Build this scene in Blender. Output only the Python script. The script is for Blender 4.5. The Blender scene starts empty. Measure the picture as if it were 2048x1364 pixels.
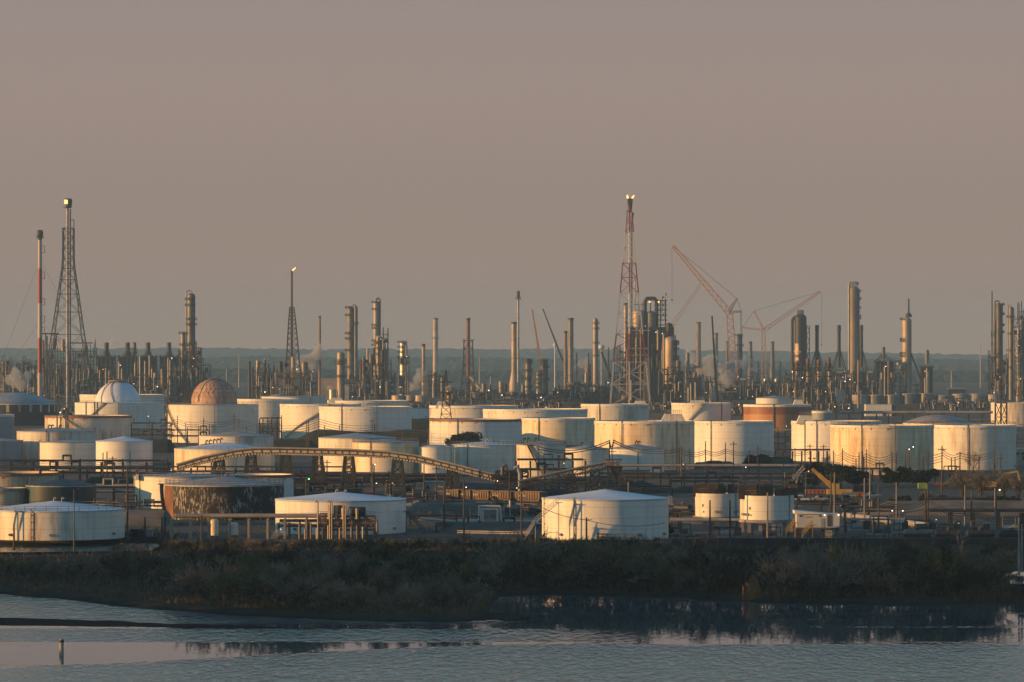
import bpy, math, random
from mathutils import Vector, noise
R = math.radians; PI = math.pi; sin = math.sin; cos = math.cos
SC = bpy.context.scene; COL = SC.collection
rnd = random.Random(7)
# ---------------------------------------------------------------- camera geometry: level telephoto, 40 m above the plant ground
F = 8000.0; EYE = 40.0; HZ = 712.0; CX = 1024.0; WATER = -3.0
def dist(py, z=0.0): return (EYE - z) * F / (py - HZ)
def ground(px, py, z=0.0):
    d = dist(py, z); return ((px - CX) / F * d, d, z)
def space(px, py, d): return Vector(((px - CX) / F * d, d, EYE - (py - HZ) / F * d))
class Site:
    """a spot on the ground and the metres one photo pixel spans there"""
    def __init__(s, px, yb, z=0.0):
        s.px, s.yb, s.z = px, yb, z; s.d = dist(yb, z); s.s = s.d / F
        s.loc = ((px - CX) * s.s, s.d, z)
    def X(s, px): return (px - s.px) * s.s
    def Z(s, py): return (s.yb - py) * s.s
# ---------------------------------------------------------------- mesh builder
class MB:
    def __init__(s): s.v = []; s.f = []; s.sm = []
    def add(s, vs, fs, sm=False):
        b = len(s.v); s.v.extend(vs); s.f.extend([tuple(i + b for i in f) for f in fs]); s.sm.extend([sm] * len(fs))
    def box(s, x0, x1, y0, y1, z0, z1):
        s.add([(x0,y0,z0),(x1,y0,z0),(x1,y1,z0),(x0,y1,z0),(x0,y0,z1),(x1,y0,z1),(x1,y1,z1),(x0,y1,z1)],
              [(0,3,2,1),(4,5,6,7),(0,1,5,4),(1,2,6,5),(2,3,7,6),(3,0,4,7)])
    def frame(s, p, q):
        d = (q - p); L = d.length
        if L < 1e-6: d = Vector((0,0,1))
        else: d = d / L
        u = d.cross(Vector((0,0,1)) if abs(d.z) < .95 else Vector((0,1,0))).normalized()
        return u, d.cross(u).normalized()
    def bar(s, p, q, w, h=None):
        p = Vector(p); q = Vector(q); u, w2 = s.frame(p, q); a = u * (w / 2); b = w2 * ((h or w) / 2)
        vs = []
        for c in (p, q): vs += [tuple(c-a-b), tuple(c+a-b), tuple(c+a+b), tuple(c-a+b)]
        s.add(vs, [(0,3,2,1),(4,5,6,7),(0,1,5,4),(1,2,6,5),(2,3,7,6),(3,0,4,7)])
    def tube(s, p, q, r0, r1=None, n=8, cap=True):
        p = Vector(p); q = Vector(q); r1 = r0 if r1 is None else r1; u, w = s.frame(p, q)
        vs = []
        for c, r in ((p, r0), (q, r1)):
            for k in range(n):
                a = 2 * PI * k / n; vs.append(tuple(c + u * (r * cos(a)) + w * (r * sin(a))))
        s.add(vs, [(k, (k+1) % n, n + (k+1) % n, n + k) for k in range(n)], True)
        if cap:
            s.add(vs[:n], [tuple(range(n))[::-1]]); s.add(vs[n:], [tuple(range(n))])
    def path(s, pts, r, n=8):
        for a, b in zip(pts, pts[1:]): s.tube(a, b, r, r, n)
        for c in pts[1:-1]: s.ball(c, r * 1.02, 6, 5)
    def lathe(s, prof, n=48, c=(0,0,0), soft=False, a0=0.0, a1=2*PI):
        full = a1 - a0 > 2 * PI - 1e-4; m = n if full else n + 1
        def ring(r, z): return [(c[0] + r * sin(a0 + (a1-a0)*k/n), c[1] - r * cos(a0 + (a1-a0)*k/n), c[2] + z) for k in range(m)]
        def quads(b0, b1): return [(b0 + k, b0 + (k+1) % m, b1 + (k+1) % m, b1 + k) for k in range(n)]
        if soft:
            vs = []; fs = []
            for r, z in prof: vs += ring(r, z)
            for i in range(len(prof)-1): fs += quads(i*m, (i+1)*m)
            s.add(vs, fs, True)
        else:
            for (r0, z0), (r1, z1) in zip(prof, prof[1:]):
                s.add(ring(r0, z0) + ring(r1, z1), quads(0, m), True)
    def ball(s, c, r, n=10, m=6, sz=1.0):
        pr = [(max(r * sin(PI * i / m), 1e-4), -r * sz * cos(PI * i / m)) for i in range(m + 1)]
        s.lathe(pr, n, tuple(c), True)
    def grid(s, f, nu, nv, sm=True):
        vs = [f(i / nu, j / nv) for j in range(nv + 1) for i in range(nu + 1)]
        fs = [(j*(nu+1)+i, j*(nu+1)+i+1, (j+1)*(nu+1)+i+1, (j+1)*(nu+1)+i) for j in range(nv) for i in range(nu)]
        s.add(vs, fs, sm)
def mesh_of(name, mb, m):
    me = bpy.data.meshes.new(name); me.from_pydata(mb.v, [], mb.f); me.polygons.foreach_set('use_smooth', mb.sm)
    for mm in (m if isinstance(m, (list, tuple)) else [m]): me.materials.append(mm)
    me.update(); return me
def part(name, mb, m, parent=None, loc=None, label=None):
    if not mb.v: return None
    o = bpy.data.objects.new(name, mesh_of(name, mb, m)); COL.objects.link(o)
    if parent is not None: o.parent = parent
    if loc is not None: o.location = loc
    if label: o['label'] = label
    return o
THINGS = []
def tag(o, label, cat, group=None):
    o['label'] = label; o['category'] = cat
    if group: o['group'] = group
    THINGS.append(o); return o
def thing(name, label, cat, loc=(0,0,0), group=None, rz=0.0):
    o = bpy.data.objects.new(name, None); COL.objects.link(o); o.location = loc; o.rotation_euler = (0,0,rz)
    o.empty_display_size = .5
    return tag(o, label, cat, group)
def setting(name, mb, m, kind='structure'):
    o = part(name, mb, m); o['kind'] = kind; return o
def dup(root, loc, label, group=None, scale=None, rz=None):
    r = root.copy(); COL.objects.link(r); r.location = loc; r['label'] = label
    if group: r['group'] = group
    if scale is not None: r.scale = scale
    if rz is not None: r.rotation_euler = (0,0,rz)
    for ch in list(root.children):
        c = ch.copy(); COL.objects.link(c); c.parent = r
        for g in list(ch.children):
            e = g.copy(); COL.objects.link(e); e.parent = c
    THINGS.append(r); return r
ORD = ['first','second','third','fourth','fifth','sixth','seventh','eighth','ninth','tenth','eleventh','twelfth','thirteenth','fourteenth','fifteenth','sixteenth','seventeenth','eighteenth','nineteenth','twentieth']
NUM = ['one','two','three','four','five','six','seven','eight','nine','ten','eleven','twelve','thirteen','fourteen','fifteen','sixteen','seventeen','eighteen','nineteen','twenty']
def ordinals(items):
    """items: (object, base label, photo x). Things that would read alike are told apart by their order from the left."""
    by = {}
    for o, lab, x in items: by.setdefault(lab, []).append((x, o))
    for lab, l in by.items():
        l.sort(key=lambda t: t[0])
        for k, (x, o) in enumerate(l):
            if len(l) == 1: o['label'] = lab
            elif k == 0: o['label'] = lab + ', leftmost of ' + NUM[min(len(l), 20) - 1]
            elif k == len(l) - 1: o['label'] = lab + ', rightmost of ' + NUM[min(len(l), 20) - 1]
            else: o['label'] = lab + ', ' + ORD[min(k, 19)] + ' from left'
# ---------------------------------------------------------------- materials
class NT:
    def __init__(s, name):
        s.m = bpy.data.materials.new(name); s.m.use_nodes = True; s.t = s.m.node_tree; s.n = s.t.nodes; s.l = s.t.links
        s.b = s.n['Principled BSDF']; s.out = s.n['Material Output']
    def new(s, t, **k):
        x = s.n.new(t)
        for a, b in k.items(): setattr(x, a, b)
        return x
    def lk(s, a, b): s.l.new(a, b)
    def coord(s, vary=True):
        tc = s.new('ShaderNodeTexCoord')
        if not vary: return tc.outputs['Object']
        oi = s.new('ShaderNodeObjectInfo'); mu = s.new('ShaderNodeMath', operation='MULTIPLY'); mu.inputs[1].default_value = 317.0
        s.lk(oi.outputs['Random'], mu.inputs[0]); ad = s.new('ShaderNodeVectorMath', operation='ADD')
        s.lk(tc.outputs['Object'], ad.inputs[0]); s.lk(mu.outputs[0], ad.inputs[1]); return ad.outputs[0]
    def noise(s, co, scale, detail=4, rough=.55, dim=1.0):
        mp = s.new('ShaderNodeMapping'); mp.inputs['Scale'].default_value = scale; s.lk(co, mp.inputs['Vector'])
        n = s.new('ShaderNodeTexNoise'); n.inputs['Scale'].default_value = dim; n.inputs['Detail'].default_value = detail; n.inputs['Roughness'].default_value = rough
        s.lk(mp.outputs[0], n.inputs['Vector']); return n.outputs['Fac']
    def ramp(s, x, a, b, va=0.0, vb=1.0):
        r = s.new('ShaderNodeMapRange'); r.inputs['From Min'].default_value = a; r.inputs['From Max'].default_value = b
        r.inputs['To Min'].default_value = va; r.inputs['To Max'].default_value = vb; r.interpolation_type = 'SMOOTHSTEP'; s.lk(x, r.inputs['Value']); return r.outputs[0]
    def mix(s, f, a, b, mode='MIX'):
        m = s.new('ShaderNodeMix', data_type='RGBA', blend_type=mode)
        for sock, val in ((m.inputs[0], f), (m.inputs[6], a), (m.inputs[7], b)):
            if isinstance(val, (int, float)): sock.default_value = val
            elif isinstance(val, tuple): sock.default_value = (*val, 1)
            else: s.lk(val, sock)
        return m.outputs[2]
    def math(s, op, a, b=0.0):
        m = s.new('ShaderNodeMath', operation=op)
        for k, val in ((0, a), (1, b)):
            if isinstance(val, (int, float)): m.inputs[k].default_value = val
            else: s.lk(val, m.inputs[k])
        return m.outputs[0]
    def sep(s, co):
        x = s.new('ShaderNodeSeparateXYZ'); s.lk(co, x.inputs[0]); return x.outputs
    def done(s, col, rough=.6, metal=0.0, spec=.4, bump=None, bs=.3, bd=.1):
        if isinstance(col, tuple): s.b.inputs['Base Color'].default_value = (*col, 1)
        else: s.lk(col, s.b.inputs['Base Color'])
        s.b.inputs['Roughness'].default_value = rough; s.b.inputs['Metallic'].default_value = metal
        s.b.inputs['Specular IOR Level'].default_value = spec
        if bump is not None:
            bn = s.new('ShaderNodeBump'); bn.inputs['Strength'].default_value = bs; bn.inputs['Distance'].default_value = bd
            s.lk(bump, bn.inputs['Height']); s.lk(bn.outputs[0], s.b.inputs['Normal'])
        return s.m
def steel_plate(name, a, b, stain=None, amt=0.0, rough=.55, seams=True, low=None, zsplit=None, metal=0.0, streak=1.0):
    """painted plate: mottled paint, downward streaks, rust or dirt stains, faint plate courses"""
    t = NT(name); co = t.coord(); raw = t.coord(False)
    c = t.mix(t.ramp(t.noise(co, (.12,.12,.08), 5), .3, .75), a, b)
    st = t.noise(co, (.9,.9,.035), 4, .6)
    c = t.mix(t.math('MULTIPLY', t.ramp(st, .5, .78), .55 * streak), c, tuple(x * k for x, k in zip(b, (.62,.56,.5))))
    if low is not None:
        z = t.sep(raw)[2]
        c = t.mix(t.ramp(t.math('ADD', z, t.math('MULTIPLY', t.noise(co, (.3,.3,.1), 3), 1.0)), zsplit + .3, zsplit + .9), low, c)
    if stain is not None:
        big = t.ramp(t.noise(co, (.07,.07,.05), 3), .62 - amt * .35, .78 - amt * .3)
        fine = t.ramp(t.noise(co, (.55,.55,.06), 5, .65), .42, .68)
        c = t.mix(t.math('MULTIPLY', t.math('MULTIPLY', big, fine), .85), c, stain)
    if seams:
        z = t.sep(raw)[2]; fr = t.math('FRACT', t.math('DIVIDE', z, 2.4))
        ln = t.math('MULTIPLY', t.math('LESS_THAN', fr, .06), .24)
        c = t.mix(ln, c, (.12,.1,.09))
    return t.done(c, rough, metal, .35)
def plain(name, a, b=None, rough=.6, metal=0.0, sc=.4, spec=.4, det=4):
    t = NT(name); b = b or tuple(x * .6 for x in a)
    c = t.mix(t.ramp(t.noise(t.coord(), (sc, sc, sc * .5), det), .32, .7), a, b)
    return t.done(c, rough, metal, spec)
def glow(name, col, k):
    t = NT(name); t.b.inputs['Base Color'].default_value = (*col, 1); t.b.inputs['Emission Color'].default_value = (*col, 1)
    t.b.inputs['Emission Strength'].default_value = k; return t.m
M = {}
RUSTY = (.26,.11,.045)
M['white'] = steel_plate('white_plate', (.8,.755,.68), (.7,.655,.58), (.42,.3,.2), .1)
M['cream'] = steel_plate('cream_plate', (.8,.74,.63), (.7,.63,.51), (.4,.25,.14), .3)
M['stained'] = steel_plate('stained_plate', (.76,.7,.6), (.62,.55,.46), (.33,.19,.1), .6)
M['ochre'] = steel_plate('ochre_stained_plate', (.86,.72,.52), (.76,.61,.42), (.5,.28,.1), .75)
M['rim'] = steel_plate('rim_paint', (.76,.74,.7), (.62,.6,.56), (.4,.25,.15), .2, seams=False)
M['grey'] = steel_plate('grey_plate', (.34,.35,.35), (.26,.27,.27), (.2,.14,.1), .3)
M['greyroof'] = steel_plate('weathered_roof', (.4,.39,.39), (.27,.26,.27), (.24,.15,.1), .5, seams=False)
M['whiteroof'] = steel_plate('white_roof', (.74,.74,.75), (.6,.6,.62), (.4,.35,.3), .1, seams=False)
M['brownroof'] = steel_plate('brown_roof', (.42,.35,.31), (.3,.24,.21), (.22,.12,.08), .6, seams=False)
M['rustrim'] = steel_plate('rusted_rim', (.3,.13,.07), (.17,.08,.05), (.1,.05,.04), .6, seams=False)
M['rusttank'] = steel_plate('rust_red_plate', (.42,.16,.06), (.3,.11,.05), (.12,.06,.04), .45)
M['tealtank'] = steel_plate('dark_teal_plate', (.03,.05,.055), (.02,.03,.035), (.05,.16,.17), .35, seams=False)
M['darktank'] = plain('dark_tank_shell', (.05,.05,.055), (.03,.03,.035), .7)
M['bandtank'] = steel_plate('cream_panel', (.66,.54,.38), (.5,.38,.25), (.3,.14,.07), .5)
M['steel'] = plain('dark_steel', (.05,.045,.042), (.028,.026,.026), .6, .2)
M['steel2'] = plain('brown_steel', (.09,.06,.043), (.042,.031,.026), .65, .1)
M['steel3'] = plain('grey_steel', (.125,.115,.108), (.065,.06,.057), .55, .3)
M['black'] = plain('black_steel', (.03,.03,.032), (.018,.018,.02), .55)
M['pale'] = plain('pale_steel', (.4,.36,.32), (.26,.23,.2), .5, .1)
M['alu'] = plain('aluminium_cladding', (.62,.58,.52), (.44,.4,.36), .42, .45, .12)
M['tancol'] = plain('tan_cladding', (.46,.35,.25), (.3,.225,.16), .5, .1, .12)
M['greycol'] = plain('grey_cladding', (.19,.175,.165), (.11,.105,.1), .5, .25, .12)
M['dusk'] = plain('dusky_cladding', (.24,.19,.155), (.14,.115,.1), .55, .1, .12)
M['brown'] = plain('brown_cladding', (.26,.16,.1), (.16,.1,.065), .6, .05, .15)
M['rust'] = plain('rust', (.27,.12,.06), (.15,.07,.04), .8, 0, .3)
M['red'] = plain('signal_red', (.3,.045,.04), (.22,.035,.032), .5)
M['whitepaint'] = plain('white_paint', (.6,.57,.53), (.48,.46,.43), .5)
M['concrete'] = plain('concrete', (.34,.31,.28), (.22,.2,.18), .85)
M['wood'] = plain('pole_wood', (.1,.075,.055), (.05,.038,.03), .85)
M['palewood'] = plain('pale_pole', (.3,.25,.2), (.2,.16,.13), .8)
M['cable'] = plain('cable', (.02,.02,.022), None, .6)
M['yellow'] = plain('machine_yellow', (.55,.33,.05), (.4,.23,.04), .45)
M['lime'] = plain('lime_container', (.45,.5,.08), (.35,.4,.06), .5)
M['orange'] = plain('orange_container', (.45,.16,.05), (.3,.1,.04), .6)
M['navy'] = plain('dark_blue_box', (.02,.035,.05), (.012,.022,.03), .6)
M['craneorange'] = plain('crane_paint', (.5,.27,.18), (.4,.2,.13), .5)
M['hopper'] = plain('brown_hopper', (.2,.135,.095), (.13,.085,.06), .7)
M['glass'] = plain('dark_glass', (.02,.025,.03), None, .15)
M['coal'] = plain('coal_black', (.018,.018,.02), (.01,.01,.012), .8)
M['tarp'] = plain('belt_cover', (.5,.43,.34), (.4,.33,.25), .6)
M['lamp_w'] = glow('white_lamp', (1,.93,.8), 2.0)
M['lamp_o'] = glow('amber_lamp', (1,.5,.12), 1.4)
M['lamp_g'] = glow('green_lamp', (.2,1,.35), 2.0)
M['flame'] = glow('flame', (1,.5,.16), 1.6)
t = NT('peeling_insulation'); co = t.coord()
c = t.mix(t.ramp(t.noise(co, (.2,.2,.14), 3), .35, .65), (.018,.017,.018), (.03,.021,.018))
pm = t.math('MULTIPLY', t.ramp(t.noise(co, (1.7,1.7,.55), 6, .74), .505, .56), t.ramp(t.noise(co, (.22,.22,.3), 3), .4, .55))
c = t.mix(t.math('MULTIPLY', pm, .75), c, (.42,.39,.35)); M['peel'] = t.done(c, .8)
t = NT('red_white_bands'); z = t.sep(t.coord(False))[2]
c = t.mix(t.math('GREATER_THAN', t.math('FRACT', t.math('DIVIDE', z, 54.0)), .5), (.4,.34,.3), (.27,.035,.035)); M['banded'] = t.done(c, .5)
# ---------------------------------------------------------------- world, sun, camera
SUN_EL, SUN_AZ = R(5.6), R(-103.0)       # azimuth from the view direction, to the left and a little behind the camera
SC.world = bpy.data.worlds.new('World'); SC.world.use_nodes = True
wt = SC.world.node_tree; wn = wt.nodes; wl = wt.links; bg = wn['Background']
sky = wn.new('ShaderNodeTexSky'); sky.sky_type = 'NISHITA'; sky.sun_disc = False; sky.sun_elevation = SUN_EL; sky.sun_rotation = SUN_AZ
sky.dust_density = 3.0; sky.air_density = 1.0; sky.ozone_density = 2.0
bg.inputs['Strength'].default_value = 1.0
tc = wn.new('ShaderNodeTexCoord'); sx = wn.new('ShaderNodeSeparateXYZ'); wl.new(tc.outputs['Generated'], sx.inputs[0])
sk = wn.new('ShaderNodeMix'); sk.data_type = 'RGBA'; sk.blend_type = 'MULTIPLY'; sk.inputs[0].default_value = 1.0
SKYGAIN = (.07,.15,.185)
wl.new(sky.outputs[0], sk.inputs[6]); sk.inputs[7].default_value = (*SKYGAIN, 1)
ra = wn.new('ShaderNodeValToRGB'); wl.new(sx.outputs[2], ra.inputs[0]); e = ra.color_ramp
SKY_STOPS = [(0.0, (.262,.166,.121)), (.014, (.238,.154,.122)), (.04, (.217,.158,.134)), (.064, (.23,.172,.15)), (.09, (.214,.171,.158)), (.2, (.165,.275,.29))]
e.elements[0].position = 0; e.elements[0].color = (*SKY_STOPS[0][1], 1); e.elements[1].position = SKY_STOPS[-1][0]; e.elements[1].color = (*SKY_STOPS[-1][1], 1)
for p_, c_ in SKY_STOPS[1:-1]:
    q_ = e.elements.new(p_); q_.color = (*c_, 1)
mr = wn.new('ShaderNodeMapRange'); mr.inputs['From Min'].default_value = .2; mr.inputs['From Max'].default_value = .5; mr.interpolation_type = 'SMOOTHSTEP'; wl.new(sx.outputs[2], mr.inputs['Value'])
mx = wn.new('ShaderNodeMix'); mx.data_type = 'RGBA'; wl.new(mr.outputs[0], mx.inputs[0]); wl.new(ra.outputs[0], mx.inputs[6]); wl.new(sk.outputs[2], mx.inputs[7])
wl.new(mx.outputs[2], bg.inputs['Color'])
sd = Vector((sin(SUN_AZ) * cos(SUN_EL), cos(SUN_AZ) * cos(SUN_EL), sin(SUN_EL)))
sun = bpy.data.objects.new('sun', bpy.data.lights.new('sun', 'SUN')); COL.objects.link(sun)
sun.data.energy = 4.4; sun.data.angle = R(.5); sun.data.color = (1.0, .53, .165)
sun.rotation_euler = (-sd).to_track_quat('-Z', 'Y').to_euler(); sun.location = (-300, 900, 300)
cam = bpy.data.objects.new('camera', bpy.data.cameras.new('camera')); COL.objects.link(cam)
cam.location = (0, 0, EYE); cam.rotation_euler = (R(90), 0, 0); cam.data.sensor_width = 36.0; cam.data.lens = F / 2048 * 36.0
cam.data.shift_y = (HZ - 682.0) / 2048.0; cam.data.clip_end = 30000.0; cam.data.clip_start = 1.0
SC.camera = cam
SC.view_settings.view_transform = 'Standard'; SC.view_settings.look = 'None'; SC.view_settings.exposure = 0.6
SC.cycles.max_bounces = 5; SC.cycles.volume_bounces = 0; SC.cycles.use_denoising = True
# ================================================================ SETTING: ground, shore, water, far woods
def lerp_table(tb, x):
    if x <= tb[0][0]: return tb[0][1]
    for (a, u), (b, v) in zip(tb, tb[1:]):
        if x <= b: return u + (v - u) * (x - a) / (b - a)
    return tb[-1][1]
SHORE = [(-400,1178),(0,1187),(120,1198),(270,1215),(420,1227),(560,1235),(760,1243),(900,1244),(950,1241),(975,1232),(985,1204),(1000,1191),(1100,1187),(1250,1190),(1400,1198),(1600,1206),(1800,1208),(2048,1206),(2500,1206)]
def shore_d(px): return dist(lerp_table(SHORE, px), WATER)
def land_z(px, d):
    t = d - shore_d(px); w = noise.noise(Vector((px * .012, d * .06, 3.1)))
    t += w * 3.0
    if t < 0: return max(-4.2, WATER + .07 * t)
    k = min(t / 3.5, 1.0); k = k * k * (3 - 2 * k)
    return WATER + .65 * k + min(t, 130) * .0055 + .22 * noise.noise(Vector((px * .05, d * .2, 0))) * k
GF = [(-1500,892),(300,892),(360,858),(1300,855),(3600,855)]
t = NT('plant_ground'); co = t.coord(False)
c = t.mix(t.ramp(t.noise(co, (.02,.012,.02), 5, .6), .38, .62), (.085,.066,.05), (.035,.032,.023))
c = t.mix(t.ramp(t.noise(co, (.006,.004,.01), 4), .5, .6), c, (.03,.034,.02))
c = t.mix(t.ramp(t.noise(co, (.25,.12,.2), 5, .7), .5, .75, 0, .6), c, (.22,.18,.145))
M['ground'] = t.done(c, .9, bump=t.noise(co, (.3,.3,.3), 5), bs=.5, bd=.4)
t = NT('shore_soil'); co = t.coord(False); z = t.sep(co)[2]
c = t.mix(t.ramp(t.noise(co, (.15,.15,.3), 5, .65), .38, .66), (.05,.036,.024), (.022,.022,.015))
c = t.mix(t.ramp(t.math('ADD', z, t.math('MULTIPLY', t.noise(co, (.3,.3,.3), 3), .5)), -2.75, -2.3), (.014,.014,.013), c)
M['soil'] = t.done(c, .95, 0, .06, bump=t.noise(co, (.8,.8,.8), 5), bs=.6, bd=.3)
M['mud_and_reflection'] = plain('wet_mud_and_reflection', (.014,.014,.014), (.008,.009,.009), .9, 0, .25, .04)
t = NT('water_surface'); co = t.coord(False); s = t.sep(co)
edge = t.math('ADD', t.math('MULTIPLY', t.ramp(s[0], -75.0, 5.0), 42.0), 552.0)
near = t.ramp(t.math('SUBTRACT', t.math('ADD', s[1], t.math('MULTIPLY', t.noise(co, (.02,.03,1), 3), 14.0)), edge), 3.0, 12.0)
streak = t.ramp(t.noise(co, (.008,.11,1), 4, .55), .56, .66)
zone = t.math('MULTIPLY', t.ramp(s[1], 598.0, 606.0), t.ramp(s[1], 634.0, 626.0))
zone = t.math('MULTIPLY', t.math('MULTIPLY', zone, t.ramp(s[0], 30.0, -25.0)), t.ramp(t.noise(co, (.015,.12,1), 3), .3, .42))
near = t.math('MULTIPLY', near, t.math('SUBTRACT', 1.0, zone))
back = t.math('MULTIPLY', t.ramp(s[1], 636.0, 648.0), t.ramp(s[0], 8.0, -18.0)); near = t.math('MULTIPLY', near, t.math('SUBTRACT', 1.0, t.math('MULTIPLY', back, .8)))
calm = t.math('MULTIPLY', near, t.math('SUBTRACT', 1.0, t.math('MULTIPLY', streak, .4)))
rip = t.ramp(t.noise(co, (.8,.2,1), 3, .6), .35, .7); swell = t.noise(co, (.2,.07,1), 2, .5)
hgt = t.math('ADD', rip, t.math('MULTIPLY', swell, 1.5))
bn = t.new('ShaderNodeBump'); t.lk(hgt, bn.inputs['Height']); bn.inputs['Distance'].default_value = .4
t.lk(t.ramp(calm, 0, 1, .55, .014), bn.inputs['Strength']); t.lk(bn.outputs[0], t.b.inputs['Normal'])
t.lk(t.ramp(calm, 0, 1, .14, .02), t.b.inputs['Roughness'])
t.b.inputs['Base Color'].default_value = (.02,.085,.098,1); t.b.inputs['IOR'].default_value = 1.33; M['water'] = t.m

mb = MB(); cols = [-60000 + i * 6000 for i in range(9)]
pxs = [-9000,-6000,-4000,-2800,-2000,-1500,-1000,-600] + list(range(-400, 2500, 20)) + [2700,3200,4000,5000,7000,10000]
def gcol(px):
    f0 = lerp_table(GF, px); ds = [f0, f0 + 3, 900, 930, 960, 1000, 1060, 1130, 1200, 1300, 1450, 1600, 1800, 2000, 2300, 2600, 3000, 3600, 4500, 6000, 8000, 13600]
    ds = [max(q, f0 + 3.0 * k) if k < 4 else q for k, q in enumerate(ds)]
    r = [((px-CX)/F*f0, f0, -4.5)]
    for q in ds: r.append(((px-CX)/F*q, q, 0.0))
    return [(max(-5200, min(5200, x)), y, z) for x, y, z in r]
G = [gcol(p) for p in pxs]; nr = len(G[0])
mb.add([v for c_ in G for v in c_], [(i*nr+j, (i+1)*nr+j, (i+1)*nr+j+1, i*nr+j+1) for i in range(len(G)-1) for j in range(nr-1)], False)
setting('ground', mb, M['ground'])
mb = MB(); us = [-5000,-3000,-1800,-1000,-600] + list(range(-400, 2500, 8)) + [2700,3200,4000,6000]
rows = [540 + 2.5 * k for k in range(143)]
mb.add([((u-CX)/F*d, d, land_z(u, d)) for u in us for d in rows], [(i*143+j, (i+1)*143+j, (i+1)*143+j+1, i*143+j+1) for i in range(len(us)-1) for j in range(142)], True)
setting('shore', mb, M['soil'])
mb = MB(); mb.grid(lambda u, v: (-1500 + 3000*u, -300 + 1210*v, WATER), 12, 12, False); setting('water', mb, M['water'])
def flat(name, pts, z, m, thick=.25):
    g = MB(); top = [ground(px, py, z) for px, py in pts]; n = len(top)
    bot = [(x, y, z - thick) for x, y, _ in top]
    g.add(top + bot, [tuple(range(n))] + [(i, (i+1) % n, n + (i+1) % n, n + i) for i in range(n)]); return setting(name, g, m)
def wavy(top, bot, amp, seed):
    r = random.Random(seed); out = []
    for pts in (top, bot[::-1]):
        for (a, b), (c, d) in zip(pts, pts[1:]):
            for k in range(6): out.append((a + (c-a)*k/6, b + (d-b)*k/6 + r.uniform(-amp, amp)))
        out.append(pts[-1])
    return out
flat('mud_and_reflection_bar', wavy([(-90,1233),(150,1239),(340,1247),(560,1254)], [(-90,1249),(150,1251.5),(340,1254),(560,1255)], 1.2, 1), WATER + .06, M['mud_and_reflection'])  # dark reflection and ripple band of the water, laid as a dark sheet
flat('mud_and_reflection_bar', wavy([(930,1222),(1010,1226),(1060,1233)], [(930,1238),(1010,1238),(1060,1236)], .8, 4), WATER + .12, M['mud_and_reflection'])
flat('canal', [(-400,1086),(326,1087),(300,1101),(60,1104),(-400,1103)], -1.2, M['water'])
flat('pond', [(2008,1150),(2030,1143),(2200,1142),(2200,1168),(2020,1167)], -1.15, M['water'])
# raised earth banks (bunds) among the tanks
M['grassbank'] = plain('grass_bank', (.05,.045,.026), (.03,.034,.02), .95, 0, .2, .2)
M['dirtbank'] = plain('dirt_bank', (.23,.175,.13), (.11,.09,.068), .95, 0, .12, .2)
def bank(xl, xr, yt, yb, m, label=None):
    s = Site((xl+xr)/2, yb); g = MB(); hw = (xr-xl)/2*s.s; h = s.Z(yt); dp = max(8.0, h * 3)
    def f(u, v):
        x = -hw + 2*hw*u; e = min(1.0, 7*u, 7*(1-u)); p = math.sin(PI * v) ** .8 if 0 < v < 1 else 0
        return (x, -dp*.3 + 2*dp*v, h * p * e * (1 + .18 * noise.noise(Vector((x*.06, v*3, xl)))) - .05)
    g.grid(f, 40, 10); o = setting('earth_bank', g, m); o.location = s.loc
for a in [(512,640,882,896,'grassbank'),(560,1060,862,892,'grassbank'),(800,880,836,868,'grassbank'),(1380,1480,925,936,'grassbank'),(1480,1600,915,935,'grassbank'),(1880,2100,955,978,'grassbank'),
          (230,345,1022,1052,'dirtbank'),(800,1010,1005,1030,'dirtbank'),(880,1090,1046,1066,'dirtbank'),(1330,1420,1035,1058,'dirtbank'),(1720,2150,1002,1030,'dirtbank'),(-80,60,885,905,'grassbank'),(560,700,985,1002,'grassbank'),(260,350,880,905,'grassbank'),(1320,1680,972,986,'grassbank'),(980,1300,960,975,'grassbank'),(150,345,955,975,'grassbank')]:
    bank(*a[:4], M[a[4]])
# far woods: three receding belts of tree tops
t = NT('far_foliage'); c = t.mix(t.ramp(t.noise(t.coord(False), (.05,.02,.05), 5), .35, .65), (.03,.04,.022), (.05,.05,.03)); M['farwood'] = t.done(c, .95)
def woods(name, d0, top, amp, seed, hmin, label):
    g = MB(); r = random.Random(seed); n = 520; wpx = (-1400, 3450); V = []
    nd = 7
    for j in range(nd + 1):
        for i in range(n + 1):
            px = wpx[0] + (wpx[1]-wpx[0]) * i / n; d = d0 + j * 60.0 * (d0 / 8000)
            hh = EYE - (lerp_table(top, px) - HZ) / F * d0
            k = min(1.0, .35 + .65 * (j / nd) ** .7) if j else 0.0
            z = max(hmin if j else 0, hh * k) + (r.uniform(-1, 1) * amp * (1 if j else 0)) + amp * 1.0 * noise.noise(Vector((px * .05, j * .8, seed)))*(1 if j else 0)
            V.append(((px-CX)/F*d0, d, max(-.5, z)))
    g.add(V, [(j*(n+1)+i, j*(n+1)+i+1, (j+1)*(n+1)+i+1, (j+1)*(n+1)+i) for j in range(nd) for i in range(n)], False)
    o = setting(name, g, M['farwood'], 'stuff'); o['label'] = label
woods('far_woods', 12600, [(-1400,698),(60,696),(420,695),(640,698),(900,697),(1200,697),(1420,700),(1700,704),(1900,707),(2048,709),(3400,710)], 2.6, 3, 8, 'hazy blue grey wooded ridge along the horizon')
woods('far_woods', 8600, [(-1400,722),(100,720),(380,716),(480,711),(560,714),(700,716),(900,714),(1040,716),(1300,722),(1600,724),(1800,716),(2048,720),(3400,722)], 2.2, 9, 5, 'darker belt of woods below the hazy horizon ridge')
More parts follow.
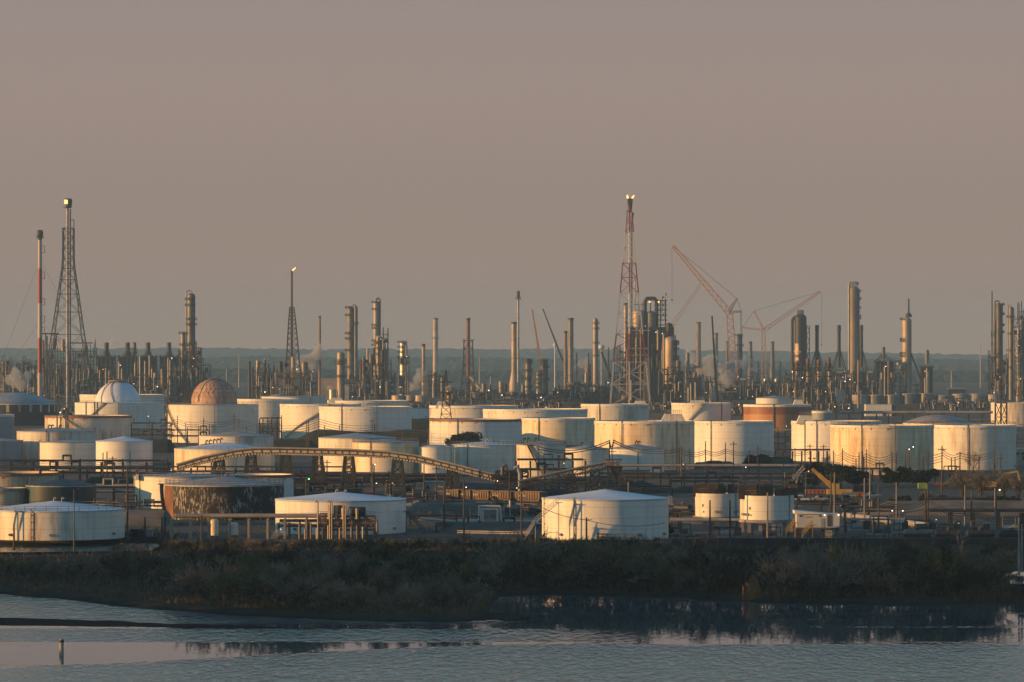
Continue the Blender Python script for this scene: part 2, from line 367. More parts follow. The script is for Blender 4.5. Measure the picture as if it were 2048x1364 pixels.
woods('far_woods', 6000, [(-1400,744),(200,742),(500,738),(800,743),(1200,744),(1700,740),(2048,744),(3400,744)], 1.6, 15, 3, 'nearest dim belt of woods right behind the refinery')
# ================================================================ STORAGE TANKS
TANKS = []      # (centre px, yb, xl, xr, yt, short description)
def ring_rail(g, r, z, n=36, a0=0.0, a1=2*PI, h=1.1, t=.09):
    pts = [(r * sin(a0 + (a1-a0)*k/n), -r * cos(a0 + (a1-a0)*k/n)) for k in range(n + 1)]
    for (x0, y0), (x1, y1) in zip(pts, pts[1:]):
        for zz in (z + h, z + h * .5): g.bar((x0,y0,zz), (x1,y1,zz), t)
        g.bar((x0,y0,z), (x0,y0,z+h), t)
def helix(g, r, a0, a1, z0, z1, w=.9, rail=True):
    n = max(8, int(abs(a1 - a0) * r / .9))
    for k in range(n):
        a = a0 + (a1-a0)*k/n; b = a0 + (a1-a0)*(k+1)/n; z = z0 + (z1-z0)*k/n; zb = z0 + (z1-z0)*(k+1)/n
        p = (r*sin(a), -r*cos(a), z); q = (r*sin(b), -r*cos(b), zb); g.bar(p, q, w, .28)
        if rail:
            ro = (r + w*.5) / r; g.bar((p[0]*ro,p[1]*ro,z+1.1), (q[0]*ro,q[1]*ro,zb+1.1), .1); g.bar((p[0]*ro,p[1]*ro,z), (p[0]*ro,p[1]*ro,z+1.1), .08)
def tank(xl, xr, yt, yb, m, roof, label, short, apex=None, rim=None, stair=None, stairm='pale', pipes=(), vents=(), dome=None, roofm=None, rails=None, hut=None, name='storage_tank', girder=True, patches=(), lift=0.0):
    s = Site((xl+xr)/2, yb); Rr = (xr-xl)/2*s.s; H = s.Z(yt); r = random.Random(int(xl*7+yt))
    loc = s.loc
    e = thing(name, label, 'storage tank', loc, 'storage tanks of the refinery'); TANKS.append((s.px, yb, xl, xr, yt, short))
    g = MB(); z0 = lift
    if roof == 'open':
        g.lathe([(Rr, z0), (Rr, H), (Rr - .25, H), (Rr - .25, H - 1.4)], 72)
        part('shell', g, m, e)
        q = MB(); q.lathe([(Rr - .27, H - 1.4), (Rr - 2.2, H - 1.5), (.05, H - 1.2)], 64); part('floating_roof', q, roofm or M['greyroof'], e)
    else:
        g.lathe([(Rr, z0), (Rr, H)], 72); part('shell', g, m, e)
        q = MB(); az = s.Z(apex) - H if apex else 1.0
        if roof == 'cone':
            q.lathe([(Rr + .12, H - .15), (Rr + .12, H + .1), (Rr*.75, H + az*.27), (Rr*.5, H + az*.53), (Rr*.25, H + az*.78), (.6, H + az)], 72)
            q.lathe([(.6, H + az), (.05, H + az + .1)], 12)
        else:
            dl = dome if dome else (xl, xr); dr = (dl[1]-dl[0])/2*s.s; dx = s.X((dl[0]+dl[1])/2)
            if dome:
                q.lathe([(Rr, H), (Rr - 1, H + .1), (.05, H + .4)], 64)
            pr = []; n = 14
            sr = (dr*dr + az*az) / (2*az); ph = math.asin(min(1.0, dr/sr)) if az < dr else PI/2
            for i in range(n + 1):
                a = ph * (1 - i/n); pr.append((max(.03, sr*sin(a)), H + az - sr + sr*cos(a)))
            dq = MB(); dq.lathe(pr, 64, (dx, 0, 0), True)
            if dome:
                dq.lathe([(dr, H), (dr, pr[0][1])], 64, (dx,0,0)); part('dome', dq, roofm or m, e)
            else: q.add(dq.v, dq.f, True)
        part('roof', q, roofm or M['greyroof'], e)
    gh = max(.7, 4.2 * s.s)
    if girder:
        g = MB(); w = max(.45, 2.0 * s.s) if roof == 'open' else .12
        if roof == 'open': g.lathe([(Rr + .02, H - gh), (Rr + w*.55, H - gh), (Rr + w*.55, H - gh*.75), (Rr + w*.25, H - gh*.7), (Rr + w*.25, H + .12), (Rr - .2, H + .12)], 72)
        else: g.lathe([(Rr + .02, H - gh*.35), (Rr + w, H - gh*.3), (Rr + w, H + .02)], 72)
        n = int(2*PI*Rr/5.5) if roof == 'open' else 0
        for k in range(n):
            a = 2*PI*k/n; g.bar((Rr*1.0*sin(a), -Rr*cos(a), H - gh - .7), ((Rr + w*.55)*sin(a), -(Rr + w*.55)*cos(a), H - gh - .05), .16)
        part('rim', g, rim or M['rim'], e)
    if rails or (rails is None and roof != 'open'):
        g = MB(); ring_rail(g, Rr - .1, H + .05, 40, t=.07); part('handrail', g, M['steel3'], e)
    if stair:
        g = MB(); helix(g, Rr + .75, R(stair[0]), R(stair[1]), z0 + .3, H); part('spiral_stair', g, M[stairm], e)
        g = MB(); a = R(stair[1]); g.box(-1.2, 1.2, -1.0, 1.0, -.1, .1); p = part('stair_landing', g, M[stairm], e, ((Rr + .6)*sin(a), -(Rr + .6)*cos(a), H)); p.rotation_euler = (0,0,a)
    for a in pipes:
        g = MB(); a = R(a); x, y = (Rr + .28)*sin(a), -(Rr + .28)*cos(a); pr_ = max(.09, .75*s.s); g.tube((x,y,z0), (x,y,H + .4), pr_); g.path([(x,y,H+.4),(x*.95,y*.95,H+.45)], pr_)
        for k in range(4): g.bar((x,y,z0 + H*(k+.5)/4), (x*.97,y*.97,z0 + H*(k+.5)/4), .2)
        part('drain_pipe', g, M['steel3'], e)
    for px, py in vents:
        g = MB(); g.tube((0,0,-1.2), (0,0,1.0), .32); g.path([(0,0,1.0),(.5,0,1.45),(1.0,0,1.2)], .34); g.tube((1.0,0,1.25),(1.25,0,.8),.36,.5)
        v_ = part('vent', g, M['steel'] if roofm is not M['whiteroof'] or len(vents) > 2 else M['pale'], e, (s.X(px), -.3, s.Z(py))); v_.scale = (max(.4, s.s*3.6),)*3
    if hut:
        x0, x1, y0 = hut; g = MB(); X0, X1, Z1 = s.X(x0), s.X(x1), s.Z(y0); k = (X1-X0)*.2
        yy = -Rr*.55
        g.add([(X0,yy-2,H-1),(X1,yy-2,H-1),(X1,yy+2,H-1),(X0,yy+2,H-1),(X0+k,yy-2,Z1),(X1-k,yy-2,Z1),(X1-k,yy+2,Z1),(X0+k,yy+2,Z1)], [(0,1,5,4),(1,2,6,5),(2,3,7,6),(3,0,4,7),(4,5,6,7)])
        part('gauge_platform', g, M['cream'], e); g = MB()
        for k2 in range(9):
            x = X0 + k + (X1-X0-2*k)*k2/8; g.bar((x,yy-2.05,Z1),(x,yy-2.05,Z1+1.3),.12)
        g.bar((X0+k,yy-2.05,Z1+1.3),(X1-k,yy-2.05,Z1+1.3),.14); g.bar((X0+k,yy-2.05,Z1+.7),(X1-k,yy-2.05,Z1+.7),.1)
        part('gauge_rail', g, M['pale'], e)
    # manways and small fittings round the foot of the shell
    for k in range(4):
        g = MB(); a = R(r.uniform(-80, 80)); x, y = Rr*sin(a), -Rr*cos(a); g.tube((x*.99,y*.99,z0+1.2), (x*1.02 + .25*sin(a), y*1.02 - .25*cos(a), z0+1.2), .3, .3, 10)
        part('manway', g, M['concrete'], e)
    for a, w, z0f, z1f, mm in patches:
        g = MB(); g.lathe([(Rr + .07, H*z0f), (Rr + .07, H*z1f)], 12, a0=R(a), a1=R(a + w)); part('shell_patch', g, M[mm], e)
    return e, s, Rr, H
W, C, S, O = M['white'], M['cream'], M['stained'], M['ochre']
WR, GR, BR = M['whiteroof'], M['greyroof'], M['brownroof']
two = steel_plate('two_tone_plate', (.5,.4,.3), (.42,.33,.25), (.3,.15,.08), .4, low=(.72,.67,.58), zsplit=12.2)
two2 = steel_plate('rust_red_lower', (.34,.13,.05), (.26,.1,.045), (.12,.06,.04), .4, low=(.5,.23,.09), zsplit=9.0)
# --- far row, in front of the process units
tank(-62,115,807,850,M['darktank'],'dome','low green grey domed tank with a pale band at the left edge','low domed tank',apex=785,roofm=M['grey'],rim=C,patches=[(-90,180,.62,.98,'bandtank')])
tank(160,328,789,832,C,'open','white open tank standing right behind the white domed tank','white tank behind the dome')
tank(150,328,805,858,W,'dome','white tank topped by a tall smooth white dome','white domed tank',apex=762,dome=(190,282),roofm=WR,stair=(-50,-15),pipes=(-42,-28,-24,4))
tank(523,652,793,838,C,'dome','pale tank with a low rusty mound on its roof, behind the rusty dome','tank with low mound',apex=788,dome=(538,575),roofm=BR)
tank(475,598,798,845,C,'open','cream tank just right of the rusty geodesic dome','cream tank beside the rusty dome')
tank(336,517,809,884,C,'dome','cream tank topped by a rusty brown geodesic dome','tank with rusty dome',apex=757,dome=(383,474),roofm=None,pipes=(6,),stair=(-30,-75))
TD = bpy.data.objects  # the rusty dome gets its own panelled sheet below
tank(560,722,808,876,C,'open','tall cream tank with a long diagonal stair shadow on its shell','cream tank with diagonal stair',stair=(-55,15),stairm='cream',pipes=(35,))
tank(655,816,801,848,C,'open','white tank with a pale gauge hut, mostly hidden by the wide white tank','half hidden white tank',hut=(658,691,795))
tank(638,823,813,889,W,'open','wide white floating roof tank behind a bare grey bush','wide white tank',pipes=(-28,16),rails=True)
tank(818,860,817,837,W,'cone','small white tank in the gap between two large tanks','small white tank in the gap',apex=815,girder=False)
tank(859,1034,811,862,two,'open','tank with cream top and tan lower shell behind the rust rimmed tank','two tone tank',hut=(872,895,802))
tank(966,1175,818,876,C,'open','very wide cream tank behind the rust rimmed tank and its stained neighbour','very wide cream tank')
tank(1162,1298,808,852,S,'open','tank with smudged grey brown shell in front of the coker','smudged tank',hut=(1264,1294,801),pipes=(-28,))
tank(1343,1462,806,860,C,'open','cream tank with railed hump on top beside white steam','cream tank with railed hump',hut=(1374,1414,800),pipes=(40,),stair=(-40,0))
tank(1512,1584,796,838,C,'cone','cream cone roofed tank behind the rust red tank','cream tank behind the red one',apex=791,girder=False)
tank(1487,1622,809,862,two2,'open','rust red tank with a broad white rim','rust red tank',hut=(1582,1606,799),rim=W,pipes=(-10,))
tank(1624,1664,822,842,M['grey'],'open','small grey open tank at the foot of the banded columns','small grey tank')
tank(1982,2086,805,852,S,'open','stained tank behind a cross braced steel tower at the right edge','stained tank at the right edge',girder=False,rails=True)
# --- second row
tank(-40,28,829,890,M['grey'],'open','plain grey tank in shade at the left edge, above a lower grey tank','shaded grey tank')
tank(90,263,831,880,S,'open','cream tank with a rust streaked rim below the white domed tank','tank with rust streaked rim',rim=M['rustrim'],stair=(15,-30),pipes=(-39,-33,-25,-22))
tank(34,192,862,930,S,'cone','tall weathered cone roofed tank with a drain pipe down its middle','weathered cone tank',apex=855,vents=((97,855),(103,855),(119,855)),pipes=(-8,))
tank(80,193,884,939,C,'cone','rounded cream tank in front of the weathered cone roofed tank','rounded cream tank',apex=880,pipes=(-88,),rails=False)
tank(192,305,882,943,W,'cone','clean white tank with a shallow white cone roof','clean white tank',apex=873,roofm=WR,rails=False)
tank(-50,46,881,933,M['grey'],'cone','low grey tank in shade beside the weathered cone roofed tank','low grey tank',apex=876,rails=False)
tank(398,547,871,902,S,'cone','pale tank with patchy brown cone roof behind the rust streaked tank','tank with patchy brown roof',apex=863,roofm=BR,rails=False)
tank(349,549,897,944,O,'cone','rust streaked cream tank with five vents on a white cone roof','rust streaked tank with five vents',apex=885,roofm=WR,vents=((412,886),(419,885),(427,884),(434,883),(441,882)),stair=(-88,-125),rails=True)
tank(637,792,875,948,C,'cone','cream tank with a wide mauve grey cone roof behind the conveyor','cream cone tank behind the conveyor',apex=866,roofm=GR,rails=False)
tank(705,838,884,952,O,'cone','ochre stained tank with dark right side behind the conveyor','ochre stained tank',apex=878,roofm=GR,pipes=(-25,),rails=True)
tank(838,900,894,953,W,'dome','small white tank with rounded roof beside the ochre stained tank','small rounded white tank',apex=889,roofm=WR)
tank(859,1042,838,896,W,'open','white tank with a dark rust red rim behind the round dark tree','rust rimmed tank',rim=M['rustrim'],pipes=(-22,),stair=(-95,-130))
tank(1040,1190,836,889,O,'open','cream tank with orange rust stains below its rim','cream tank with orange stains',pipes=(-30,))
tank(1189,1388,842,938,O,'open','great yellow stained tank with a railed hump on its top','great yellow stained tank',hut=(1316,1372,827),pipes=(-28,38))
tank(1389,1547,842,928,W,'open','tall clean white tank with smooth lower shell right of the yellow stained tank','tall clean white tank',pipes=(-38,))
tank(1583,1762,842,921,W,'open','white tank with long stair and trapezoid gauge hut behind the pipe rack','white tank with gauge hut',hut=(1588,1626,830),stair=(-22,35),pipes=(-48,-30))
tank(1661,1867,850,947,O,'open','largest sunlit cream tank with ladder line down its left half','largest cream tank',pipes=(-28,9),rails=True)
tank(1806,1990,846,905,S,'dome','brown domed tank roof rising behind the grimy tank','brown domed tank',apex=830,dome=(1806,1945),roofm=BR)
tank(1867,2032,850,938,S,'open','grimy streaked tank behind the bare trees at right','grimy streaked tank',pipes=(-16,22),rails=True)
tank(900,1035,889,948,S,'cone','cream tank with low white cone roof below the round dark tree','tank below the dark tree',apex=883,roofm=WR,vents=((972,882),(978,883)),pipes=(-28,))
tank(1033,1131,889,957,S,'cone','streaky tank with a reddish roof edge above the transfer house','streaky tank with reddish roof',apex=882,roofm=BR,stair=(8,-30),stairm='steel',vents=((1047,882),(1055,881),(1070,881)))
tank(1129,1218,897,951,C,'cone','small cream tank at the head of the short conveyor','small cream tank by the short conveyor',apex=890,roofm=GR,vents=((1162,890),),rails=False)
tank(1216,1328,897,944,W,'cone','pale blue white tank with low cone roof before the yellow stained tank','pale cone tank',apex=888,roofm=GR,vents=((1271,887),(1276,888)),rails=False)
# --- front row
tank(-85,118,945,975,M['bandtank'],'open','low tank with a rust red rim band and cream panels at the left edge','low rust rimmed tank',rim=M['rusttank'])
tank(-45,55,976,1016,M['bandtank'],'open','short dark tank with a brown concrete collar at the left edge','tank with concrete collar',rim=M['concrete'])
tank(52,192,970,1016,M['tealtank'],'cone','derelict dark tank with flaking blue green paint','derelict dark tank',apex=957,roofm=M['tealtank'],rails=False)
tank(268,470,951,1014,C,'cone','white tank with a small box on its rim behind the rusted tank','white tank behind the rusted one',apex=946,roofm=GR,pipes=(-70,-55),hut=(277,284,946))
tank(415,587,949,1008,W,'open','pale tank with orange flecked rim right behind the rusted tank','pale tank with orange rim',rim=M['rustrim'])
tank(330,568,968,1036,M['peel'],'cone','old black tank with peeling patches and a pale stained cone roof','old peeling tank',apex=953,roofm=BR,vents=((434,952),(440,951),(446,950),(455,952)),stair=(-62,-88),stairm='steel',patches=[(-90,36,.0,.99,'rust')])
tank(-32,249,1018,1075,C,'cone','big low white cone roofed tank at the lower left','big low white tank at lower left',apex=1002,roofm=WR,vents=((108,1000),(124,1000)),stair=(-50,-68),pipes=(-12,))
tank(551,812,998,1064,W,'cone','big low white cone roofed tank behind the exhaust pipe skid','big white tank behind the skid',apex=984,roofm=WR,vents=((672,984),(689,985)),rails=False)
tank(1084,1337,996,1076,W,'cone','big white cone roofed tank with a white stair on its left side','big white tank with side stair',apex=979,roofm=WR,rails=False,pipes=(-72,-30))
def leg_tank(xl, xr, yt, ybody, yb, label, short):
    s = Site((xl+xr)/2, yb); Rr = (xr-xl)/2*s.s; H = s.Z(yt); z0 = s.Z(ybody)
    e, s, Rr, H = tank(xl, xr, yt, yb, S, 'open', label, short, girder=False, lift=z0, pipes=(50,), patches=[(-45,5,.62,.7,'steel3'),(-42,4,.45,.5,'steel3')])
    g = MB(); g.lathe([(.05, z0 - .6), (Rr + .5, z0 - .6), (Rr + .5, z0), (Rr - .1, z0 + .02)], 48); part('base_slab', g, M['concrete'], e)
    for k in range(12):
        a = 2*PI*k/12 + .2; g = MB(); x, y = (Rr-.4)*sin(a), -(Rr-.4)*cos(a); g.box(x-.35,x+.35,y-.35,y+.35,0,z0-.6); part('leg', g, M['concrete'], e)
    g = MB()
    for k in range(26):
        a = 2*PI*k/26; g.bar(((Rr-.3)*sin(a),-(Rr-.3)*cos(a),H), ((Rr-.3)*sin(a),-(Rr-.3)*cos(a),H+1.1), .08)
    ring_rail(g, Rr - .3, H, 26); part('handrail', g, M['steel'], e)
    g = MB(); r = random.Random(int(xl))
    for k in range(14):
        x = r.uniform(-.8,.8)*Rr; h = r.uniform(.8, 2.6); y = r.uniform(-.5,.5)*Rr; g.box(x-r.uniform(.3,2.2),x+r.uniform(.3,2.2),y-.6,y+.6,H-.8,H+h)
    part('top_machinery', g, M['steel2'], e)
    return e
leg_tank(1390,1479,986,1032,1055,'left of two rust stained white tanks standing on concrete legs','left tank on legs')
leg_tank(1480,1588,990,1038,1064,'right of two white tanks on concrete legs, beside the stilt hut','right tank on legs')
# side stair of the big front tank: a flight up to a small landing
def flight(label, px0, py0, px1, py1, yb, yoff, m, name='access_stair', w=1.0):
    s = Site(px0, yb); e = thing(name, label, 'stair', s.loc); g = MB()
    a = Vector((0, yoff, s.Z(py0))); b = Vector((s.X(px1), yoff, s.Z(py1)))
    for dy in (-w/2, w/2):
        o = Vector((0,dy,0)); g.bar(a+o, b+o, .22, .12); 
        for zz in (.55, 1.1): g.bar(a+o+Vector((0,0,zz)), b+o+Vector((0,0,zz)), .07)
        n = 9
        for k in range(n+1):
            c = a.lerp(b, k/n) + o; g.bar(c, c + Vector((0,0,1.1)), .06)
    part('stair_rail', g, m, e); g = MB(); n = max(10, int((b-a).length/.35))
    for k in range(n): c = a.lerp(b, k/n); g.box(c.x-.14,c.x+.14,yoff-w/2,yoff+w/2,c.z-.03,c.z+.03)
    part('stair_treads', g, m, e); g = MB()
    for c in (a, b): 
        if c.z > 1: g.bar((c.x,yoff-.4,0),(c.x,yoff-.4,c.z),.16); g.bar((c.x,yoff+.4,0),(c.x,yoff+.4,c.z),.16)
    c = b; g.box(c.x-.8,c.x+.8,yoff-.8,yoff+.8,c.z-.12,c.z); part('stair_support', g, m, e)
    return e
flight('white steel stair rising to the left side of the big white tank', 1070, 1040, 1116, 1000, 1076, -13.5, M['whitepaint'])
flight('white steel stair dropping from the platform below the big white tank', 1050, 1072, 1070, 1040, 1078, -12.5, M['whitepaint'])
flight('dark steel stair at the right side of the big white tank behind the skid', 850, 1066, 813, 1022, 1066, -3.0, M['steel'])
flight('pale steel stair at the left edge beside the big low white tank', -12, 1050, 14, 1014, 1076, -13.0, M['pale'])
# the rusty geodesic dome: panel lines as ribs
for o in list(COL.objects):
    if o.name.startswith('dome') and o.parent and 'geodesic' in o.parent['label']:
        t = NT('rusty_dome'); co = t.coord(False)
        c = t.mix(t.ramp(t.noise(co, (.16,.16,.16), 6, .7), .35, .65), (.62,.39,.27), (.42,.25,.18))
        c = t.mix(t.ramp(t.noise(co, (.5,.5,.08), 4, .6), .5, .72), c, (.2,.12,.09)); o.data.materials.clear(); o.data.materials.append(t.done(c, .75))
        s = Site(426.5, 884); dr = 45.5*s.s; az = s.Z(757) - s.Z(809); H = s.Z(809); sr = (dr*dr+az*az)/(2*az)
        ph = math.asin(min(1, dr/sr)) if az < dr else PI/2
        def dp(a, b): return (2*s.s + (sr+.06)*sin(a)*sin(b), -(sr+.06)*sin(a)*cos(b), H + az - sr + (sr+.06)*cos(a))
        g = MB()
        for j in range(1, 8):
            for k in range(28):
                a, b = ph*j/8, 2*PI*(k + .5*(j % 2))/28; b2 = 2*PI*(k+1+.5*(j % 2))/28
                g.bar(dp(a,b), dp(a,b2), .12)
                if j < 7: a2 = ph*(j+1)/8; b3 = 2*PI*(k + .5*((j+1) % 2) + (0 if j % 2 == 0 else 0))/28; g.bar(dp(a,b), dp(a2,b3), .12)
        part('dome_rib', g, M['rust'], o.parent)
        g = MB(); n = 14
        for k in range(n): g.bar(dp(ph*k/n, R(-38)), dp(ph*(k+1)/n, R(-38)), .9, .5)
        part('dome_stair', g, M['tancol'], o.parent)
    elif o.name.startswith('dome') and o.parent and 'smooth white dome' in o.parent['label']:
        s = Site(239, 858); g = MB(); H = s.Z(805); az = s.Z(762) - H; dr = 46*s.s; cx = s.X(236); n = 16
        for a0, b0, b1 in ((0, -35, -5),(0, -50, -40)):
            for k in range(n):
                p = []
                for q in (k, k+1):
                    a = (PI/2)*q/n; b = R(b0 + (b1-b0)*0 + (b1-b0)*(q/n)); p.append((cx + (dr+.15)*sin(a)*sin(b), -(dr+.15)*sin(a)*cos(b), H + (az+.15)*cos(a)))
                g.bar(p[0], p[1], .35, .25)
        g.tube((cx,0,H+az-.2),(cx,0,H+az+.4),5.5,5.0,24); part('dome_stair', g, M['tancol'], o.parent)
# ================================================================ PROCESS AREA: columns, stacks, flares, heaters, cranes
ANCHOR = []       # (photo x, half width, short description) of the tall landmarks
def lamp_part(e, x, y, z, r, m='lamp_o'):
    g = MB(); g.ball((0,0,0), r, 8, 6); part('lamp', g, M[m], e, (x, y, z))
def platform(e, Rr, z, a0=-110, a1=110, w=2.1, m='steel'):
    g = MB(); g.lathe([(Rr + .02, z), (Rr + w, z), (Rr + w, z + .3), (Rr + .02, z + .45)], 20, a0=R(a0), a1=R(a1)); p = part('platform', g, M[m], e)
    g = MB(); ring_rail(g, Rr + w - .1, z + .3, 14, R(a0), R(a1), 1.7, .24); part('handrail', g, M[m], p)
def column(px, w, yt, yb, label, short, m='alu', plats=(), top='dome', pipe=None, ladder=True, bands=True, name='distillation_column', cat='column', skirt=None, wide=None, pipem=None, group='tall columns of the refinery', pl=None):
    s = Site(px, yb); Rr = w/2*s.s; H = s.Z(yt); e = thing(name, label, cat, s.loc, group); ANCHOR.append((px, w, short))
    g = MB(); hd = Rr*.6 if top == 'dome' else 0
    pr = [(Rr*1.0, 0)]
    if wide: zw = s.Z(wide[1]); r2 = wide[0]/2*s.s; pr = [(r2, 0), (r2, zw - 3), (Rr, zw + 3)]
    pr.append((Rr, H - hd)); g.lathe(pr, 28)
    if top == 'dome': g.lathe([(max(.05, Rr*cos(PI/2*k/6)), H - hd + hd*sin(PI/2*k/6)) for k in range(7)], 28, soft=True)
    else: g.lathe([(Rr, H), (Rr*.86, H), (Rr*.86, H - 4)], 28)
    if bands:
        n = max(3, int(H/9)); 
        for k in range(1, n):
            z = H*k/n; g.lathe([(Rr+.01, z-.25), (Rr+.13, z-.25), (Rr+.13, z+.25), (Rr+.01, z+.25)], 28)
    part('shell', g, M[m], e)
    rq = random.Random(int(px*3)); plats = tuple(plats) + tuple(yt + (yb-yt)*f for f in ((.12,.3,.48,.66) if w > 8 and name == 'distillation_column' and bands else (.2,.5)) if rq.random() < .75)
    for k, py in enumerate(plats): 
        a = ((-120, 60), (-60, 120), (-100, 100))[k % 3] if pl is None else pl
        platform(e, Rr, s.Z(py), *a)
    if ladder:
        g = MB(); x = Rr*.93 + .45
        g.box(x-.3,x+.3,-Rr*.4-.3,-Rr*.4+.3,2,H - hd)
        part('caged_ladder', g, M['steel'], e)
    if pipe:
        g = MB(); sd, rp, yl = pipe; rp *= s.s; x = sd*(Rr + rp*1.5); zt = H + Rr*.5
        g.path([(0,0,H-.5),(0,0,zt),(x*.5,0,zt + rp),(x,0,zt - rp*.5),(x,0,s.Z(yl))], rp, 10); part('overhead_pipe', g, M[pipem or m], e)
    return e, s, Rr, H
def stack(px, w, yt, yb, label, short, m='steel3', wtop=None, plats=(), lip=True, cone=None, name='chimney_stack', cat='chimney', group='slim stacks of the refinery'):
    s = Site(px, yb); r0 = w/2*s.s; r1 = (wtop or w)/2*s.s; H = s.Z(yt); e = thing(name, label, cat, s.loc, group); ANCHOR.append((px, w, short))
    g = MB(); pr = [(r0, 0), (r1, H)]
    if cone: pr = [(cone[0]/2*s.s, 0), (cone[0]/2*s.s, s.Z(cone[2])), (r0, s.Z(cone[1])), (r1, H)]
    pr += [(r1*.8, H), (r1*.8, H - 6)]; g.lathe(pr, 24); part('flue', g, M[m], e)
    if lip: g = MB(); g.lathe([(r1+.02, H-2.2), (r1+.25, H-2.2), (r1+.25, H+.1), (r1-.1, H+.1)], 24); part('cap', g, M['black'], e)
    n = max(2, int(H/16))
    for k in range(1, n):
        rr = r0 + (r1-r0)*k/n if not cone else r0; z = H*k/n
        if cone and z < s.Z(cone[1]): continue
        g = MB(); g.lathe([(rr-.1, z), (rr+.2, z), (rr+.2, z+.5), (rr-.1, z+.5)], 20); part('band', g, M['steel'], e)
    for py in plats: platform(e, r1, s.Z(py), -180, 180, 1.8)
    return e, s, r1, H
def truss(g, a, b, w0, w1, n, t, zig=True, up=None):
    """four-chord lattice beam from a to b"""
    a = Vector(a); b = Vector(b); d = (b-a).normalized(); u = d.cross(Vector((0,1,0))).normalized(); v = Vector((0,1,0))
    def c(k, i, j): w = w0 + (w1-w0)*k/n; return a.lerp(b, k/n) + u*(w/2*i) + v*(w/2*j)
    for i, j in ((1,1),(1,-1),(-1,-1),(-1,1)):
        g.bar(c(0,i,j), c(n,i,j), t*1.3)
    for k in range(n):
        o = 1 if k % 2 else -1
        for j in (1,-1): g.bar(c(k,o,j), c(k+1,-o,j), t)
        for i in (1,-1): g.bar(c(k,i,o), c(k+1,i,-o), t)
def derrick(parts, lv, s, legs, t, zc=None, panels=None, three=False):
    """lattice tower: lv = [(photo y, left x, right x)] from top down; parts(y) -> mesh builder for that height"""
    pts = []
    for y, a, b in lv:
        x0, x1 = s.X(a), s.X(b); h = (x1-x0)/2; c = (x0+x1)/2; z = s.Z(y); pts.append([(c-h,-h,z),(c+h,-h,z),(c+h,h,z),(c-h,h,z)])
    for k in range(len(pts)-1):
        y = (lv[k][0] + lv[k+1][0])/2; g = parts(y); A, B = pts[k], pts[k+1]
        for q in range(4):
            g.bar(A[q], B[q], legs); g.bar(A[q], A[(q+1)%4], t)
            g.bar(A[q], B[(q+1)%4], t*.8); g.bar(A[(q+1)%4], B[q], t*.8)
def levels(tb, n):
    ys = [tb[0][0]]; out = []
    # panel heights grow with width
    y = tb[0][0]
    while y < tb[-1][0] - 1:
        a = lerp_table([(q[0], q[1]) for q in tb], y); b = lerp_table([(q[0], q[2]) for q in tb], y); out.append((y, a, b)); y += max(5.0, (b-a)*n)
    out.append(tb[-1]); return out
def flame(e, x, y, z, r, lean=.6, seed=0):
    g = MB(); rr = random.Random(seed); n = 7; pr = []
    for k in range(n+1):
        q = k/n; pr.append((max(.04, r*(sin(PI*min(1, q*.9+.1))**.8)*(1-q*.45)), q*r*3.4))
    m = MB(); m.lathe(pr, 12, soft=True)
    g.v = [(vx + lean*vz*.55 + .25*r*noise.noise(Vector((vx,vy,vz))*.5), vy, vz*.85) for vx, vy, vz in m.v]; g.f = m.f; g.sm = m.sm
    part('flame', g, M['flame'], e, (x, y, z))
# ---------------- flares
s = Site(137, 815); e = thing('flare_tower', 'tall grey derrick flare tower with a boxy burner head at left', 'flare tower', s.loc, 'flare towers'); ANCHOR.append((137, 30, 'grey derrick flare'))
g = MB(); derrick(lambda y: g, levels([(456,126.5,147.5),(527,126,147.5),(600,116,157),(700,102,170),(815,87,187)], .95), s, .75, .42); part('lattice', g, M['steel3'], e)
g = MB(); g.tube((-.8,0,0),(-.8,0,s.Z(416)),1.1,1.0,14); part('riser_pipe', g, M['pale'], e)
g = MB(); g.tube((1.4,0,0),(1.4,0,s.Z(418)),.5); g.path([(1.6,0,s.Z(440)),(4.2,0,s.Z(440)),(4.2,0,s.Z(455))],.35); part('gas_pipe', g, M['steel2'], e)
g = MB(); g.lathe([(2.0,s.Z(416)),(2.6,s.Z(412)),(3.0,s.Z(400)),(2.4,s.Z(397)),(1.8,s.Z(398))],16); g.box(-4.4,3.0,-1.5,1.5,s.Z(416),s.Z(415)); part('burner_head', g, M['black'], e)
g = MB(); g.box(-1.3,1.3,-.3,.3,-1.6,1.6); part('flame', g, M['flame'], e, (-1.6,-2.9,s.Z(404)))
s = Site(80, 815); e = thing('flare_stack', 'slim red and white banded flare pole with a dark round tip at left', 'flare stack', s.loc, 'flare towers'); ANCHOR.append((80, 8, 'red and white flare pole'))
g = MB(); g.lathe([(1.9,0),(1.55,s.Z(480))],16); part('pole', g, M['banded'], e)
g = MB(); g.lathe([(1.3,s.Z(480)),(1.6,s.Z(474)),(2.5,s.Z(470)),(2.6,s.Z(463)),(1.6,s.Z(460)),(.1,s.Z(460.5))],16); part('burner_head', g, M['black'], e); platform(e, 1.5, s.Z(477), -180, 180, 1.2)
for yy in (492, 544, 597, 632, 655):
    g = MB(); x0, x1 = 1.2, s.X(89.5); z = s.Z(yy); zb = s.Z(yy+13); g.bar((x0,0,z),(x1,0,z),.4); g.bar((x1,0,z),(x1,0,zb),.4); g.bar((x1,0,zb),(x0,0,zb),.4); g.bar((x0,0,z-2.5),(x1-1.2,0,z-2.5),.3); part('ladder_platform', g, M['steel'], e)
g = MB()
for dx in (-46, 60):
    for yy in (520, 640): g.bar((0,0,s.Z(yy)),(dx,20,0),.12)
part('guy_wire', g, M['cable'], e)
s = Site(583.5, 800); e = thing('flare_tower', 'thin dark flare with a slender lattice base and a lit flame', 'flare tower', s.loc, 'flare towers'); ANCHOR.append((583, 20, 'thin lit flare'))
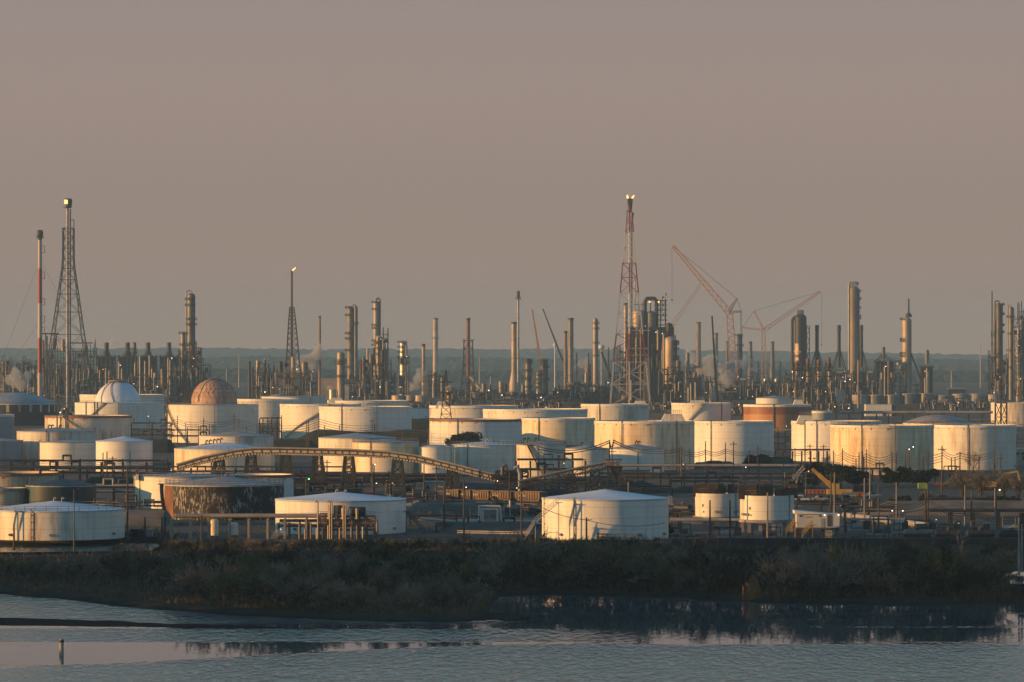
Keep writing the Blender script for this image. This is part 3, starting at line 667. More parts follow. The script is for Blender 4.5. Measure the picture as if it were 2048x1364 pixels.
g = MB(); derrick(lambda y: g, levels([(614,579.5,588),(640,577.5,591),(735,572,600),(800,568,605)], .62), s, .75, .42); part('lattice', g, M['steel2'], e)
g = MB(); g.lathe([(1.25,0),(.95,s.Z(542)),(.7,s.Z(541))],12); part('riser_pipe', g, M['steel2'], e); flame(e, .5, 0, s.Z(542), 1.25, 1.4, 1)
s = Site(1260, 812); e = thing('flare_tower', 'tallest flare, a red and white lattice tower with twin flames', 'flare tower', s.loc, 'flare towers'); ANCHOR.append((1240, 26, 'red and white flare tower'))
red, wh = MB(), MB(); RB = [(397,465,1),(465,526,0),(526,586,1),(586,668,0),(668,724,1),(724,900,0)]
def band(y):
    for a, b, k in RB:
        if a <= y < b: return red if k else wh
lv = [(420,1254.5,1263),(440,1253.5,1265),(465,1251.5,1267.5),(495,1249,1269),(526,1245.5,1271.5),(555,1243,1274),(586,1240.5,1277),(627,1237,1281),(668,1233,1285),(696,1229.5,1288),(724,1227,1291),(768,1223.5,1295),(812,1220,1300)]
derrick(band, lv, s, .62, .36)
g = MB(); 
for a, b, k in RB:
    m_ = red if k else wh; m_.tube((-.4,-.5,s.Z(min(b,812))),(-.4,-.5,s.Z(max(a,418))),.68,.68,10)
part('red_section', red, M['red'], e); part('white_section', wh, M['whitepaint'], e)
g = MB(); g.tube((1.5,0,0),(1.5,0,s.Z(440)),.45); g.path([(1.9,0,s.Z(440)),(2.6,0,s.Z(425))],.6); part('gas_pipe', g, M['steel3'], e)
g = MB()
for dx in (-1.4, 0, 1.4): g.tube((dx*.6,0,s.Z(418)),(dx,0,s.Z(397)),.75,.95,10)
g.tube((0,0,s.Z(424)),(0,0,s.Z(408)),1.0,1.9,10); part('burner_head', g, M['black'], e)
flame(e, -1.7, 0, s.Z(397), 1.1, -.25, 2); flame(e, 1.8, 0, s.Z(397), 1.05, .8, 5)
# ---------------- single columns and stacks, west to east
column(382, 15, 586, 802, 'tall blue grey column with a thin pipe down its left side, at left', 'tall blue grey column', 'greycol', (600,640,700), pipe=(-1,1.3,760), pipem='pale')
column(365.5, 7, 664, 802, 'slender sunlit column right before the tall blue grey column', 'slender sunlit column', 'tancol', (668,), bands=False)
column(268, 6, 684, 800, 'thin pale vent column rising among the left heaters', 'thin vent column', 'greycol', (700,720), bands=False)
stack(639.5, 7, 632, 790, 'slim dark rust stack standing clear right of the lit steel decks', 'slim dark rust stack', 'brown', 4.2)
stack(499, 6, 723, 812, 'short black stack above the cream tanks at left centre', 'short black stack', 'black', 5.2)
column(701, 13, 612, 800, 'tan column with two platforms near its top, left of a grey twin', 'tan twin column', 'dusk', (617,632,679), pl=(-130,10))
column(711.5, 8, 612, 796, 'grey column with a looped top pipe behind the tan twin', 'grey twin column', 'greycol', pipe=(-1,.9,700), ladder=False)
column(681, 14, 703, 806, 'squat bright cream column beside the tan and grey twins', 'squat cream column', 'tancol', (729,), bands=False, skirt=1)
column(752, 10, 601, 790, 'tallest centre left column with a dark pipe curling over its top', 'tall column with curled pipe', 'tancol', (606,620,652,683), pipe=(1,1.9,720), pipem='greycol', pl=(-120,20))
column(758, 12, 671, 800, 'short fat tan vessel at the foot of the column with curled pipe', 'short fat tan vessel', 'tancol', (688,698), bands=True)
column(806, 13, 682, 798, 'shiny column wrapped in bright pipes with a railed top', 'shiny piped column', 'alu', (686,696,706,760), wide=(19,765), pl=(-150,60))
stack(847, 7.5, 688, 800, 'plain tan stack left of the banded chimney', 'plain tan stack', 'tancol', 6.5)
stack(871, 11, 636, 765, 'flaking tan chimney with one ring platform over an orange heater', 'flaking tan chimney', 'tancol', 10, (677,))
stack(936.5, 7.5, 636, 800, 'rust topped stack held in a slim brown derrick', 'rust topped stack', 'rust', 7)
s = Site(936.5, 801); e = thing('stack_derrick', 'slim brown steel derrick braced round the rust topped stack', 'derrick', s.loc); g = MB()
derrick(lambda y: g, levels([(681,928,945),(740,926.5,946.5),(800,920,953)], .9), s, 1.0, .55)
for x in (928, 945): g.bar((s.X(x)-1.2,-4,s.Z(680)),(s.X(x)+1.2,-4,s.Z(680)),.5); g.bar((s.X(x),-4,s.Z(684)),(s.X(x)-1.6,-4,s.Z(676)),.3); g.bar((s.X(x),-4,s.Z(684)),(s.X(x)+1.6,-4,s.Z(676)),.3)
part('lattice', g, M['steel2'], e)
s = Site(955, 800); e = thing('sloping_duct', 'sloping tan duct running down from the rust topped stack', 'duct', s.loc); g = MB(); g.tube((s.X(941),-3,s.Z(752)),(s.X(972),-6,s.Z(792)),1.9,1.9,12); part('duct', g, M['tancol'], e)
g = MB(); g.bar((s.X(957),-4,0),(s.X(957),-4,s.Z(774)),.7); part('duct_support', g, M['steel'], e)
stack(1028, 10.5, 644, 790, 'clean tan chimney with a flared skirt base', 'clean tan flared chimney', 'tancol', 10.5, cone=(19,741,768))
stack(1036.5, 4.6, 597, 798, 'tallest thin pale flare pole in front of the flared chimney', 'thin pale pole', 'pale', 4.2, (599,), name='flare_stack', cat='flare stack', lip=False)
s = Site(1036.5, 798); g = MB(); g.lathe([(1.0,s.Z(597)),(1.5,s.Z(595)),(1.6,s.Z(582)),(.9,s.Z(582))],12); part('burner_tip', g, M['black'], bpy.data.objects[[o.name for o in COL.objects if o.name.startswith('flare_stack') and o.get('label','').startswith('tallest thin')][0]])
column(1056, 11, 716, 806, 'grey column with a small dark vent mast, right of the thin pale pole', 'grey column with vent mast', 'greycol', (722,), pipe=None)
column(1077, 10, 738, 806, 'short cream column with one dark ring right of the grey vent column', 'short cream column', 'tancol', (768,), bands=False)
column(1090, 9.5, 719, 803, 'dark brown column leaning close to the short cream column', 'dark brown column', 'brown', (722,), bands=False)
stack(1141.5, 11.5, 636, 790, 'dark topped chimney beside a rusty lower stack', 'dark topped chimney', 'greycol', 11)
stack(1131, 7, 662, 790, 'rusty lower stack pressed against the dark topped chimney', 'rusty lower stack', 'brown', 6.5)
column(1190.5, 9, 636, 790, 'cream column with offset platforms on its right side', 'cream column with side platforms', 'tancol', (648,659,687), bands=False, pl=(-40,120))
column(1175, 11, 724, 792, 'short dark column left below the cream column', 'short dark column', 'brown', (), bands=False)
stack(1251.5, 8, 606, 800, 'tan segmented stack at the left edge of the coker', 'tan coker stack', 'tancol', 7.6)
stack(1269.5, 3, 560, 806, 'thin pale pipe mast in front of the coker', 'thin coker mast', 'pale', 2.6, lip=False, name='vent_mast', cat='mast')
column(1327.5, 4.5, 668, 817, 'sunlit standpipe between coker frame and domed vessel', 'sunlit standpipe', 'tancol', (), top='flat', bands=False, ladder=False)
column(1341, 24, 673, 816, 'domed ribbed vessel on the right flank of the coker', 'domed coker vessel', 'tancol', (686,700,720), bands=True, pl=(20,120))
stack(1397, 10, 644, 765, 'mottled brown stack above a square heater right of the coker', 'mottled brown stack', 'brown', 9.5)
stack(1432, 9, 666, 762, 'dark short stack behind the leaning thin boom', 'dark short stack', 'greycol', 8.5)
column(1479, 9, 668, 792, 'dim grey column with open top railing behind the lattice crane mast', 'dim grey column', 'greycol', (672,), bands=False)
for x, yt, lab, sh in ((1455,682,'first dim stack left of the big crane mast','dim stack left of the mast'),(1501,683,'dim stack between the two lattice cranes','dim stack between cranes'),(1545,683,'dim stack right of the small lattice crane','dim stack right of small crane')):
    stack(x, 9, yt, 775, lab, sh, 'steel3', 6.5, cone=(12,733,741))
stack(1516, 5, 722, 775, 'small far dark stack below the small crane', 'small far stack', 'steel', 4, lip=False)
stack(1560, 5, 722, 775, 'small far dark stack left of the dark drum', 'small dark far stack', 'steel', 4, lip=False)
s = Site(1601, 800); 
e_, s, Rr, H = column(1601, 24, 628, 800, 'broad dark drum with a curved pipe on its left and ladder frame on its right', 'broad dark drum', 'black', (), bands=False, ladder=False)
g = MB(); x = s.X(1584.5); g.path([(-Rr*.6,0,s.Z(640)),(s.X(1588),0,s.Z(635)),(x,0,s.Z(641)),(x,0,s.Z(775))], 1.35, 10); part('overhead_pipe', g, M['steel'], e_)
g = MB(); truss(g, (s.X(1616),0,s.Z(745)), (s.X(1616),0,s.Z(650)), 2.6, 2.6, 9, .4); part('ladder_frame', g, M['steel'], e_)
g = MB(); g.lathe([(Rr+.1,s.Z(725)),(Rr+.1,s.Z(687))],12,a0=R(-72),a1=R(-20)); g.lathe([(Rr+.1,s.Z(705)),(Rr+.9,s.Z(705)),(Rr+.9,s.Z(702)),(Rr+.1,s.Z(702))],12,a0=R(-75),a1=R(0)); part('cladding_panel', g, M['tancol'], e_)
ring = MB(); ring_rail(ring, Rr*.5, H-1, 14, h=4.5, t=.4); part('top_rail', ring, M['steel3'], e_)
column(1708, 20, 572, 795, 'tallest right hand column, pale banded with a piped top', 'tallest right column', 'dusk', (584,600,617,634), pipe=None, pl=(60,120), bands=True)
s = Site(1708, 795); e_ = THINGS[-1]; g = MB(); x = s.X(1697.5); g.path([(s.X(1702),-2,s.Z(570)),(s.X(1699),-2,s.Z(567)),(x,-2,s.Z(570)),(x,-2,s.Z(790))], .9, 8); part('side_pipe', g, M['pale'], e_)
g = MB(); ring_rail(g, 4.2, s.Z(572), 14, h=4.0, t=.35); g.path([(-1.5,0,s.Z(572)),(-1.5,0,s.Z(564)),(1.8,0,s.Z(564)),(3.0,0,s.Z(568))], .35); part('top_rail', g, M['steel3'], e_)
stack(1717, 5.5, 720, 816, 'dark brown standpipe in front of the tallest right column', 'dark standpipe', 'brown', 5, lip=False)
e_, s, Rr, H = column(1813, 17, 634, 800, 'bright cream column with a needle spire on top', 'cream column with spire', 'tancol', (640,680,708,737,745), bands=True, pl=(-120,-40))
g = MB(); g.lathe([(3.2,s.Z(634)),(2.4,s.Z(628)),(.9,s.Z(626)),(.75,s.Z(599)),(.3,s.Z(597))],12,(2,0,0)); part('spire', g, M['black'], e_)
g = MB(); g.tube((Rr,0,s.Z(706)),(s.X(1841),0,s.Z(757)),.7); part('brace_pipe', g, M['steel'], e_)
column(1833, 6.5, 765, 800, 'small cream vessel at the foot of the spired column', 'small cream vessel', 'tancol', (), bands=False, ladder=False)
stack(1984, 3, 582, 806, 'thin black mast at the left of the right edge columns', 'thin black mast', 'steel', 2.4, lip=False, name='vent_mast', cat='mast')
e_, s, Rr, H = column(1998, 12, 606, 806, 'dark column with a hooked pipe at the right edge', 'dark hooked column', 'steel3', (611,652,725,760), pipe=(-1,1.6,790), pipem='brown', pl=(30,150))
column(1989.5, 5, 640, 806, 'brown side column left of the dark hooked column', 'brown side column', 'brown', (668,690,715,740), bands=False, pl=(-150,-60))
column(2022, 9, 613, 800, 'pale blue grey column near the right edge', 'pale edge column', 'greycol', (), pipe=(-1,.9,780), pipem='tancol')
column(2036, 8.5, 695, 806, 'fat cream vessel at the extreme right edge', 'fat cream edge vessel', 'tancol', (724,), bands=False)
bc0 = len(ANCHOR)
for k, (x, yt) in enumerate(((1594,722),(1615.5,718),(1637,720),(1658,716))):
    e_, s, Rr, H = column(x, 6.5, yt, 821, ['first','second','third','last'][k] + ' from left of four slim orange columns with black rings', 'slim ringed columns', 'tancol', (), top='flat', bands=False, ladder=False, group='four slim ringed columns')
    for yy in range(730, 818, 12):
        g = MB(); z = s.Z(yy); g.lathe([(Rr,z),(Rr+.8,z),(Rr+.8,z+.9),(Rr,z+.9)],16); part('ring_platform', g, M['black'], e_)
    g = MB(); g.lathe([(Rr*1.08,s.Z(736)),(Rr*1.08,s.Z(yt-.5)),(.1,s.Z(yt-1))],16); part('top_hood', g, M['rust'], e_)
    g = MB(); x_ = -Rr-1.2; g.bar((x_,-.5,0),(x_,-.5,s.Z(724)),.9); part('side_frame', g, M['black'], e_)
    lamp_part(e_, -Rr-1.5, -Rr-1.2, s.Z(783), .4)
# ---------------- heaters with stacks on top
def heater(px, w, wst, yt, ylo, xl, xr, ybox, yb, label, short, m='steel', mst='steel3', legs=True, cone=None, lit=None, name='process_heater', group='heaters with stacks'):
    s = Site((xl+xr)/2, yb); e = thing(name, label, 'heater', s.loc, group); ANCHOR.append((px, xr-xl, short))
    x = s.X(px); r = wst/2*s.s; g = MB(); H = s.Z(yt)
    if cone: pr = [(cone[0]/2*s.s, s.Z(ylo)), (r, s.Z(cone[1])), (r, H)]
    else: pr = [(r*1.05, s.Z(ylo)), (r, s.Z(yt+12)), (r*1.1, s.Z(yt+11)), (r*1.1, H)]
    g.lathe(pr + [(r*.8, H), (r*.8, H-4)], 20, (x,0,0)); part('stack', g, M[mst], e)
    hw = (xr-xl)/2*s.s
    if legs:
        for sg in (-1, 1):
            g = MB(); za = s.Z(ylo - (ylo-yt)*.38)
            g.bar((x+sg*r,-1,za),(x+sg*hw,-1,s.Z(ybox)),.8); g.bar((x+sg*r,1,za-2),(x+sg*hw*.7,1,s.Z(ybox)),.5); part('stack_brace', g, M[m], e)
    zb = s.Z(ybox); g = MB(); g.box(-hw,hw,-hw*.7,hw*.7,zb*.12,zb); part('firebox', g, M[lit or 'black'], e)
    g = MB()
    for i in range(5):
        q = -hw + 2*hw*i/4; g.bar((q,-hw*.75,0),(q,-hw*.75,zb+1.5),.9); g.bar((q,hw*.75,0),(q,hw*.75,zb+1.5),.7)
    for j in range(1, 6): g.bar((-hw-1,-hw*.78,zb*j/5),(hw+1,-hw*.78,zb*j/5),.6)
    for i in range(4): q = -hw + 2*hw*i/4; g.bar((q,-hw*.8,zb*.2),(q+hw*.5,-hw*.8,zb*.8),.35)
    part('steel_frame', g, M['steel3'], e)
    g = MB(); g.box(-hw-1.6,hw+1.6,-hw*.9,hw*.9,zb,zb+.5); p = part('deck', g, M['steel'], e); g = MB()
    for i in range(9): q = -hw-1.5 + (2*hw+3)*i/8; g.bar((q,-hw*.9,zb+.5),(q,-hw*.9,zb+1.8),.15)
    g.bar((-hw-1.5,-hw*.9,zb+1.8),(hw+1.5,-hw*.9,zb+1.8),.18); part('handrail', g, M['steel3'], p)
    rr = random.Random(int(px))
    for k in range(3):
        g = MB(); q = rr.uniform(-hw, hw); g.tube((q,-hw*.95,zb*.1),(q,-hw*.95,zb*rr.uniform(.6,1.05)),.8,.8,8); part('riser_pipe', g, M['pale' if k else 'tancol'], e)
    lamp_part(e, rr.uniform(-hw,hw), -hw, zb*rr.uniform(.4,1.0), .36, rr.choice(['lamp_o','lamp_w']))
    return e
hl = ['first left heater with stubby stack, wisp of steam above it','second left heater with stubby stack behind the thin vent column','third left heater with stubby stack above the tank row','fourth left heater with stubby stack near the tall grey column']
for k, x in enumerate((213, 255, 296, 338)): heater(x, 30, 9, 685, 714, x-17, x+17, 714, 800, hl[k], 'stubby left heaters', 'steel', 'black', False, cone=(20,701))
hl = ['first of three dark heaters with tall braced stacks','second of three dark heaters with tall braced stacks','third braced stack heater, behind the tallest right column']
for k, x in enumerate((1634, 1678, 1722.5)): heater(x, 28, 7, 650, 735, x-15, x+15, 745, 800, hl[k], 'braced stack heaters', 'steel', 'steel', True)
heater(1767, 30, 7, 694, 718, 1751, 1785, 724, 800, 'broad framed heater with a conical stack left of the spired column', 'broad framed heater', 'steel', 'steel3', True, cone=(14,712))
heater(1854, 22, 7.5, 700, 727, 1842, 1864, 735, 800, 'small heater with tan stack right of the spired column', 'small right heater', 'steel', 'greycol', False)
heater(871, 26, 8, 745, 752, 857, 888, 752, 800, 'orange lit heater under the flaking tan chimney', 'orange heater', 'steel2', 'steel', False, lit='tancol')
heater(1390, 26, 8, 745, 752, 1374, 1402, 757, 808, 'square tan heater below the mottled brown stack', 'square tan heater', 'steel2', 'brown', False, lit='brown')
heater(1420, 20, 4, 752, 760, 1410, 1424, 765, 812, 'narrow tan heater right of the square tan heater', 'narrow tan heater', 'steel2', 'brown', False, lit='brown')
# ---------------- open steel process structures
def rig(xl, xr, yt, yb, nx, nz, seed, label, short, m='steel', vess=(), tops=(), dep=.55, fill=.7, lamps=3, box=0.0, deckm=None, name='process_structure', boxm='black', mass=.42):
    s = Site((xl+xr)/2, yb); e = thing(name, label, 'process unit', s.loc, 'steel process structures'); ANCHOR.append(((xl+xr)/2, xr-xl, short)); r = random.Random(seed)
    hw = (xr-xl)/2*s.s; H = s.Z(yt); dp = max(5.0, hw*dep); bt = max(.6, 1.35*s.s)
    hs = [H*r.uniform(.82, 1.0) if i not in (1, nx-1) else H for i in range(nx+1)]; g = MB(); xs = [-hw + 2*hw*i/nx for i in range(nx+1)]
    for i, x in enumerate(xs):
        for y in (-dp, dp): g.bar((x,y,0),(x,y,hs[i]),bt)
        for j in range(1, nz+1):
            z = H*j/nz
            if z <= hs[i] + .1: g.bar((x,-dp,z),(x,dp,z),bt*.8)
    for i in range(nx):
        for j in range(1, nz+1):
            z = H*j/nz
            if z <= min(hs[i],hs[i+1]) + .1:
                for y in (-dp, dp): g.bar((xs[i],y,z),(xs[i+1],y,z),bt*.85)
            if r.random() < .45 and z <= min(hs[i],hs[i+1]) + .1: g.bar((xs[i],-dp,z),(xs[i+1],-dp,z-H/nz),bt*.5); g.bar((xs[i+1],-dp,z),(xs[i],-dp,z-H/nz),bt*.5)
    part('steel_frame', g, M[m], e)
    for j in range(1, nz+1):
        if r.random() < fill:
            a = r.randrange(0, nx); b = r.randrange(a+1, nx+1); g = MB(); z = H*j/nz
            if z > min(hs[a], hs[b]) + .2: continue
            g.box(xs[a]-.8,xs[b]+.8,-dp-.9,dp+.9,z+.05,z+.4); p = part('deck', g, M[deckm or m], e); g = MB(); n = max(2, int((xs[b]-xs[a])/3))
            for k in range(n+1): q = xs[a]-.7 + (xs[b]-xs[a]+1.4)*k/n; g.bar((q,-dp-.8,z+.4),(q,-dp-.8,z+1.6),.13)
            g.bar((xs[a]-.7,-dp-.8,z+1.6),(xs[b]+.7,-dp-.8,z+1.6),.16); part('handrail', g, M[m], p)
    if box: g = MB(); g.box(-hw*.94,hw*.94,-dp*.8,dp*.8,0,H*box); part('enclosure', g, M[boxm], e)
    for (px, w, y0, y1, vm) in vess:
        g = MB(); rr = w/2*s.s; z0, z1 = s.Z(y1), s.Z(y0); pr = [(.05,z0)] + [(rr*sin(PI/2*k/4), z0 + rr*.5*(1-cos(PI/2*k/4))) for k in range(1,5)] + [(rr, z1-rr*.5)] + [(max(.05,rr*cos(PI/2*k/4)), z1 - rr*.5 + rr*.5*sin(PI/2*k/4)) for k in range(1,5)]
        g.lathe(pr, 20, (0,0,0), False); part('vessel', g, M[vm], e, (s.X(px), -dp*.55 if rr < dp*.5 else -dp*.2, 0))
    ne = 0
    for j in range(nz):                # cabinets, exchangers and tanks standing in the bays
        for i in range(nx):
            z = H*j/nz; zt = H/nz*r.uniform(.45,.95)
            if z + zt > min(hs[i],hs[i+1]) or r.random() > mass or ne > 60: continue
            ne += 1; g = MB(); a_, b_ = xs[i] + r.uniform(.05,.3)*(xs[1]-xs[0]), xs[i+1] - r.uniform(.05,.3)*(xs[1]-xs[0]); yy = r.uniform(-.9,.1)*dp
            if r.random() < .6: g.box(a_,b_,yy,yy+dp*.8,z+.4,z+zt)
            else: rr = min(zt, b_-a_)*.45; g.tube(((a_+b_)/2,yy+rr,z+.4),((a_+b_)/2,yy+rr,z+zt),rr,rr,12)
            part('equipment_block', g, M[r.choice(['steel','black','black','steel2','steel','greycol','brown'])], e)
    for k in range(int(nx*1.6)):       # drums lying on decks
        j = r.randrange(1, nz+1); i = r.randrange(nx); z = H*j/nz
        if z > min(hs[i],hs[i+1]) + .1: continue
        g = MB(); rr = r.uniform(.8,1.7); g.tube((xs[i]+.6,-dp*.4,z+.5+rr),(xs[i+1]-.6,-dp*.4,z+.5+rr),rr,rr,12); part('drum', g, M[r.choice(['tancol','alu','greycol','brown'])], e)
    g = MB()
    for k in range(nx*4):
        x = r.uniform(-hw,hw); y = -dp - r.uniform(.3,1.2); z0 = r.uniform(0,H*.6); z1 = z0 + r.uniform(.1,.45)*H; rr = r.uniform(.22,.55)
        x2 = x + r.uniform(-.35,.35)*hw; z1 = min(z1, H*.98); g.path([(x,y,z0),(x,y,z1),(max(-hw,min(hw,x2)),y,z1)], rr, 6)
    part('pipework', g, M['steel3'], e); g = MB()
    for k in range(int(nx*1.3)):
        x = r.uniform(-hw,hw); y = -dp - r.uniform(.5,1.5); z0 = r.uniform(0,H*.5); z1 = min(H*.97, z0 + r.uniform(.15,.4)*H); g.path([(x,y,z0),(x,y,z1),(x + r.choice((-2,2)),y,z1)], r.uniform(.25,.55), 6)
    part('bright_pipework', g, M['pale'], e)
    for (px, w, y0, tm) in tops:
        g = MB(); g.tube((s.X(px),0,H*.8),(s.X(px),0,s.Z(y0)),w/2*s.s,w/2*s.s,10); part('vent_stack', g, M[tm], e)
    for k in range((lamps+1)//2): lamp_part(e, r.uniform(-hw,hw), -dp-1.8, r.uniform(.1,1.0)*H, r.uniform(.25,.42), r.choice(['lamp_o','lamp_w','lamp_o']))
    return e, s, hw, H, dp
e_, s, hw, H, dp = rig(83, 190, 690, 806, 9, 9, 1, 'large dark cracker structure crowded with pipes behind the derrick flare', 'dark left cracker', 'steel', ((88,6,680,778,'tancol'),(182,9,745,790,'greycol'),(193,9,745,790,'greycol'),(118,20,738,790,'greycol'),(152,20,738,790,'greycol'),(110,8,676,700,'brown'),(128,8,678,704,'tancol')), ((190,3,678,'pale'),(94,3,672,'steel'),(172,3,684,'steel')), lamps=9)
g = MB(); g.bar((s.X(84),-dp,s.Z(667.5)),(s.X(121),-dp,s.Z(667.5)),1.1); g.bar((s.X(95),-dp,s.Z(668)),(s.X(95),-dp,s.Z(692)),.9); g.bar((s.X(116),-dp,s.Z(668)),(s.X(116),-dp,s.Z(692)),.9); g.bar((s.X(140),-dp,s.Z(686)),(s.X(188),-dp,s.Z(686)),1.0); part('gantry_beam', g, M['steel'], e_)
rig(-6, 62, 712, 800, 5, 5, 2, 'steaming row of three gleaming upright vessels at the left edge', 'gleaming left vessels', 'steel3', ((8,6,722,790,'tancol'),(21,4,724,790,'tancol'),(36,5,724,790,'tancol'),(47,9,722,790,'greycol')), lamps=3, fill=.3)
rig(196, 352, 742, 806, 11, 4, 3, 'long low pipe structure linking the four stubby left heaters', 'low left pipe structure', 'steel', ((240,4,738,790,'tancol'),(246,4,737,790,'pale'),(306,3,737,792,'tancol'),(222,8,740,790,'brown'),(312,6,745,790,'tancol')), lamps=6)
rig(358, 402, 682, 806, 4, 9, 4, 'dark steel structure round the foot of the tall blue grey column', 'structure of tall grey column', 'steel', ((372,8,700,790,'greycol'),(384,9,690,760,'brown'),(394,5,730,800,'tancol')), lamps=3, box=.45)
rig(506, 548, 728, 812, 4, 5, 5, 'rusty heater group right of the short black stack', 'rusty heater group', 'steel2', ((516.5,8,720,800,'tancol'),(530,5,719,770,'brown'),(538,6,735,805,'greycol'),(550,6,748,806,'tancol')), ((516.5,8,722,'brown'),(530.5,4.5,718,'tancol')), lamps=4)
e_, s, hw, H, dp = rig(554, 633, 735, 812, 5, 7, 6, 'rust coloured open decks with glowing sunlit vessels under the thin flare', 'glowing rust decks', 'rust', ((587,8,713,800,'tancol'),(608,7,725,805,'tancol'),(571,6,735,800,'tancol'),(562,9,722,745,'black'),(552,5,745,806,'tancol')), ((587,8,714,'tancol'),(611,10,724,'brown')), lamps=5, deckm='steel2')
g = MB(); g.ball((s.X(573),-2,s.Z(729)),2.0); part('red_drum', g, M['red'], e_)
rig(718, 782, 712, 806, 6, 6, 7, 'dark crowded structure behind the column with curled pipe', 'crowded centre left structure', 'steel', ((728,7,716,770,'brown'),(743,9,708,760,'greycol'),(765,7,700,800,'black'),(731,5,755,800,'tancol')), ((735,4,697,'tancol'),(748,5,695,'black')), lamps=2)
rig(757, 776, 655, 804, 2, 10, 8, 'tall dark scaffold shaft beside the short fat tan vessel', 'dark scaffold shaft', 'steel', (), (), lamps=1, fill=.9, box=.7)
rig(797, 818, 700, 802, 2, 7, 9, 'slim dark frame hugging the shiny piped column', 'frame of shiny column', 'steel', ((813,4,690,790,'greycol'),), (), lamps=1)
rig(880, 1010, 776, 808, 10, 3, 10, 'low tangled pipework between the banded chimney and the flared chimney', 'low centre pipework', 'steel', ((902,22,770,806,'tancol'),(968,10,766,806,'greycol'),(980,7,768,800,'greycol'),(1002,9,762,800,'tancol'),(1011,8,766,806,'black'),(945,8,770,806,'brown')), lamps=5)
rig(1010, 1130, 782, 810, 9, 3, 11, 'low dark equipment below the leaning crane booms', 'low equipment below the booms', 'steel', ((1046,7,768,800,'greycol'),(1110,10,775,805,'steel3')), lamps=6, box=.4)
rig(1118, 1225, 762, 810, 8, 4, 12, 'hazy dark unit under the dark topped chimney', 'hazy dark unit', 'steel', ((1152,18,762,805,'steel'),(1172,6,745,806,'tancol'),(1205,9,770,805,'brown')), ((1153,3,705,'steel'),(1177,3,706,'steel'),(1217,3,695,'steel')), lamps=4, box=.55)
# the coker: three stacked frames
e_, s, hw, H, dp = rig(1252, 1350, 646, 806, 8, 12, 13, 'huge dark coker structure with drums, decks and a looped top pipe', 'huge dark coker', 'steel', ((1277,25,619,662,'tancol'),(1302,21,622,662,'greycol'),(1258,6,690,790,'brown'),(1285,9,735,800,'tancol'),(1338,15,646,690,'steel')), lamps=8, box=.95, dep=.4, fill=.95, boxm='steel')
g = MB(); rr = 1.9; g.path([(s.X(1290),-3,s.Z(650)),(s.X(1290),-3,s.Z(602)),(s.X(1294),-3,s.Z(597)),(s.X(1308),-3,s.Z(597)),(s.X(1313),-3,s.Z(602)),(s.X(1313),-3,s.Z(660))], 1.6, 12); part('looped_pipe', g, M['steel'], e_)
g = MB()
for x in (1301, 1311, 1321, 1331):
    for y in (-4, 4): g.bar((s.X(x),y,s.Z(660)),(s.X(x),y,s.Z(601)),.7)
for yy in (601, 610, 620, 630, 640, 650):
    for y in (-4, 4): g.bar((s.X(1308),y,s.Z(yy)),(s.X(1334),y,s.Z(yy)),.8)
for yy in (601, 620): g.bar((s.X(1321),-4,s.Z(yy)),(s.X(1331),-4,s.Z(yy+19)),.4); g.bar((s.X(1331),-4,s.Z(yy)),(s.X(1321),-4,s.Z(yy+19)),.4)
for x in (1270, 1276, 1284): g.bar((s.X(x),-4,s.Z(655)),(s.X(x),-4,s.Z(604)),.45)
for yy in (609, 622): g.bar((s.X(1266),-4,s.Z(yy)),(s.X(1292),-4,s.Z(yy)),.5)
part('derrick_frame', g, M['steel'], e_)
lamp_part(e_, s.X(1299), -6, s.Z(604), .8); lamp_part(e_, s.X(1317), -6, s.Z(604), .8)
g = MB(); g.bar((s.X(1331),0,s.Z(620)),(s.X(1331),0,s.Z(584)),.3); g.add([(s.X(1331),0,s.Z(586)),(s.X(1334),.3,s.Z(589)),(s.X(1332),0,s.Z(592))],[(0,1,2)]); part('flag_mast', g, M['red'], e_)
g = MB(); g.bar((s.X(1325),0,s.Z(620)),(s.X(1325),0,s.Z(592)),.3); g.add([(s.X(1325),0,s.Z(592)),(s.X(1329.5),.3,s.Z(594.5)),(s.X(1325),0,s.Z(597))],[(0,1,2)]); part('flag_mast', g, M['navy'], e_)
for k, (x, y0, y1) in enumerate(((1254,700,790),(1262,760,800),(1281,655,790),(1315,660,700),(1335,690,760))):
    g = MB(); g.tube((s.X(x),-dp-1.5,s.Z(y1)),(s.X(x),-dp-1.5,s.Z(y0)),.9,.9,8); part('riser_pipe', g, M['tancol' if k % 2 else 'brown'], e_)
g = MB()
for yy, a, b in ((661,1255,1300),(697,1250,1296),(710,1252,1296),(745,1262,1290),(764,1268,1292),(779,1268,1290)): g.bar((s.X(a),-dp-2,s.Z(yy)),(s.X(b),-dp-2,s.Z(yy)),.8)
part('front_walkway', g, M['tancol'], e_)
rig(1326, 1366, 735, 818, 4, 6, 14, 'dark legs and pipes under the domed coker vessel', 'legs of domed vessel', 'steel', ((1356,9,720,800,'brown'),(1333,5,740,800,'tancol')), lamps=3, box=.6)
s = Site(1293, 812); e = thing('lattice_mast', 'short rusty lattice mast standing in front of the coker', 'mast', s.loc); g = MB(); derrick(lambda y: g, levels([(716,1290,1298),(812,1286,1300)], .8), s, .55, .4); g.bar((s.X(1296.5),-2,0),(s.X(1296.5),-2,s.Z(645)),.6); part('lattice', g, M['tancol'], e)
rig(1360, 1412, 722, 792, 4, 5, 15, 'far hazy framework behind the mottled brown stack', 'far hazy framework', 'steel', ((1375,8,705,770,'greycol'),), lamps=2)
rig(1440, 1580, 752, 800, 11, 4, 16, 'wide hazy process unit behind the white steam under the cranes', 'wide hazy unit', 'steel', ((1530,9,756,790,'alu'),(1542,4,756,790,'tancol'),(1552,9,756,790,'alu'),(1470,8,760,795,'brown')), lamps=7, box=.6)
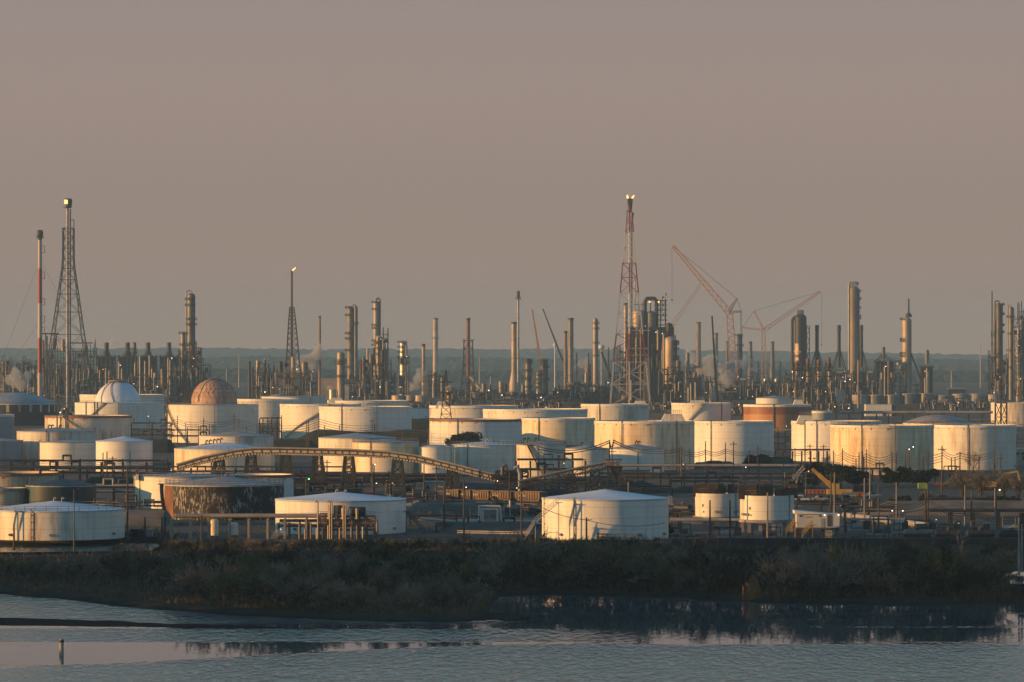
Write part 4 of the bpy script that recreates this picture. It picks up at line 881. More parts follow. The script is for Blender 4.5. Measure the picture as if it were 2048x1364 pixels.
rig(1572, 1625, 735, 806, 4, 5, 17, 'dark structure under the broad dark drum', 'structure of dark drum', 'steel', ((1586,5,740,800,'greycol'),(1608,6,742,800,'brown')), lamps=4, box=.5)
rig(1570, 1666, 744, 824, 8, 5, 18, 'thin pipe gallery standing between the four slim ringed columns', 'pipe gallery of ringed columns', 'steel3', (), (), lamps=2, fill=.25, dep=.15)
rig(1662, 1760, 752, 806, 8, 4, 19, 'dark bluish equipment below the tallest right column', 'equipment of tallest column', 'steel', ((1676,16,778,812,'grey'),(1695,6,775,800,'alu'),(1748,6,760,800,'steel3')), lamps=6, box=.6)
rig(1778, 1812, 722, 806, 3, 5, 20, 'dim framework left of the spired column', 'dim frame by the spire', 'steel', ((1800,4,730,745,'tancol'),), lamps=3, fill=.4)
rig(2026, 2070, 608, 806, 4, 13, 21, 'tall pipe filled framework cut by the right picture edge', 'tall edge framework', 'steel3', ((2046,8,640,800,'greycol'),(2036,5,655,690,'tancol'),(2045,5,650,700,'tancol')), ((2043,2,602,'steel'),(2036,2,604,'steel')), lamps=4)
rig(1978, 2014, 700, 808, 3, 7, 22, 'dark pipes at the foot of the dark hooked column', 'pipes of hooked column', 'steel', (), (), lamps=3, fill=.6)
rig(345, 420, 716, 806, 5, 6, 23, 'dense grey equipment block right around the tall blue grey column', 'dense block of grey column', 'steel', ((352,6,735,800,'tancol'),(410,5,740,800,'brown')), lamps=3, mass=.7)
rig(1228, 1300, 690, 800, 6, 8, 24, 'dark brown lower tiers of pipes at the left side of the coker', 'brown lower tiers', 'steel2', ((1252,7,715,800,'brown'),(1268,9,720,800,'brown')), lamps=4, mass=.6, dep=.4)
rig(700, 790, 742, 804, 7, 5, 25, 'smoky dark equipment at the foot of the column with curled pipe', 'smoky dark equipment', 'steel', ((722,6,735,800,'tancol'),), lamps=3, mass=.55)
rig(1626, 1745, 735, 802, 8, 5, 26, 'blue grey tiers of equipment below the braced stack heaters', 'blue grey tiers', 'steel', (), lamps=5, mass=.5)
rig(60, 130, 720, 800, 5, 6, 27, 'dark lower block of the left cracker behind the flare pole', 'dark lower left block', 'steel', ((72,6,730,800,'tancol'),), lamps=4, mass=.6)
for q_, (a_, b_, y_, lab_) in enumerate(((985,1165,823,'low pipe jumble in front of the leaning booms'),(1295,1345,826,'low pipe jumble between the coker and the railed hump tank'),(1462,1492,832,'low pipe jumble left of the rust red tank'),(1625,1705,826,'low pipe jumble right of the ringed columns'),(1838,1985,822,'low pipe jumble under the row of small round tanks'),(598,660,826,'low pipe jumble behind the tank with low mound'),(816,862,826,'low pipe jumble behind the small white tank in the gap'),(108,160,838,'low pipe jumble right of the low domed tank'),(262,340,838,'low pipe jumble between the two domed tanks'))):
    rig(a_, b_, y_ - 26, y_, max(4, int((b_-a_)/11)), 2, 40+q_, lab_, lab_, 'steel', (), (), lamps=3, mass=.6, dep=.25)
# ---------------- cranes
def crane(label, short, m, yb, px, foot, tip, w0, w1, n, t, mast=None, struts=(), pend=(), hook=None, jib=None, lam=True):
    s = Site(px, yb); e = thing('lattice_crane' if lam else 'telescopic_crane', label, 'crane', s.loc, 'construction cranes'); ANCHOR.append((px, 20, short)); V = lambda q: (s.X(q[0]), 0, s.Z(q[1]))
    g = MB()
    if lam: truss(g, V(foot), V(tip), w0, w1, n, t)
    else:
        a, b = Vector(V(foot)), Vector(V(tip))
        for k in range(4): g.bar(a.lerp(b, k/4.0), a.lerp(b, min(1, (k+1.05)/4)), w0 + (w1-w0)*k/4)
    part('boom', g, M[m], e)
    if mast: g = MB(); truss(g, V(mast[0]), V(mast[1]), mast[2], mast[3], mast[4], t); part('mast', g, M[m], e)
    for a, b, w in struts:
        g = MB(); truss(g, V(a), V(b), w, w*.4, 6, t*.9); part('strut', g, M[m], e)
    for a, b in pend: g = MB(); g.bar(V(a), V(b), .32); part('pendant_cable', g, M['cable'], e)
    if hook: g = MB(); a = V(hook[0]); b = V(hook[1]); g.bar(a, b, .22); g.ball(b, .9, 8, 6); part('hook_line', g, M['cable'], e)
    g = MB(); g.box(-3.5,3.5,-3,3,1.4,4.6); g.box(-7,-3.5,-2.4,2.4,1.4,3.8); part('machine_house', g, M[m], e)
    for y in (-3.2, 3.2): g = MB(); g.box(-5,5,y-.6,y+.6,0,1.4); part('crawler_track', g, M['black'], e)
    return e
crane('biggest lattice crane with a long orange boom leaning left', 'biggest lattice crane', 'craneorange', 792, 1470, (1458,625), (1345,491), 6.0, 2.6, 26, .55, mast=((1470,786),(1459,626),7.5,6.0,22), struts=(((1457,624),(1474,597),3.2),((1456,625),(1483,623),2.6)), pend=(((1474,597),(1346,492)),((1474,597),(1483,623)),((1483,623),(1484,782)),((1481,623),(1482,782))), hook=((1344,492),(1344,600)))
crane('smaller hazy orange crane with a boom rising to the right', 'smaller orange crane', 'craneorange', 779, 1528, (1528,660), (1641,583), 4.2, 2.2, 24, .5, mast=((1528,776),(1527,661),5.0,4.2,16), struts=(((1528,660),(1508,622),2.4),((1528,660),(1484,655),2.4)), pend=(((1508,622),(1484,655)),((1508,622),(1641,583)),((1484,655),(1484,776))), hook=((1643,584),(1643,690)))
crane('faint pink far crane whose boom crosses behind the big orange boom', 'faint far crane', 'craneorange', 770, 1342, (1346,648), (1403,566), 4.5, 2.5, 18, .4, mast=((1342,766),(1346,648),4.0,4.0,12))
crane('telescopic crane with a sunlit pink boom leaning left at centre', 'sunlit telescopic boom', 'craneorange', 806, 1084, (1084,740), (1064.5,619), 2.2, .9, 8, .3, lam=False)
crane('telescopic crane with a long dark boom leaning left at centre', 'dark telescopic boom', 'steel3', 800, 1128, (1126,722), (1085.5,617), 1.7, .9, 8, .3, lam=False)
crane('telescopic crane with a dark boom beside the red and white flare tower', 'dark boom by the flare tower', 'steel', 808, 1232, (1233,786), (1203,703), 2.3, 1.5, 8, .3, lam=False)
crane('telescopic crane with an upright thin black boom in the white steam', 'thin upright boom', 'steel', 820, 1436, (1435,808), (1424,632), 2.2, .8, 8, .3, lam=False)
# ---------------- far bits
e = thing('water_tower', 'far pale ball shaped water tower on a thin stalk', 'water tower', Site(1203,775).loc); s = Site(1203, 775)
g = MB(); g.lathe([(2.2,0),(1.0,6),(1.0,s.Z(700))],12); part('stalk', g, M['pale'], e); g = MB(); g.ball((0,0,s.Z(694)), 4.0, 16, 10, .8); part('ball_tank', g, M['whitepaint'], e)
s = Site(1110, 778); e = thing('water_tower', 'far slim white water tower behind the dark telescopic boom', 'water tower', s.loc); g = MB(); g.lathe([(1.0,0),(.8,s.Z(695)),(2.4,s.Z(691)),(2.2,s.Z(687)),(.1,s.Z(686))],12); part('stalk', g, M['whitepaint'], e)
far = []
for x, yt in ((478,712),(959,715),(1961,690),(1903,742),(981,752),(453,738)):
    s = Site(x, 775); e = thing('radio_mast', 'far thin pale mast', 'mast', s.loc, 'far masts'); g = MB(); g.lathe([(.9,0),(.5,s.Z(yt)),(.05,s.Z(yt))],8); part('mast_pole', g, M['pale'], e); far.append((e, 'far thin pale mast standing before the hazy woods', x))
ordinals(far)
def shed(xl, xr, yt, yb, label, m, roofm, dep=1.0, pitch=.12, door=True, name='shed', cat='building', win=0):
    s = Site((xl+xr)/2, yb); hw = (xr-xl)/2*s.s; H = s.Z(yt); dp = hw*dep; e = thing(name, label, cat, s.loc); g = MB(); g.box(-hw,hw,-dp,dp,0,H); part('wall', g, M[m], e)
    g = MB(); k = H*pitch; g.add([(-hw-.3,-dp-.3,H+.03),(hw+.3,-dp-.3,H+.03),(hw+.3,dp+.3,H+.03),(-hw-.3,dp+.3,H+.03),(-hw-.3,0,H+k),(hw+.3,0,H+k)],[(0,1,5,4),(2,3,4,5),(0,4,3),(1,2,5),(0,3,2,1)]); part('roof', g, M[roofm], e)
    if door: g = MB(); g.box(hw*.3,hw*.3+min(3,hw*.3),-dp-.08,-dp+.05,0,H*.45); part('door', g, M['steel3'], e)
    for k in range(win): g = MB(); q = -hw*.8 + 1.6*hw*k/max(1,win); g.box(q,q+hw*.9/win,-dp-.07,-dp+.05,H*.5,H*.72); part('window', g, M['glass'], e)
    return e
shed(56, 88, 740, 786, 'bright cream windowless building beside the left cracker', 'cream', 'cream', .7, .02)
shed(10, 48, 772, 800, 'low dark green building before the gleaming left vessels', 'steel3', 'grey', .6)
shed(642, 676, 757, 800, 'tan flat building behind the steam left of the squat cream column', 'tancol', 'tancol', .7, .03)
shed(1730, 1782, 809, 832, 'cream flat roofed building with a grey panel, behind the largest cream tank', 'cream', 'cream', .5, .03)
shed(1781, 1836, 811, 832, 'dark grey block joined to the cream flat roofed building', 'steel3', 'steel3', .4, .03)
shed(1895, 1930, 778, 794, 'small dark far shed behind the row of small round tanks', 'steel', 'pale', .6)
shed(1100, 1150, 786, 806, 'blue grey low building under the leaning booms', 'grey', 'grey', .5)
shed(690, 716, 768, 800, 'small tan gabled building at the foot of the grey twin column', 'tancol', 'brown', .6)
sm = []
def small_tank(xl, xr, yt, yb, m, first=[None]):
    s = Site((xl+xr)/2, yb); e = thing('small_tank', 'small round tank', 'tank', s.loc, 'small round tanks'); Rr = (xr-xl)/2*s.s; H = s.Z(yt)
    g = MB(); g.lathe([(Rr,0),(Rr,H)],32); part('shell', g, m, e); g = MB(); g.lathe([(Rr+.1,H-.4),(Rr+.1,H+.05),(.1,H+Rr*.08)],32); part('roof', g, M['greyroof'], e)
    return e
for k, (a, y0, mm) in enumerate(((1704,790,M['concrete']),(1736,790,M['grey']),(1770,790,M['grey']),(1804,787,M['grey']),(1837,787,M['grey']),(1871,791,M['grey']),(1904,788,M['concrete']),(1937,788,M['concrete']),(1971,789,M['pale']))):
    sm.append((small_tank(a, a+32, y0, 808, M['greycol'] if mm is M['grey'] else mm), 'small grey round tank in the long row at right', a))
for a, b, y0 in ((783,808,791),(809,831,791),(828,856,791)): sm.append((small_tank(a, b, y0, 808, M['tancol']), 'small tan round tank below the shiny column', a))
for a, b, y0 in ((1590,1604,776),(1672,1690,779)): sm.append((small_tank(a, b, y0, 815, M['pale']), 'small pale upright tank near the four ringed columns', a))
for a, b, y0, m_ in ((376,398,768,M['pale']),(1050,1058,762,M['pale']),(658,672,779,M['alu'])): sm.append((small_tank(a, b, y0, 806, m_), 'small pale steel tank half hidden among pipes left of centre', a))
ordinals(sm)
# ================================================================ TANK FARM CLUTTER: conveyors, pipe racks, rail cars, poles, vehicles
def near_short(px, py, r=[0]):
    """short name of the landmark the pole or lamp stands in front of"""
    best = None
    for cx, yb, xl, xr, yt, sh in TANKS:
        if xl - 4 <= px <= xr + 4 and yt - 8 < py:
            d = abs(yb - py)
            if yb <= py + 6 and (best is None or d < best[0]): best = (d, sh)
    if best: return 'by the ' + best[1]
    best = min(((abs(cx - px) + .8*abs(yb - py)), cx, sh) for cx, yb, xl, xr, yt, sh in TANKS)
    return ('right of the ' if px > best[1] else 'left of the ') + best[2]
# ---------------- long belt conveyor
def conveyor(pts, yb, w, label, sup, hh=1.9, cover=True, trestle_m='steel', turn=0.0):
    s = Site((pts[0][0]+pts[-1][0])/2, yb); e = thing('belt_conveyor', label, 'conveyor', s.loc, 'belt conveyors')
    P = []
    for (a, b), (c, d) in zip(pts, pts[1:]):
        n = max(2, int((c-a)/14)); P += [(a+(c-a)*k/n, b+(d-b)*k/n) for k in range(n)]
    P.append(pts[-1]); V = [Vector((s.X(x), 0, s.Z(y))) for x, y in P]
    g = MB()
    for a, b in zip(V, V[1:]): g.bar(a + Vector((0,-w/2,0)), b + Vector((0,-w/2,0)), .12, hh*.62)
    if cover: part('side_panel', g, M['tarp'], e)
    g = MB()
    for a, b in zip(V, V[1:]):
        for z in (hh*.42, -hh*.42): g.bar(a + Vector((0,-w/2-.1,z)), b + Vector((0,-w/2-.1,z)), .35); g.bar(a + Vector((0,w/2,z)), b + Vector((0,w/2,z)), .3)
        g.bar(a + Vector((0,-w/2-.12,-hh*.42)), a + Vector((0,-w/2-.12,hh*.42)), .16)
        if not cover: g.bar(a + Vector((0,-w/2-.12,-hh*.42)), b + Vector((0,-w/2-.12,hh*.42)), .2)
    part('truss', g, M['steel2'], e)
    g = MB()
    for a, b in zip(V, V[1:]): g.bar(a + Vector((0,0,hh*.62)), b + Vector((0,0,hh*.62)), w, .22)
    part('belt', g, M['rust'] if cover else M['steel'], e)
    g = MB()
    for a, b in zip(V, V[1:]):
        for k in range(4): c = a.lerp(b, k/4); g.box(c.x-.28,c.x+.28,-w/2-.3,-w/2+.1,c.z+hh*.62,c.z+hh*.62+.4)
    part('idler_row', g, M['pale'], e)
    g = MB()
    for a, b in zip(V, V[1:]):
        for k in range(3): c = a.lerp(b, k/3); g.box(c.x-.25,c.x+.25,-w/2-.35,w/2,c.z-hh*.42-.55,c.z-hh*.42-.1)
    part('return_roller_row', g, M['tarp' if cover else 'steel'], e)
    for x, yt, ybt in sup:
        g = MB(); X = s.X(x); z1, z0 = s.Z(yt), 0.0
        for y in (-w/2, w/2):
            g.bar((X-1.0,y,z1),(X-2.2,y,z0),.45); g.bar((X+1.0,y,z1),(X+2.2,y,z0),.45); n = 5
            for k in range(n):
                za, zb = z0+(z1-z0)*k/n, z0+(z1-z0)*(k+1)/n; wa, wb = 2.2-1.2*k/n, 2.2-1.2*(k+1)/n
                g.bar((X-wa,y,za),(X+wb,y,zb),.22); g.bar((X+wa,y,za),(X-wb,y,zb),.22); g.bar((X-wb,y,zb),(X+wb,y,zb),.25)
        part('trestle', g, M['black'], e)
    e.rotation_euler = (0,0,R(turn)); e.scale = (1/cos(R(turn)),1,1)
    return e, s
conveyor([(352,936),(400,922),(465,908),(505,903),(560,902.5),(700,905),(780,909),(835,916.5),(900,931),(960,946),(1015,959)], 992, 2.4, 'long humpbacked covered conveyor with pale side panels crossing before the tanks', [(435,917,0),(500,909,0),(570,908,0),(635,909,0),(698,910,0),(796,916,0),(905,937,0)], 1.2, turn=-10.0)
conveyor([(1038,969),(1130,948),(1220,930)], 996, 2.0, 'short dark open conveyor climbing right to a small head house', [(1062,968,0),(1142,949,0),(1190,940,0)], 1.5, False)
s = Site(1024, 994); e = thing('transfer_house', 'dark steel transfer house where the two conveyors meet', 'transfer house', s.loc); r = random.Random(5); g = MB(); hw = s.X(1056); H = s.Z(930)
for x in (-hw, -hw*.35, hw*.4, hw):
    for y in (-4, 4): g.bar((x,y,0),(x,y,H*(.8 if abs(x) == hw else 1)),.5)
for j in range(1, 6):
    z = H*.8*j/5
    for y in (-4, 4): g.bar((-hw,y,z),(hw,y,z),.4)
    g.bar((-hw + 2*hw*(j%3)/3,-4,z-H*.16),(-hw+2*hw*(j%3+1)/3,-4,z),.3); g.bar((-hw+2*hw*((j+1)%3+1)/3,-4,z-H*.16),(-hw+2*hw*((j+1)%3)/3,-4,z),.3)
part('steel_frame', g, M['steel'], e)
g = MB(); g.box(-hw*.4,hw*.7,-3,3,H*.45,H*.78); part('chute_box', g, M['steel2'], e)
g = MB(); g.box(-hw*1.3,-hw*.2,-3.4,3.4,H*.55,H*.72); part('head_drive', g, M['steel'], e)
g = MB(); g.path([(hw*.1,-4.4,H*.9),(hw*.35,-4.4,H*.95),(hw*.5,-4.4,H*.75),(hw*.5,-4.4,0)],.55,10); part('blue_pipe', g, M['grey'], e)
g = MB(); g.tube((-hw*.6,-4.3,H*.7),(-hw*.6,-4.3,H*.95),.5); g.path([(-hw*.6,-4.3,H*.95),(-hw*.4,-4.3,H),(-hw*.3,-4.3,H*.85)],.4); part('vent_pipe', g, M['steel3'], e); lamp_part(e, -hw*.9, -5, H*.52, .12, 'lamp_w'); lamp_part(e, hw*.3, -5, H*.3, .12, 'lamp_w')
s = Site(1227, 998); e = thing('head_house', 'small conveyor head house on a steel post, with round drive drums', 'conveyor house', s.loc); g = MB(); H = s.Z(934)
for x in (-1.6, 1.6): g.bar((x,-1,0),(x,-1,H),.4); g.bar((x,1,0),(x,1,H),.4)
g.box(-2.6,2.6,-1.6,1.6,H,H+.3); part('post', g, M['steel'], e)
for k, x in enumerate((-1.5,-.2,1.2)): g = MB(); g.tube((x,-1.2,H+1.0),(x,1.2,H+1.0),.65,.65,12); part('drive_drum', g, M['brown'], e)
g = MB(); g.box(-2.4,2.4,-1.4,1.4,H+1.9,H+2.2); g.add([(-1,-1,H-.0),(2.6,-1,H),(2.6,1,H),(-1,1,H),(.4,-.4,H-3),(1.2,-.4,H-3),(1.2,.4,H-3),(.4,.4,H-3)],[(0,1,5,4),(1,2,6,5),(2,3,7,6),(3,0,4,7)]); part('discharge_chute', g, M['steel2'], e)
# coal shed roof and stock piles below the transfer house
s = Site(985, 992); e = thing('canopy', 'dark sloping canopy roof below the transfer house', 'canopy', s.loc); g = MB(); a, b = s.X(905), s.X(1085); g.add([(a,-6,s.Z(975)),(b,-6,s.Z(984)),(b,8,s.Z(972)),(a,8,s.Z(966)),(a,-6,s.Z(977)),(b,-6,s.Z(986)),(b,8,s.Z(974)),(a,8,s.Z(968))],[(0,1,2,3),(4,7,6,5),(0,4,5,1),(1,5,6,2),(2,6,7,3),(3,7,4,0)]); part('roof_sheet', g, M['coal'], e)
for x in (915, 950, 985, 1020, 1055, 1078): g = MB(); g.bar((s.X(x),-5,0),(s.X(x),-5,s.Z(978)),.4); part('post', g, M['steel'], e)
def pile(px, w, yt, yb, m, label, name='stockpile'):
    s = Site(px, yb); g = MB(); hw = w/2*s.s; H = s.Z(yt); rr = random.Random(int(px))
    pr = [(hw*(1-k/6)**.8 if k < 6 else .05, H*(k/6)**.9) for k in range(7)]; g.lathe(pr, 28, soft=True)
    g.v = [(x*(1+.12*noise.noise(Vector((x,y,px))*.3)), y*.8, z*(1+.2*noise.noise(Vector((x,y,px))*.25))) for x, y, z in g.v]; o = part(name, g, m); o.location = s.loc; tag(o, label, 'pile')
pile(1110, 150, 975, 990, M['coal'], 'low black coal heap under the short open conveyor')
pile(1285, 130, 962, 985, M['coal'], 'broad dark mound right of the conveyor head house')
pile(948, 60, 1026, 1036, M['dirtbank'], 'small pale earth heap behind the white pipe loops')
# ---------------- pipe racks
PR = []
def rack(xl, xr, yt, yb, n, label, m='steel', pm=('steel3','pale','steel'), two=0, bent=None, name='pipe_rack', rp=None, post=.35, seed=0):
    s = Site((xl+xr)/2, yb); e = thing(name, label, 'pipe rack', s.loc, 'pipe racks'); hw = (xr-xl)/2*s.s; H = s.Z(yt); r = random.Random(int(xl*3+yt)+seed); nb = bent or max(2, int(2*hw/7))
    for i in range(nb+1):
        x = -hw + 2*hw*i/nb + r.uniform(-.4,.4); g = MB()
        for y in (-1.6, 1.6): g.bar((x,y,0),(x,y,H*(1.0 if r.random() < .8 else 1.18)),post)
        for k in range(two+1): g.bar((x,-1.9,H*(1 - .32*k)-.2),(x,1.9,H*(1-.32*k)-.2),.35)
        part('bent', g, M[m], e)
    for k in range(two+1):
        for i in range(n):
            g = MB(); z = H*(1-.32*k) + .2; rr = rp or r.uniform(.14,.34); y = -1.4 + 2.8*i/max(1,n-1); a = -hw*r.uniform(.9,1.02); b = hw*r.uniform(.9,1.02)
            pts = [(a,y,z+rr),(b,y,z+rr)]
            if r.random() < .4 and not rp: q = r.uniform(-.6,.6)*hw; pts = [(a,y,z+rr),(q,y,z+rr),(q,y,z+rr+1.6),(q+2.5,y,z+rr+1.6),(q+2.5,y,z+rr),(b,y,z+rr)]
            g.path(pts, rr, 8); part('pipe', g, M[pm[(i+k) % len(pm)]], e)
    return e, s, hw, H
rack(-20,336,924,962,3,'dark pipe rack before the rounded cream and clean white tanks',two=2,pm=('steel','steel3','steel'))
rack(20,330,940,968,2,'lower dark pipe rack under the clean white tank',two=1,pm=('steel','steel2'))
rack(335,560,936,966,3,'dark pipe rack under the foot of the long conveyor',two=1,pm=('steel','steel3','steel'))
rack(505,700,936,972,2,'thin dark pipe rack behind the conveyor trestles',pm=('steel','steel3'),two=1)
rack(590,905,955,986,4,'long dark pipe bridge running below the conveyor',pm=('steel','black'),two=1,rp=.5)
rack(700,830,948,974,2,'pale pipe rack under the ochre stained tank',pm=('pale','steel3'))
rack(1035,1172,922,985,3,'tall dark double deck rack right of the transfer house',two=2,pm=('steel','black','steel'),bent=5,post=.5)
rack(1225,1612,934.5,972,2,'long pale pipe run in front of the pale cone tank and tall clean white tank',pm=('pale','steel3'),rp=.42)
rack(1190,1640,950,978,3,'low dark pipe rack under the long pale pipe run',pm=('steel','steel3','steel'),two=1)
rack(1550,1690,902,930,2,'pipe rack on thin posts before the white tank with gauge hut',pm=('steel','steel'),bent=8)
rack(1540,1585,862,905,2,'pale stacked pipes in the gap left of the white tank with gauge hut',two=2,pm=('pale','steel3','steel'),bent=3)
rack(1672,1990,828,862,2,'long pale pipeline high behind the largest cream tank',pm=('pale','tancol'),rp=.75,bent=12)
rack(1690,1780,940,962,3,'steel rack glimpsed between the dark bushes below the largest cream tank',pm=('steel3','steel'),bent=5)
rack(1850,1935,945,968,3,'steel rack right of the dark bush below the grimy tank',pm=('steel3','steel'),bent=5)
rack(330,420,862,900,3,'dark pipes left of the tank with rusty dome foot',pm=('steel','steel3'),two=1)
rack(262,345,848,885,3,'dark pipe rack between the rust streaked rim tank and the rusty dome tank',pm=('steel','steel3'),two=2)
rack(518,562,838,880,3,'dark windowed pipe gallery left of the cream tank with diagonal stair',pm=('steel','pale'),two=2,bent=5)
rack(190,270,974,1012,3,'pale pipes between the derelict dark tank and the white tank',pm=('pale','steel3'),two=1)
rack(1340,1500,1044,1064,2,'low pale pipes in front of the tanks on legs',pm=('pale','tancol'),rp=.3)
rack(1690,1812,1042,1066,2,'low pale pipe rack right of the stilt hut',pm=('pale','pale'),rp=.22)
rack(1850,2140,1025,1056,2,'dark elevated rack on thick columns at lower right',pm=('steel','steel'),post=.75,bent=6)
rack(340,690,1037,1077,2,'sunlit orange brown pipe trestle in front of the old peeling tank',m='tancol',pm=('tancol','tancol'),rp=.42,bent=9,post=.45)
rack(560,750,1046,1076,3,'lower brown pipework frame in front of the exhaust skid',m='brown',pm=('tancol','brown','steel'),bent=10,two=1)
rack(2000,2060,880,905,3,'pale pipes at the right edge behind the bare trees',pm=('pale','steel3'),two=1)
rack(1230,1345,770,806,3,'pale looped pipe bridge at the foot of the coker',pm=('pale','tancol'),two=1,bent=6)
rack(1345,1480,774,808,3,'pale looped pipes below the tan heaters',pm=('pale','tancol','steel'),two=1,bent=7)
rack(985,1055,800,818,2,'pale pipe frame behind the very wide cream tank',pm=('pale','steel3'),bent=4)
rack(100,150,794,812,2,'small pale pipe frame right of the low domed tank',pm=('pale','steel3'),bent=3)
for q_ in [(1232,1345,975,994,2,'dark low rack behind the big white tank roof at right'),(1340,1480,958,982,3,'dark rack above the left tank on legs'),(1480,1600,960,984,3,'dark rack above the right tank on legs'),(800,905,996,1016,2,'low pipe run beside the leftmost hopper car'),(820,950,1034,1052,2,'low grey pipe run left of the white pipe loops'),(870,1080,1050,1064,2,'lowest pipe run in front of the white pipe loops'),(1690,1790,1018,1040,2,'dark rack behind the thick pale pipe'),(1860,1990,1000,1026,2,'dark rack on the bank below the orange skip'),(1590,1700,1006,1022,2,'low dark pipes above the stilt hut'),(1340,1470,1024,1044,3,'dark pipes behind the left tank on legs'),(195,335,1008,1030,2,'dark pipes right of the big low white tank'),(560,830,968,992,3,'dark rack above the big white tank roof behind the skid'),(1100,1240,968,990,2,'dark rack behind the side stair tank roof'),(0,120,952,972,2,'dark rack above the low rust rimmed tank')]:
    rack(q_[0], q_[1], q_[2], q_[3], q_[4], q_[5], two=1, pm=('steel','steel3','steel2'))
def pump_skid(px, yb, k, first={}):
    s = Site(px, yb); r = random.Random(k); e = thing('pump_skid', 'x', 'pump skid', s.loc, 'pump skids'); L = r.uniform(3,6)
    g = MB(); g.box(-L/2,L/2,-1.2,1.2,0,.35); part('skid_base', g, M['concrete'], e)
    g = MB(); g.tube((-L*.35,0,1.1),(L*.1,0,1.1),.6,.6,12); part('motor', g, M[r.choice(['grey','steel3','brown','pale'])], e)
    g = MB(); g.box(L*.15,L*.42,-.7,.7,.35,r.uniform(1.5,3.0)); part('cabinet', g, M[r.choice(['steel3','navy','pale','steel2'])], e)
    g = MB(); h = r.uniform(2,4.5); g.path([(-L*.4,-.6,.5),(-L*.4,-.6,h),(L*.3,-.6,h),(L*.3,-.6,.6)], .14, 6); part('pipe', g, M['steel3'], e)
    return e
PS = []
for k, (x, y) in enumerate(((205,1020),(245,1030),(262,1045),(570,1000),(600,985),(640,1002),(820,1018),(850,1040),(872,1026),(900,1056),(950,1060),(1015,1058),(1060,1062),(1350,1062),(1372,1072),(1460,1076),(1520,1078),(1548,1076),(1700,1052),(1720,1062),(1760,1070),(1800,1066),(1850,1062),(1900,1066),(1960,1064),(2020,1066),(1700,1012),(1740,1020),(1590,1012),(1330,1010),(1240,985),(780,1000),(1100,990))):
    PS.append((pump_skid(x, y, k), 'pump skid ' + near_short(x, y), x))
ordinals(PS)
# thick white pipe sloping along the ground at lower right
s = Site(1770, 1052); e = thing('large_pipe', 'thick pale pipe lying across the ground right of the stilt hut', 'pipe', ground(1770,1052)); a = Vector(ground(1688,1037)) - Vector(e.location); b = Vector(ground(1868,1060)) - Vector(e.location); g = MB(); g.tube(a + Vector((0,0,.9)), b + Vector((0,0,.9)), .66, .66, 16); part('pipe', g, M['pale'], e)
for k in range(7): c = a.lerp(b, (k+.5)/7); g = MB(); g.box(c.x-.5,c.x+.5,c.y-.9,c.y+.9,0,.35); part('saddle', g, M['concrete'], e)
# white pipe loops left of the big white tank with side stair
s = Site(1010, 1062); e = thing('pipe_loop', 'white steel pipe loops on posts left of the big white tank with side stair', 'piping', s.loc)
for pts, rr in (([(915,1040),(962,1040),(962,1018),(995,1018),(995,1042)],.25),([(958,1042),(958,1012),(1000,1012)],.22),([(995,1050),(995,1046),(1084,1048)],.32),([(1000,1012),(1003,1041),(1070,1041)],.2),([(840,1036),(915,1043),(955,1043)],.3),([(966,1044),(966,1022)],.2),([(1015,1010),(1020,1013),(1020,1000)],.2)):
    g = MB(); g.path([(s.X(x),-1,s.Z(y)) for x, y in pts], rr, 8); part('pipe', g, M['whitepaint'], e)
for x in (940,958,978,996,1008,1020,1040,1066): g = MB(); g.bar((s.X(x),0,0),(s.X(x),0,s.Z(1014 if x < 1030 else 1040)),.28); part('pipe_post', g, M['pale'], e)
g = MB()
for x, y in ((904,1046),(912,1046)): g.box(s.X(x)-.5,s.X(x)+.5,-1.6,-.4,.4,s.Z(y)+.6)
part('valve_box', g, M['pale'], e)
# exhaust skid
s = Site(694, 1077); e = thing('exhaust_skid', 'brown steel skid with tall sunlit exhaust pipes and two dark silencer boxes', 'compressor skid', s.loc); g = MB(); H = s.Z(1033)
xs = [637,648,663,676,690,704,718,732,750]
for x in xs:
    for y in (-2, 2): g.bar((s.X(x),y,0),(s.X(x),y,H),.3)
for z in (H, H*.72, H*.4): 
    for y in (-2, 2): g.bar((s.X(637),y,z),(s.X(750),y,z),.35)
for a, b in zip(xs, xs[1:]): g.bar((s.X(a),-2,H*.72),(s.X(b),-2,H),.2); g.bar((s.X(b),-2,H*.72),(s.X(a),-2,H),.2)
part('steel_frame', g, M['brown'], e); g = MB(); g.box(s.X(637),s.X(750),-2.2,2.2,H+.02,H+.25); p = part('deck', g, M['steel2'], e); g = MB()
for k in range(22): x = s.X(637)+(s.X(750)-s.X(637))*k/21; g.bar((x,-2.1,H+.2),(x,-2.1,H+1.2),.06)
for z in (.7, 1.2): g.bar((s.X(637),-2.1,H+z),(s.X(750),-2.1,H+z),.07)
part('handrail', g, M['steel3'], p)
for a, b, y0, mm in ((667,689,1010,'steel2'),(698,731,1016,'steel2')): g = MB(); g.tube((s.X(a),.3,s.Z((y0+1030)/2)),(s.X(b),.3,s.Z((y0+1030)/2)),s.s*9.5,s.s*9.5,14); part('silencer', g, M[mm], e)
for x, y0 in ((659,1009),(673,1010),(687,1015),(701,1016),(715,1016)): g = MB(); g.tube((s.X(x),-2.4,H*.9),(s.X(x),-2.4,s.Z(y0)),.3,.3,10); g.tube((s.X(x),-2.4,s.Z(y0)),(s.X(x),-2.4,s.Z(y0)-1.2),.38,.38,10); part('exhaust_pipe', g, M['tancol'], e)
for x, y0 in ((637,1004),(661,1004),(665,1004),(688,1005),(692,1005)): g = MB(); X = s.X(x); z = s.Z(y0); g.path([(X,-2.8,0),(X,-2.8,z),(X-.25,-2.8,z+.3),(X-.6,-2.8,z+.1)], .16, 8); part('vent_pipe', g, M['tancol'], e)
